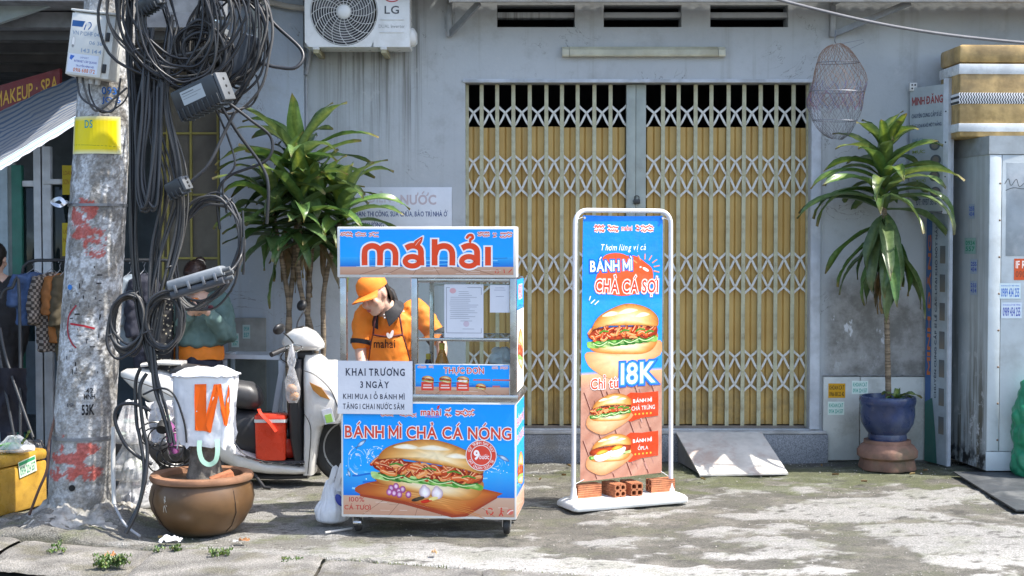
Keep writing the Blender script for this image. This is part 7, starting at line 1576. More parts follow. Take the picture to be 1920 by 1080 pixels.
q = crumple((c.x, c.y + .1, 0), (.2, .16, .26), 3, .010, .022, 11); q.build('sack', wfilm, t, 80, True)
for dx, h in ((-.015, .34), (.03, .36)): q = MB(); cc_ = Vector((c.x + .02, c.y + .08, .2)); q.ribbon(cr([cc_ + Vector((dx - .03, 0, 0)), cc_ + Vector((dx, -.01, h - .26)), cc_ + Vector((dx + .02, 0, h - .2)), cc_ + Vector((dx + .035, .01, h - .27)), cc_ + Vector((dx + .04, 0, 0))], 5), .03, .002, (.2, -1, 0)); q.build('handle', wfilm, t, 70, True)
q = MB(); q.ball((c.x + .055, c.y + .015, .16), .035, 14, Matrix.Rotation(R(-25), 4, 'Y'), (.6, .2, 1.1)); q.build('blue_print', mat('blue_ink', (.03, .05, .3), .4), t, 60, True)
solo(MB().tube([G(610, 1001) + Vector((0, 0, .008)), G(660, 993) + Vector((0, 0, .008))], .006, 6), 'litter_stick', 'pale thin stick lying under the left caster of the cart', 'stick', mat('pale_stick', (.55, .52, .48), .7))
clear = filmmat('rubbish_film', (.75, .76, .78), .5, .12)
for i, (px, py, sz_, lab, col) in enumerate(((252, 962, (.3, .26, .3), 'tied clear rubbish bag at the bottom of the heap beside the pole', (.20, .24, .30)), (250, 905, (.28, .24, .28), 'clear rubbish bag of green scraps in the middle of the heap beside the pole', (.10, .16, .05)), (248, 835, (.27, .24, .27), 'clear puffy rubbish bag on top of the heap beside the pole', (.5, .5, .52)))):
    c = P(px, py, 8.75); c.z = max(0, c.z - .0) if i else 0; t = thing('rubbish_bag', lab, 'bag', c)
    q = crumple((c.x, c.y, c.z), sz_, 20 + i, .014, .03, 9, i == 0); q.build('film', clear, t, 80, True)
    for j in range(9 if i < 2 else 4):
        q = MB(); q.ball((c.x + uni(-.07, .07), c.y + uni(-.06, .06), c.z + uni(.06, .17)), uni(.025, .05), 8, None, (1, .8, uni(.4, 1))); q.build('scrap', mat('scrap_%d_%d' % (i, j % 3), [x * uni(.6, 1.5) for x in col], .7), t, 60, True)
c = P(300, 832, 8.55); t = thing('plastic_sheet', 'loose white plastic bag draped over the rubbish beside the pole', 'bag', c); q = MB()
q.grid(lambda u, v: P(284 + 44 * u + 22 * (1 - v) * (u - .5), 752 + 78 * v + 6 * fb(u * 3, v * 3), 8.55) + Vector((0, .05 * fb(u * 3, v * 3, 3) + .03 * sin(u * 9), 0)), 24, 24); q.build('film', wfilm, t, 70, True)
t = thing('old_bicycle_bar', 'grey and black handlebar grip poking out of the rubbish heap', 'handlebar', P(304, 800, 8.4)); q = MB(); q.cyl(P(312, 772, 8.5), P(306, 796, 8.36), .022, 12); q.build('bar_sleeve', mat('grey_sleeve', (.3, .29, .27), .6), t, 60, True); q = MB(); q.cyl(P(306, 795, 8.365), P(303, 806, 8.32), .032, 14); q.build('grip_end', rub, t, 60, True)
t = thing('bottle', 'purple plastic bottle stuck in the rubbish beside the brown pot', 'bottle', P(325, 848, 8.4)); q = MB(); q.tube([P(327, 850, 8.4), P(325, 840, 8.4), P(318, 800, 8.42), P(316, 790, 8.42)], [.03, .034, .03, .012], 12); q.build('body', mat('purple_plastic', (.28, .08, .24), .3), t, 60, True); q = MB(); q.cyl(P(315, 788, 8.42), P(314, 779, 8.42), .014, 10); q.build('cap', mat('mint_webbing', (.42, .68, .52)), t, 60, True)
rs2 = random.Random(8); t = thing('wire_tangle', 'tangle of thin black wire loops over the pot rim beside the pole', 'wire', P(300, 860, 8.3))
for i in range(9):
    cx_, cy_ = rs2.uniform(275, 345), rs2.uniform(810, 860); q = MB(); rx_, ry_ = rs2.uniform(12, 34), rs2.uniform(16, 30); ph = rs2.uniform(0, 6)
    q.tube([P(cx_ + rx_ * cos(a), cy_ + ry_ * sin(a), 8.36 + .05 * sin(a + ph)) for a in [2 * pi * j / 28 * rs2.choice((1, 1)) for j in range(28)]], .0045, 5, True); q.build('loop', blk, t, 70, True)
# yellow foam box, left
def foam_box(name, label, c, dims, rz, m, bands=()):
    t = thing(name, label, 'box', c, rz); L, Dp, H = dims; q = MB(); q.bb(-L / 2, L / 2, -Dp / 2, Dp / 2, 0, H * .8, .02); q.build('box', m, t); q = MB(); q.bb(-L / 2 - .004, L / 2 + .004, -Dp / 2 - .004, Dp / 2 + .004, H * .8 + .001, H, .026); q.build('lid', m, t)
    for z0_, z1_, bm_, nm in bands: q = MB(); q.bb(-L / 2 - .007, L / 2 + .007, -Dp / 2 - .007, Dp / 2 + .007, z0_ * H, z1_ * H, .003); q.build(nm, bm_, t)
    return t
tape = mat('brown_tape_wrap', (.46, .27, .04), .3, var=.22, vs=6, dirt=(.30, .16, .03), dirt_amt=.6, ds=9, bump=.5, bs=18)
a, b = G(-8, 972), G(90, 946); ang = atan2(b.y - a.y, b.x - a.x); L = .62; mid = b + Vector((cos(ang), sin(ang), 0)) * -L / 2 + Vector((-sin(ang), cos(ang), 0)) * .2
t = foam_box('foam_box', 'brown taped foam box on the pavement left of the pole', (mid.x, mid.y, 0), (L, .4, .36), ang, tape)
p = Pr((0, 0, 60, 34), .16, .10); p.rect(0, 0, 60, 34, '#d6e4d2'); p.rect(2, 2, 58, 9, '#3a9a6a'); p.text('0934 224 557', 3, 12, 57, 31, '#12805c', .03); p.build(t, pmat(), 'number_label', (L / 2 - .235, -.207, .2)); t.children[-1].rotation_euler = (0, R(-9), 0)
c = P(28, 838, 8.72); c.z = .362; t = thing('vegetable_bag', 'thin plastic bag of green vegetables lying on the brown taped foam box', 'bag', c); q = crumple((c.x, c.y, .362), (.26, .2, .1), 31, .01, .02, 12); q.build('film', filmmat('clear_film2', (.8, .82, .84), .42), t, 80, True)
for j in range(6): q = MB(); q.ball((c.x + uni(-.08, .06), c.y + uni(-.06, .06), .40), .032, 10, Matrix.Rotation(uni(0, 3), 4, 'Z'), (1.4, .7, .6)); q.build('vegetable', mat('green_veg', (.08, .28, .04), .5), t, 60, True)
leaf(t, (c.x + .06, c.y - .05, .42), .5, .9, .1, .02, -.3, .8, 0, rs)

# ================================================================== RIGHT SIDE
rustm = NT('stained_galvanised'); x, y, z = rustm.sep(); cb = rustm.mix(rustm.step(rustm.noise(3, 6), .3, .7), (.40, .44, .45, 1), (.50, .54, .55, 1)); st1 = rustm.noise(1, 6, .65, rustm.coords((12, 12, .8))); low = rustm.step(z, 1.5, .2)
cb = rustm.mix(rustm.math('MULTIPLY', rustm.step(st1, .42, .62), rustm.math('ADD', rustm.math('MULTIPLY', low, .75), .2)), cb, (.10, .085, .05, 1)); cb = rustm.mix(rustm.math('MULTIPLY', rustm.step(rustm.noise(9, 7, .7), .56, .66), low), cb, (.6, .62, .63, 1)); cb = rustm.mix(rustm.math('MULTIPLY', rustm.step(z, .22, .1), rustm.step(rustm.noise(14, 5), .4, .6)), cb, (.02, .02, .02, 1)); RUST = rustm.done(cb, .6, .1)
frontm = mat('pale_steel_front', (.56, .61, .62), .45, var=.1, vs=3, dirt=(.25, .25, .22), dirt_amt=.35, ds=2.2)
fl_, bl_ = P(1858, 0, 10.08), P(1787, 0, 10.7); xf, yf0 = fl_.x, 10.08; ztop = P(1860, 256, 10.08).z
cabt = thing('metal_cabinet', 'tall stained metal cold cabinet at the right edge with phone stickers', 'cabinet', (xf + .5, 10.4, 0))
q = MB(); xr_ = xf + 1.2; base_ = [(xf, yf0), (xr_, yf0), (xr_, 10.7), (bl_.x, 10.7)]; q.loft([[(a, b, z) for a, b in base_] for z in (.03, ztop)]); q.build('side_panel', RUST, cabt, 0, True)
q = MB(); q.bb(xf + .09, xr_ - .05, yf0 - .012, yf0 - .001, .17, ztop - .13, .003); q.build('door', frontm, cabt, 40, True); q = MB(); q.bb(xf + .0, xf + .085, yf0 - .015, yf0 - .001, .17, ztop - .13, .003); q.build('corner_strip', frontm, cabt, 40, True); q = MB(); q.bb(xf - .004, xr_, yf0 - .016, yf0 - .001, .03, .165, .003); q.build('kick_plate', frontm, cabt, 40, True)
q = MB(); bb2 = [(xf - .006, yf0 - .018), (xr_, yf0 - .018), (xr_, 10.705), (bl_.x - .006, 10.705)]; q.loft([[(a, b, z) for a, b in bb2] for z in (ztop - .125, ztop + .004)]); q.build('top_band', mat('dull_galvanised', (.38, .41, .42), .5, .3, dirt=(.2, .18, .14)), cabt, 0, True)
for z in [.25 + .26 * i for i in range(8)]: q = MB(); q.ball((xf + .075, yf0 - .016, z), .008, 8); q.build('rivet', mat('rusty_rivet', (.22, .15, .1), .7), cabt, 60, True)
q = MB(); q.bb(xf + .12, xr_ - .12, yf0 - .016, yf0 - .0125, P(0, 480, 10.08).z, P(0, 305, 10.08).z, .002); q.build('inset_panel', mat('scuffed_panel', (.36, .40, .42), .6, var=.15, dirt=(.55, .56, .57), dirt_amt=.6, ds=6), cabt, 40, True)
p = Pr((1880, 320, 1960, 380), P(1960, 0, 10.06).x - P(1880, 0, 10.06).x, P(0, 320, 10.06).z - P(0, 380, 10.06).z)
for s_ in ([(1888, 345), (1895, 335), (1900, 348), (1910, 336), (1916, 350), (1930, 338)], [(1890, 357), (1905, 352), (1925, 354), (1940, 350)]): p.stroke(cr([(*a,) + (0,) for a in s_], 4), 1.2, '#4a5052', False)
p.build(cabt, pmat(), 'scribble', (P(1880, 0, 10.06).x, yf0 - .0175, P(0, 380, 10.06).z), True)
yst = yf0 - .014
def stick2(px, lines, bgc, fg, lab):
    x0, y0, x1, y1 = px; a, b = P(x0, y1, yst), P(x1, y0, yst); t = thing('sticker', lab, 'sticker', (a.x, yst - .002, a.z), group='telephone number stickers'); p = Pr(px, b.x - a.x, b.z - a.z); p.rect(x0, y0, x1, y1, bgc)
    for i, (l, ya_, yb_, cl) in enumerate(lines): p.text(l, x0 + 3, ya_, x1 - 3, yb_, cl, .02)
    p.build(t)
stick2((1874, 531, 1914, 560), [('KHOAN CẮT BÊ TÔNG', 533, 537, '#2a6ac0'), ('0989 434 255', 540, 557, '#1e5cb8')], '#c4d6dc', 0, 'upper blue number sticker on the front of the metal cabinet')
stick2((1877, 567, 1916, 597), [('KHOAN CẮT BÊ TÔNG', 569, 573, '#3a4ab8'), ('0989 434 255', 576, 593, '#2a3a9a')], '#c2d0dc', 0, 'lower blue number sticker on the front of the metal cabinet')
stick2((1901, 485, 1950, 525), [('IF RENT', 489, 503, '#f0e4dc'), ('0903 218', 508, 520, '#8a4a34')], '#c8542a', 0, 'orange notice sticker at the right edge of the metal cabinet')
def side_sticker(v0, v1, y0, y1, bgc, fg, tx, lab):
    A_, B_ = Vector((bl_.x, 10.7, 0)), Vector((xf, yf0, 0)); d = B_ - A_; nn = Vector((-abs(d.y), -abs(d.x) * 0 - .1, 0)).normalized(); nn = Vector((d.y, -d.x, 0)).normalized(); 
    nn = nn if nn.x < 0 else -nn; z0_, z1_ = P(0, y1, 10.4).z, P(0, y0, 10.4).z; o = A_ + d * v0; o.z = z0_
    t = thing('sticker', lab, 'sticker', o, group='telephone number stickers'); p = Pr((0, 0, 40, 30), 1, 1, lambda u, v, y: tuple(d * (v1 - v0) * u + Vector((0, 0, (z1_ - z0_) * v)) + nn * (.004 - y * 2))); p.rect(0, 0, 40, 30, bgc)
    for i, l in enumerate(tx): p.text(l, 4, 5 + 11 * i, 36, 14 + 11 * i, fg, .03)
    p.build(t)
side_sticker(.50, .66, 383, 410, '#9aa8b4', '#3a5ab0', ['255', '434'], 'topmost small blue sticker on the side of the metal cabinet'); side_sticker(.40, .70, 446, 476, '#8aa8a0', '#2a8a6a', ['0934', '557'], 'green sticker on the side of the metal cabinet'); side_sticker(.56, .74, 486, 513, '#9aa8b8', '#3a52a8', ['255', '434'], 'third small sticker down on the side of the metal cabinet'); side_sticker(.56, .74, 526, 552, '#9aa8b8', '#3a52a8', ['255', '434'], 'lowest small blue sticker on the side of the metal cabinet')
ztape = NT('zigzag_tape'); x, y, z = ztape.sep(); ph = ztape.math('ADD', ztape.math('MULTIPLY', x, 330.), ztape.math('MULTIPLY', ztape.math('SINE', ztape.math('MULTIPLY', z, 170.)), 1.6)); ZIG = ztape.done(ztape.mix(ztape.step(ztape.math('SINE', ph), -.1, .1), (.03, .03, .03, 1), (.7, .7, .7, 1)), .4)
wtape = mat('white_tape', (.66, .68, .68), .3, dirt=(.4, .35, .2), dirt_amt=.4)
fx = P(1797, 0, 10.25).x; zb_ = ztop + .006; ht = P(0, 84, 10.25).z - zb_
t = foam_box('foam_box', 'yellow taped foam box with zigzag strip on top of the metal cabinet', (fx + .45, 10.45, zb_), (.9, .42, ht), R(2), mat('yellow_tape_wrap', (.43, .29, .115), .4, var=.35, vs=7, dirt=(.26, .17, .06), dirt_amt=.8, ds=5, bump=.6, bs=22), ((.68, .79, wtape, 'white_strip'), (.36, .48, ZIG, 'zigzag_strip'), (.06, .15, wtape, 'white_strip')))
# leaning sign boards
def slab(par, nm, a, b, z0_, z1_, m, th=.02):
    d = (b - a).normalized(); nn = Vector((d.y, -d.x, 0)); nn = nn if nn.y < 0 else -nn; q = MB(); base_ = [a, b, b - nn * th, a - nn * th]; q.loft([[(s.x, s.y, z) for s in base_] for z in (z0_, z1_)]); q.build(nm, m, par, 0, True); return d, nn
a, b = P(1708, 0, 10.71), P(1772, 0, 10.42); z0_, z1_ = P(0, 396, 10.5).z, P(0, 160, 10.5).z
t = thing('shop_sign', 'faded dried goods sign board standing out from the wall beside the cabinet', 'sign', (b.x, b.y, z0_)); bm_ = mat('faded_sign', (.40, .44, .45), .5, var=.08)
d, nn = slab(t, 'board', a, b, z0_, z1_, bm_); W_ = (b - a); W_.z = 0
p = Pr((0, 0, 64, 236), 1, 1, lambda u, v, y: tuple(Vector((a.x, a.y, z0_)) + W_ * u + Vector((0, 0, (z1_ - z0_) * v)) + nn * (.002 - y)))
p.text('MINH ĐĂNG', 4, 14, 62, 34, '#9a4a4a', .03); p.text('CHUYÊN CUNG CẤP SỈ LẺ', 4, 46, 60, 58, '#4a5468', .02); p.text('CÁC LOẠI KHÔ MỘT NẮNG', 4, 66, 60, 78, '#4a5468', .02)
for i, (x_, y_, w2) in enumerate(((6, 95, 20), (6, 118, 24), (6, 150, 30), (6, 172, 26))): p.text(['KHÔ CÁ', 'MỰC', 'KHÔ CÁ KHOAI', 'TÔM KHÔ'][i], x_, y_, x_ + w2, y_ + 9, '#8a9a4a' if i % 2 else '#5a8a94', .01)
for x_, y_ in ((48, 112), (50, 140), (48, 170), (50, 200)): p.ell(x_, y_, 10, 10, '#5a5f62'); p.ell(x_, y_, 6, 7, '#7c7468')
p.text('ĐT: 0937 315 679', 14, 212, 58, 224, '#4a5468', .01); p.build(t, pmat(), 'print', (0, 0, 0), True)
q = MB(); q.loft([[(s.x, s.y, z) for s in (b + nn * .006, b + d * .05 + nn * .006, b + d * .05 - nn * .026, b - nn * .026)] for z in (z0_ - .02, z1_ + .04)]); q.build('aluminium_edge', mat('white_aluminium', (.55, .58, .62)), t, 0, True)
for pxv, zz1 in ((b + d * .025 + nn * .007, z1_ - .2), (b + d * .025 + nn * .007, z0_ + .25), (b + d * .025 + nn * .007, z0_ + .5)): q = MB(); q.ball((pxv.x, pxv.y, zz1), .006, 8); q.build('screw', blk, t, 60, True)
a2, b2 = P(1742, 0, 10.70), P(1783, 0, 10.44); z02, z12 = .004, z0_ - .012
t = thing('shop_sign', 'tall narrow white board with vertical lettering standing between plant and cabinet', 'sign', (b2.x, b2.y, 0)); d2, n2 = slab(t, 'board', a2, b2, z02, z12, mat('narrow_sign', (.34, .39, .42), .5, var=.12)); W2 = (b2 - a2); W2.z = 0
fn2 = lambda u, v, y: tuple(Vector((a2.x, a2.y, z02)) + W2 * u + Vector((0, 0, (z12 - z02) * v)) + n2 * (.002 - y))
p = Pr((0, 0, 41, 460), 1, 1, fn2); p.rect(0, 0, 11, 460, '#3f5f8c'); 
def vtext(tx, x0, x1, y0, y1, col, bold):
    """lettering running upward"""
    gs = text_geo(tx, bold, 0, 1, bold); v = [q_ for g in gs for q_ in g[0]]; bx0, bx1 = min(q_[0] for q_ in v), max(q_[0] for q_ in v); by0, by1 = min(q_[1] for q_ in v), max(q_[1] for q_ in v); k0 = p.k
    for gv, gf, sub in gs: p.k = k0 + sub * .25; p.b.add([p.m(x1 - (q_[1] - by0) / (by1 - by0) * (x1 - x0), y1 - (q_[0] - bx0) / (bx1 - bx0) * (y1 - y0)) for q_ in gv], gf, [lin(col)] * len(gv))
    p.k = k0 + 1
p.tx.append(p.b) if False else None
vtext('MINH ĐĂNG', 1.5, 9.5, 40, 300, '#b86a3a', .03); vtext('CHUYÊN CUNG CẤP SỈ LẺ CÁC LOẠI KHÔ MỘT NẮNG', 15, 22, 10, 340, '#3c4656', .02)
for i in range(7): p.rect(26, 60 + i * 52, 36, 92 + i * 52, '#5c6266', '#7a7468', 2, 2)
p.poly([(0, 350), (14, 340), (20, 400), (24, 460), (0, 460)], '#3a6a60'); p.build(t, pmat(), 'print', (0, 0, 0), True)
q = MB(); q.loft([[(s.x, s.y, z) for s in (b2 + n2 * .004, b2 + d2 * .02 + n2 * .004, b2 + d2 * .02 - n2 * .024, b2 - n2 * .024)] for z in (z02, z12 + .6)]); q.build('aluminium_edge', mat('white_aluminium', (.55, .58, .62)), t, 0, True)
c = P(1712, 163, 10.69); t = thing('wall_socket', 'white power socket with four holes above the dried goods sign', 'socket', c); q = MB(); q.box(c, (.055, .03, .06), None, .004); q.build('plate', white, t, 40, True)
for dx in (-.011, .011):
    for dz in (-.013, .013): q = MB(); q.cyl(c + Vector((dx, -.0155, dz)), c + Vector((dx, -.0175, dz)), .007, 10); q.build('hole', blk, t, 40, True)
# hanging net
nc_ = P(1567, 172, 10.45); kk = 10.45 / F_PX
t = thing('fishing_net', 'collapsible fishing net in brown and blue mesh hung from the canopy', 'fishing net', nc_); hz = 90 * kk; hx = 52 * kk
def netp(a, v):
    v = min(.997, max(.003, v)); r_ = sin(pi * min(.995, max(.005, v))) ** .45; return Vector((hx * r_ * cos(a) * (1 + .08 * sin(3 * a + v * 4) + .12 * noise.noise((cos(a), sin(a), v * 4))) + .012 * sin(v * 7), .12 * r_ * sin(a), hz * (1 - 2 * v) - .01 * cos(a) * (v - .5)))
gryn = mat('grey_net', (.2, .19, .2), .8); brn, blu, rdn = mat('brown_net', (.26, .16, .11), .8), mat('blue_net', (.10, .12, .30), .8), mat('red_net', (.32, .08, .10), .8)
def netseg(v0, v1, m, nst, seed):
    q = MB()
    for s_ in (-1, 1):
        for k in range(nst):
            a0 = 2 * pi * k / nst; pts = [netp(a0 + s_ * (v * 2.3) + .16 * noise.noise((v * 9, k * 1.7, s_ + seed)), v + .02 * noise.noise((v * 7, k * 2.1, s_ + 3))) for v in [v0 + (v1 - v0) * j / 14 for j in range(15)]]; q.tube(pts, .0012, 4)
    o_ = q.build('mesh', m, t, 0); o_['kind'] = 'stuff'
netseg(.01, .66, brn, 34, 1); netseg(.45, .99, gryn, 32, 2); netseg(.40, .68, blu, 16, 3); netseg(.5, .7, rdn, 8, 4)
for v in (.2, .5, .8): q = MB(); q.tube([netp(2 * pi * j / 36, v) for j in range(36)], .003, 5, True); q.build('hoop', mat('dull_strap', (.22, .23, .25)), t, 60)
q = MB(); q.tube(cr([(0, 0, hz), (-.01, 0, hz + .02), (.0, -.0, hz + .09)], 4), .004, 6); q.build('hook', mat('dull_strap', (.22, .23, .25)), t, 60); q = MB(); q.tube([(.0, 0, hz - .01), (.2, .02, hz + .03), (.21, .02, hz + .01), (.1, .01, hz - .04)], .002, 5); q.build('wire_handle', mat('dull_strap', (.22, .23, .25)), t, 60)
# green sack
c = P(1935, 880, 9.95); c.z = 0; t = thing('sack', 'green woven plastic sack leaning on the cabinet at the right edge', 'sack', c); q = MB()
for z_, r_, dx in ((.12, .2, .05), (.3, .19, .04), (.45, .16, .02), (.58, .09, -.02), (.66, .045, -.05)): q.ball((c.x + dx, c.y, z_), r_, 14)
q = fuse(q, .014, 2, .02, 9)
for v in q.v: v.z = max(v.z, .003); v.y = min(v.y, yf0 - .02)
q.build('sack', mat('green_woven', (.02, .22, .11), .4, var=.2, bump=.5, bs=30), t, 80, True)
# black mat
t = thing('rubber_mat', 'black rubber mat lying on the pavement in front of the cabinet', 'mat', G(1880, 925)); q = MB(); pts = [G(1788, 891), G(1905, 960), G(2100, 960), G(2100, 891)]; q.loft([[(s.x, s.y, z + .012 * (i == 0)) for i, s in enumerate(pts)] for z in (.004, .014)]); q.build('sheet', mat('dark_rubber', (.045, .05, .055), .6, var=.2, dirt=(.2, .2, .19), dirt_amt=.5), t, 0, True)

# ================================================================== CLOTHES RACK AND SHOP THINGS
YC = 9.95; C_ = lambda px, py, y=0: P(px, py, YC + y)
t = thing('clothes_rack', 'black tube clothes rack in front of the salon', 'clothes rack', C_(160, 0)); t.location.z = 0; dkt = mat('black_tube', (.03, .032, .036), .4)
q = MB(); r0 = [C_(42, 905), C_(40, 560), C_(41, 520)] + [C_(44, 500), C_(54, 491), C_(70, 488)] + [C_(200, 488), C_(310, 488), C_(326, 492), C_(332, 510), C_(332, 905)]; r0[0].z = r0[-1].z = .03; q.tube(r0, .012, 8); q.build('frame_tube', dkt, t, 60, True)
for x_ in (C_(42, 0).x, C_(332, 0).x): q = MB(); q.tube([(x_, YC - .25, .03), (x_, YC + .25, .03)], .014, 8); q.build('foot_bar', dkt, t, 60, True)
def garment(label, px, py, w_, h_, m, sleeve=.3, rz=.9, m2_=None, cat='jacket', neck=True, seed=0, name='garment'):
    o = C_(px, py); t = thing(name, label, cat, o, rz); k_ = YC / F_PX; hw, hh = w_ * k_ / 2, h_ * k_; q = MB()
    rings = []
    for f, a, b in ((0, .25, .03), (.04, .7, .045), (.1, .95, .055), (.3, .95, .06), (.7, 1.0, .055), (1, 1.03, .05)): rings.append([Vector((hw * a * cos(s_) + .012 * fb(f * 3, s_, seed), b * sin(s_) * (1 + .3 * sin(s_ * 6 + f * 3)), -.05 - hh * f)) for s_ in [2 * pi * j / 36 for j in range(36)]])
    q.loft(rings)
    if sleeve:
        for s_ in (-1, 1): q.tube([Vector((s_ * hw * .8, 0, -.05 - hh * .06)), Vector((s_ * hw * 1.1, .0, -.05 - hh * .3)), Vector((s_ * hw * 1.2, -.01, -.05 - hh * (.3 + sleeve)))], [.05, .052, .045], 12)
    q = fuse(q, .014, 2, .012, 16); q.build('cloth', m, t, 80)
    q = MB(); q.tube(cr([(-hw * .6, 0, -.075), (0, 0, -.03), (0, 0, .0), (.012, 0, .02), (0, 0, .035), (-.012, 0, .02)], 4), .0025, 5); q.tube([(0, 0, -.03), (hw * .6, 0, -.075)], .0025, 5); q.build('hanger', mat('dull_strap', (.22, .23, .25)), t, 60); return t
den = mat('blue_denim', (.045, .085, .19), .85, var=.25, vs=14, bump=.5, bs=150)
n = NT('houndstooth'); ck_ = n.math('MULTIPLY', n.math('SINE', n.math('MULTIPLY', n.sep()[0], 190.)), n.math('SINE', n.math('MULTIPLY', n.sep()[2], 150.))); CHK = n.done(n.mix(n.step(ck_, -.1, .2), (.05, .04, .035, 1), (.26, .22, .19, 1)), .9)
n = NT('yellow_dotted_black'); v_ = n.voro(38); DOT = n.done(n.mix(n.step(v_, .28, .22), (.015, .015, .017, 1), (.42, .38, .28, 1)), .8)
garment('blue denim jacket hanging first on the clothes rack', 62, 496, 62, 100, den, .35, .5, seed=1); garment('brown checked jacket hanging beside the denim jacket', 96, 496, 60, 150, CHK, .35, .75, seed=2); garment('rust orange top hanging behind the checked jacket', 112, 498, 50, 130, mat('rust_cloth', (.26, .10, .025), .85), .3, 1.0, seed=3); garment('olive brown coat hanging just left of the pole', 124, 496, 50, 170, mat('olive_cloth', (.07, .055, .03), .85), .3, 1.1, seed=4)
garment('pale blue grey shirt hanging right of the pole', 245, 500, 44, 150, mat('pale_blue_cloth', (.20, .24, .28), .85), .35, .8, cat='shirt', seed=5); garment('navy coat hanging right of the pole behind the coils', 270, 498, 50, 200, mat('navy_cloth', (.018, .02, .035)), .3, .9, seed=6); garment('black dress with pale dotted print hanging by the person in green', 304, 540, 46, 150, DOT, 0, .7, cat='dress', seed=7)
# dark heap of folded chairs and bags below the rack
t = thing('folding_chair', 'folded dark chair leaning under the clothes rack behind the foam box', 'chair', P(40, 850, 9.5)); t.location.z = 0
for nm, pts in (('leg', [P(0, 615, 9.6), P(14, 680, 9.55), P(62, 820, 9.4)]), ('leg', [P(42, 900, 9.45), P(12, 740, 9.6), P(-12, 600, 9.7)]), ('frame_tube', [P(2, 560, 9.7), P(8, 545, 9.7), P(22, 540, 9.7), P(36, 548, 9.7), P(38, 900, 9.5)])): q = MB(); q.tube(cr(pts, 5), .011, 8); q.build(nm, dkt, t, 60, True)
q = MB(); q.grid(lambda u, v: P(-10 + 60 * u, 690 + 120 * v, 9.5 + .25 * v) + Vector((0, .04 * fb(u * 3, v * 3), 0)), 12, 12); q.build('seat_cloth', mat('navy_cloth', (.018, .02, .035)), t, 70, True)
for i, (px, py, s_, lab, m) in enumerate(((62, 868, (.42, .3, .34), 'dark bin bag slumped behind the brown taped foam box', mat('black_bin_bag', (.02, .021, .024), .3, bump=.6, bs=30)), (112, 850, (.34, .3, .42), 'dark blue cloth bundle behind the pole foot', mat('dark_blue_cloth', (.02, .03, .06), .8)))):
    c = P(px, py, 9.35); c.z = 0; t = thing('bin_bag' if not i else 'cloth_bundle', lab, 'bag', c); q = crumple((c.x, c.y, 0), s_, 50 + i, .016, .035, 8); q.build('sack', m, t, 80, True)
# aluminium showcase behind the scooter
YK = 10.32; K_ = lambda px, py, y=0: P(px, py, YK + y); al = mat('white_aluminium', (.55, .58, .62)); t = thing('glass_showcase', 'low aluminium and glass showcase behind the scooter', 'showcase', (K_(470, 0).x, YK, 0))
xa, xb = K_(418, 0).x, K_(527, 0).x; za = K_(0, 668).z
for x_, y_ in ((xa, YK), (xb, YK - .1), (xa, YK + .28), (xb, YK + .2)): q = MB(); q.bb(x_ - .015, x_ + .015, y_ - .015, y_ + .015, .0, za - .02, .003); q.build('post', al, t, 40, True)
for (x0_, y0_), (x1_, y1_), zv in (((xa, YK), (xb, YK - .1), za), ((xa, YK + .28), (xb, YK + .2), za), ((xa, YK), (xa, YK + .28), za), ((xb, YK - .1), (xb, YK + .2), za), ((xa, YK), (xb, YK - .1), .06)): q = MB(); q.ribbon([(x0_, y0_, zv), (x1_, y1_, zv)], .05, .03, (0, 0, 1)); q.build('rail', al, t, 0, True)
q = MB(); q.add([(xa, YK - .002, .08), (xb, YK - .102, .08), (xb, YK - .102, za - .02), (xa, YK - .002, za - .02)], [[0, 1, 2, 3]]); q.build('front_pane', glassmat('showcase_glass', (.55, .6, .6), .05), t, 0, True)
q = MB(); q.ribbon([(xb - .1, YK - .11, .1), (xb + .02, YK - .12, za - .04)], .04, .02, (0, 1, 0)); q.build('diagonal_brace', al, t, 0, True)
q = MB(); q.bb(xa + .02, xb - .02, YK + .02, YK + .22, .1, .4, .01); q.build('stock_box', mat('dark_stock', (.05, .055, .06), .7), t, 40, True)
# ================================================================== LITTER
def litter(px, py, sz_, label, m, name='paper_scrap', cat='litter', seed=0):
    c = G(px, py); q = MB(); q.grid(lambda u, v: (c.x + (u - .5) * sz_[0] * (1 + .2 * fb(v * 3, seed)), c.y + (v - .5) * sz_[1], .012 + sz_[2] * abs(fb(u * 2.3, v * 2.3, seed))), 8, 6); solo(q, name, label, cat, m)
litter(320, 1020, (.12, .07, .05), 'crumpled white paper on the kerb beside the brown pot', wfilm, seed=3); litter(443, 1019, (.03, .03, .01), 'small white scrap on the pavement right of the brown pot', wfilm, seed=5); litter(458, 1018, (.06, .03, .02), 'dry brown leaf on the pavement right of the brown pot', mat('dry_leaf', (.28, .13, .05), .8), 'dry_leaf', seed=7); litter(814, 1042, (.03, .03, .03), 'tan scrap on the pavement in front of the cart', mat('tan_scrap', (.5, .32, .16), .8), seed=9); litter(207, 1048, (.05, .04, .03), 'dry orange leaf caught in the weed clump', mat('orange_leaf', (.45, .2, .08), .8), 'dry_leaf', seed=11)

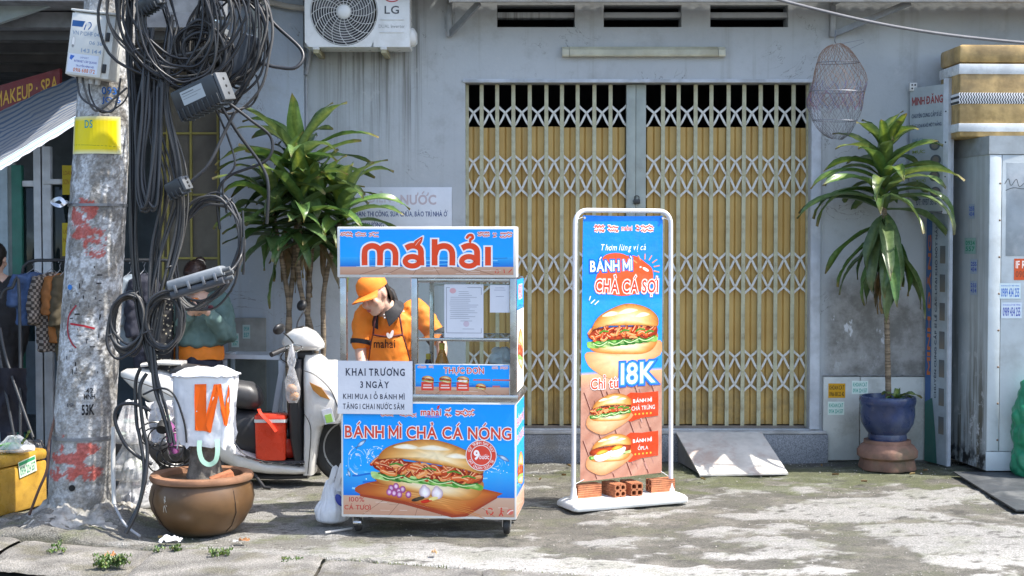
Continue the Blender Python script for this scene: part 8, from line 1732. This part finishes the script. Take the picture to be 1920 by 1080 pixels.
# loose grit and small stones lying on the rough part of the pavement
q = MB(); rg_ = random.Random(91)
for i in range(6500):
    x = rg_.uniform(-3.2, 3.9); y = rg_.uniform(KY(x) + .03, 10.6) if i % 3 else KY(x) + abs(rg_.gauss(0, .12))
    if i % 5 == 0: y = 10.68 - abs(rg_.gauss(0, .08))
    px, py = to_px(x, y)
    if fb(x * 2, y * 2, 71) < -.1: continue
    g_s = rg_.uniform(.35, 1.3); s_ = rg_.uniform(.002, .0065) * (1.6 if rg_.random() < .06 else 1); z0_ = .012 * fb(x * 1.3, y * 1.3) - .010; a = rg_.uniform(0, 3); ca, sa = cos(a) * s_, sin(a) * s_
    q.add([(x + ca, y + sa, z0_), (x - sa, y + ca, z0_ + s_ * .2), (x - ca, y - sa * .8, z0_), (x + sa, y - ca, z0_), (x, y, z0_ + s_ * 1.1)], [[0, 1, 4], [1, 2, 4], [2, 3, 4], [3, 0, 4]], [tuple(k_ * g_s for k_ in (.33, .31, .275)) + (1,)] * 5)
tag(q.build('grit', pmat('grit_stone', .85, 0), None, 0), 'loose grit and crumbs scattered over the pavement', 'grit', None, 'stuff')
for i in range(16):
    px, py = rg_.choice(((1500, 885), (1650, 895), (1250, 905), (1080, 880), (1750, 890), (500, 930), (300, 1000), (1010, 900))); px += rg_.uniform(-90, 90); py += rg_.uniform(-12, 14); c = G(px, py)
    m_ = MB(); az = rg_.uniform(0, 6); L = rg_.uniform(.025, .06)
    m_.grid(lambda u, v: (c.x + cos(az) * L * (u - .5) - sin(az) * L * .45 * (v - .5) * sin(pi * min(.97, max(.03, u))), c.y + sin(az) * L * (u - .5) + cos(az) * L * .45 * (v - .5) * sin(pi * min(.97, max(.03, u))), .006 + .012 * (v - .5) ** 2 * 4 + .006 * u), 6, 4)
    o_ = m_.build('dry_leaf', mat('dry_leaf_%d' % (i % 3), [(.28, .16, .06), (.2, .12, .05), (.35, .25, .1)][i % 3], .8), None, 60); recenter(o_); tag(o_, 'small dry brown leaf scattered on the pavement', 'leaf', 'dry leaves scattered on the pavement')
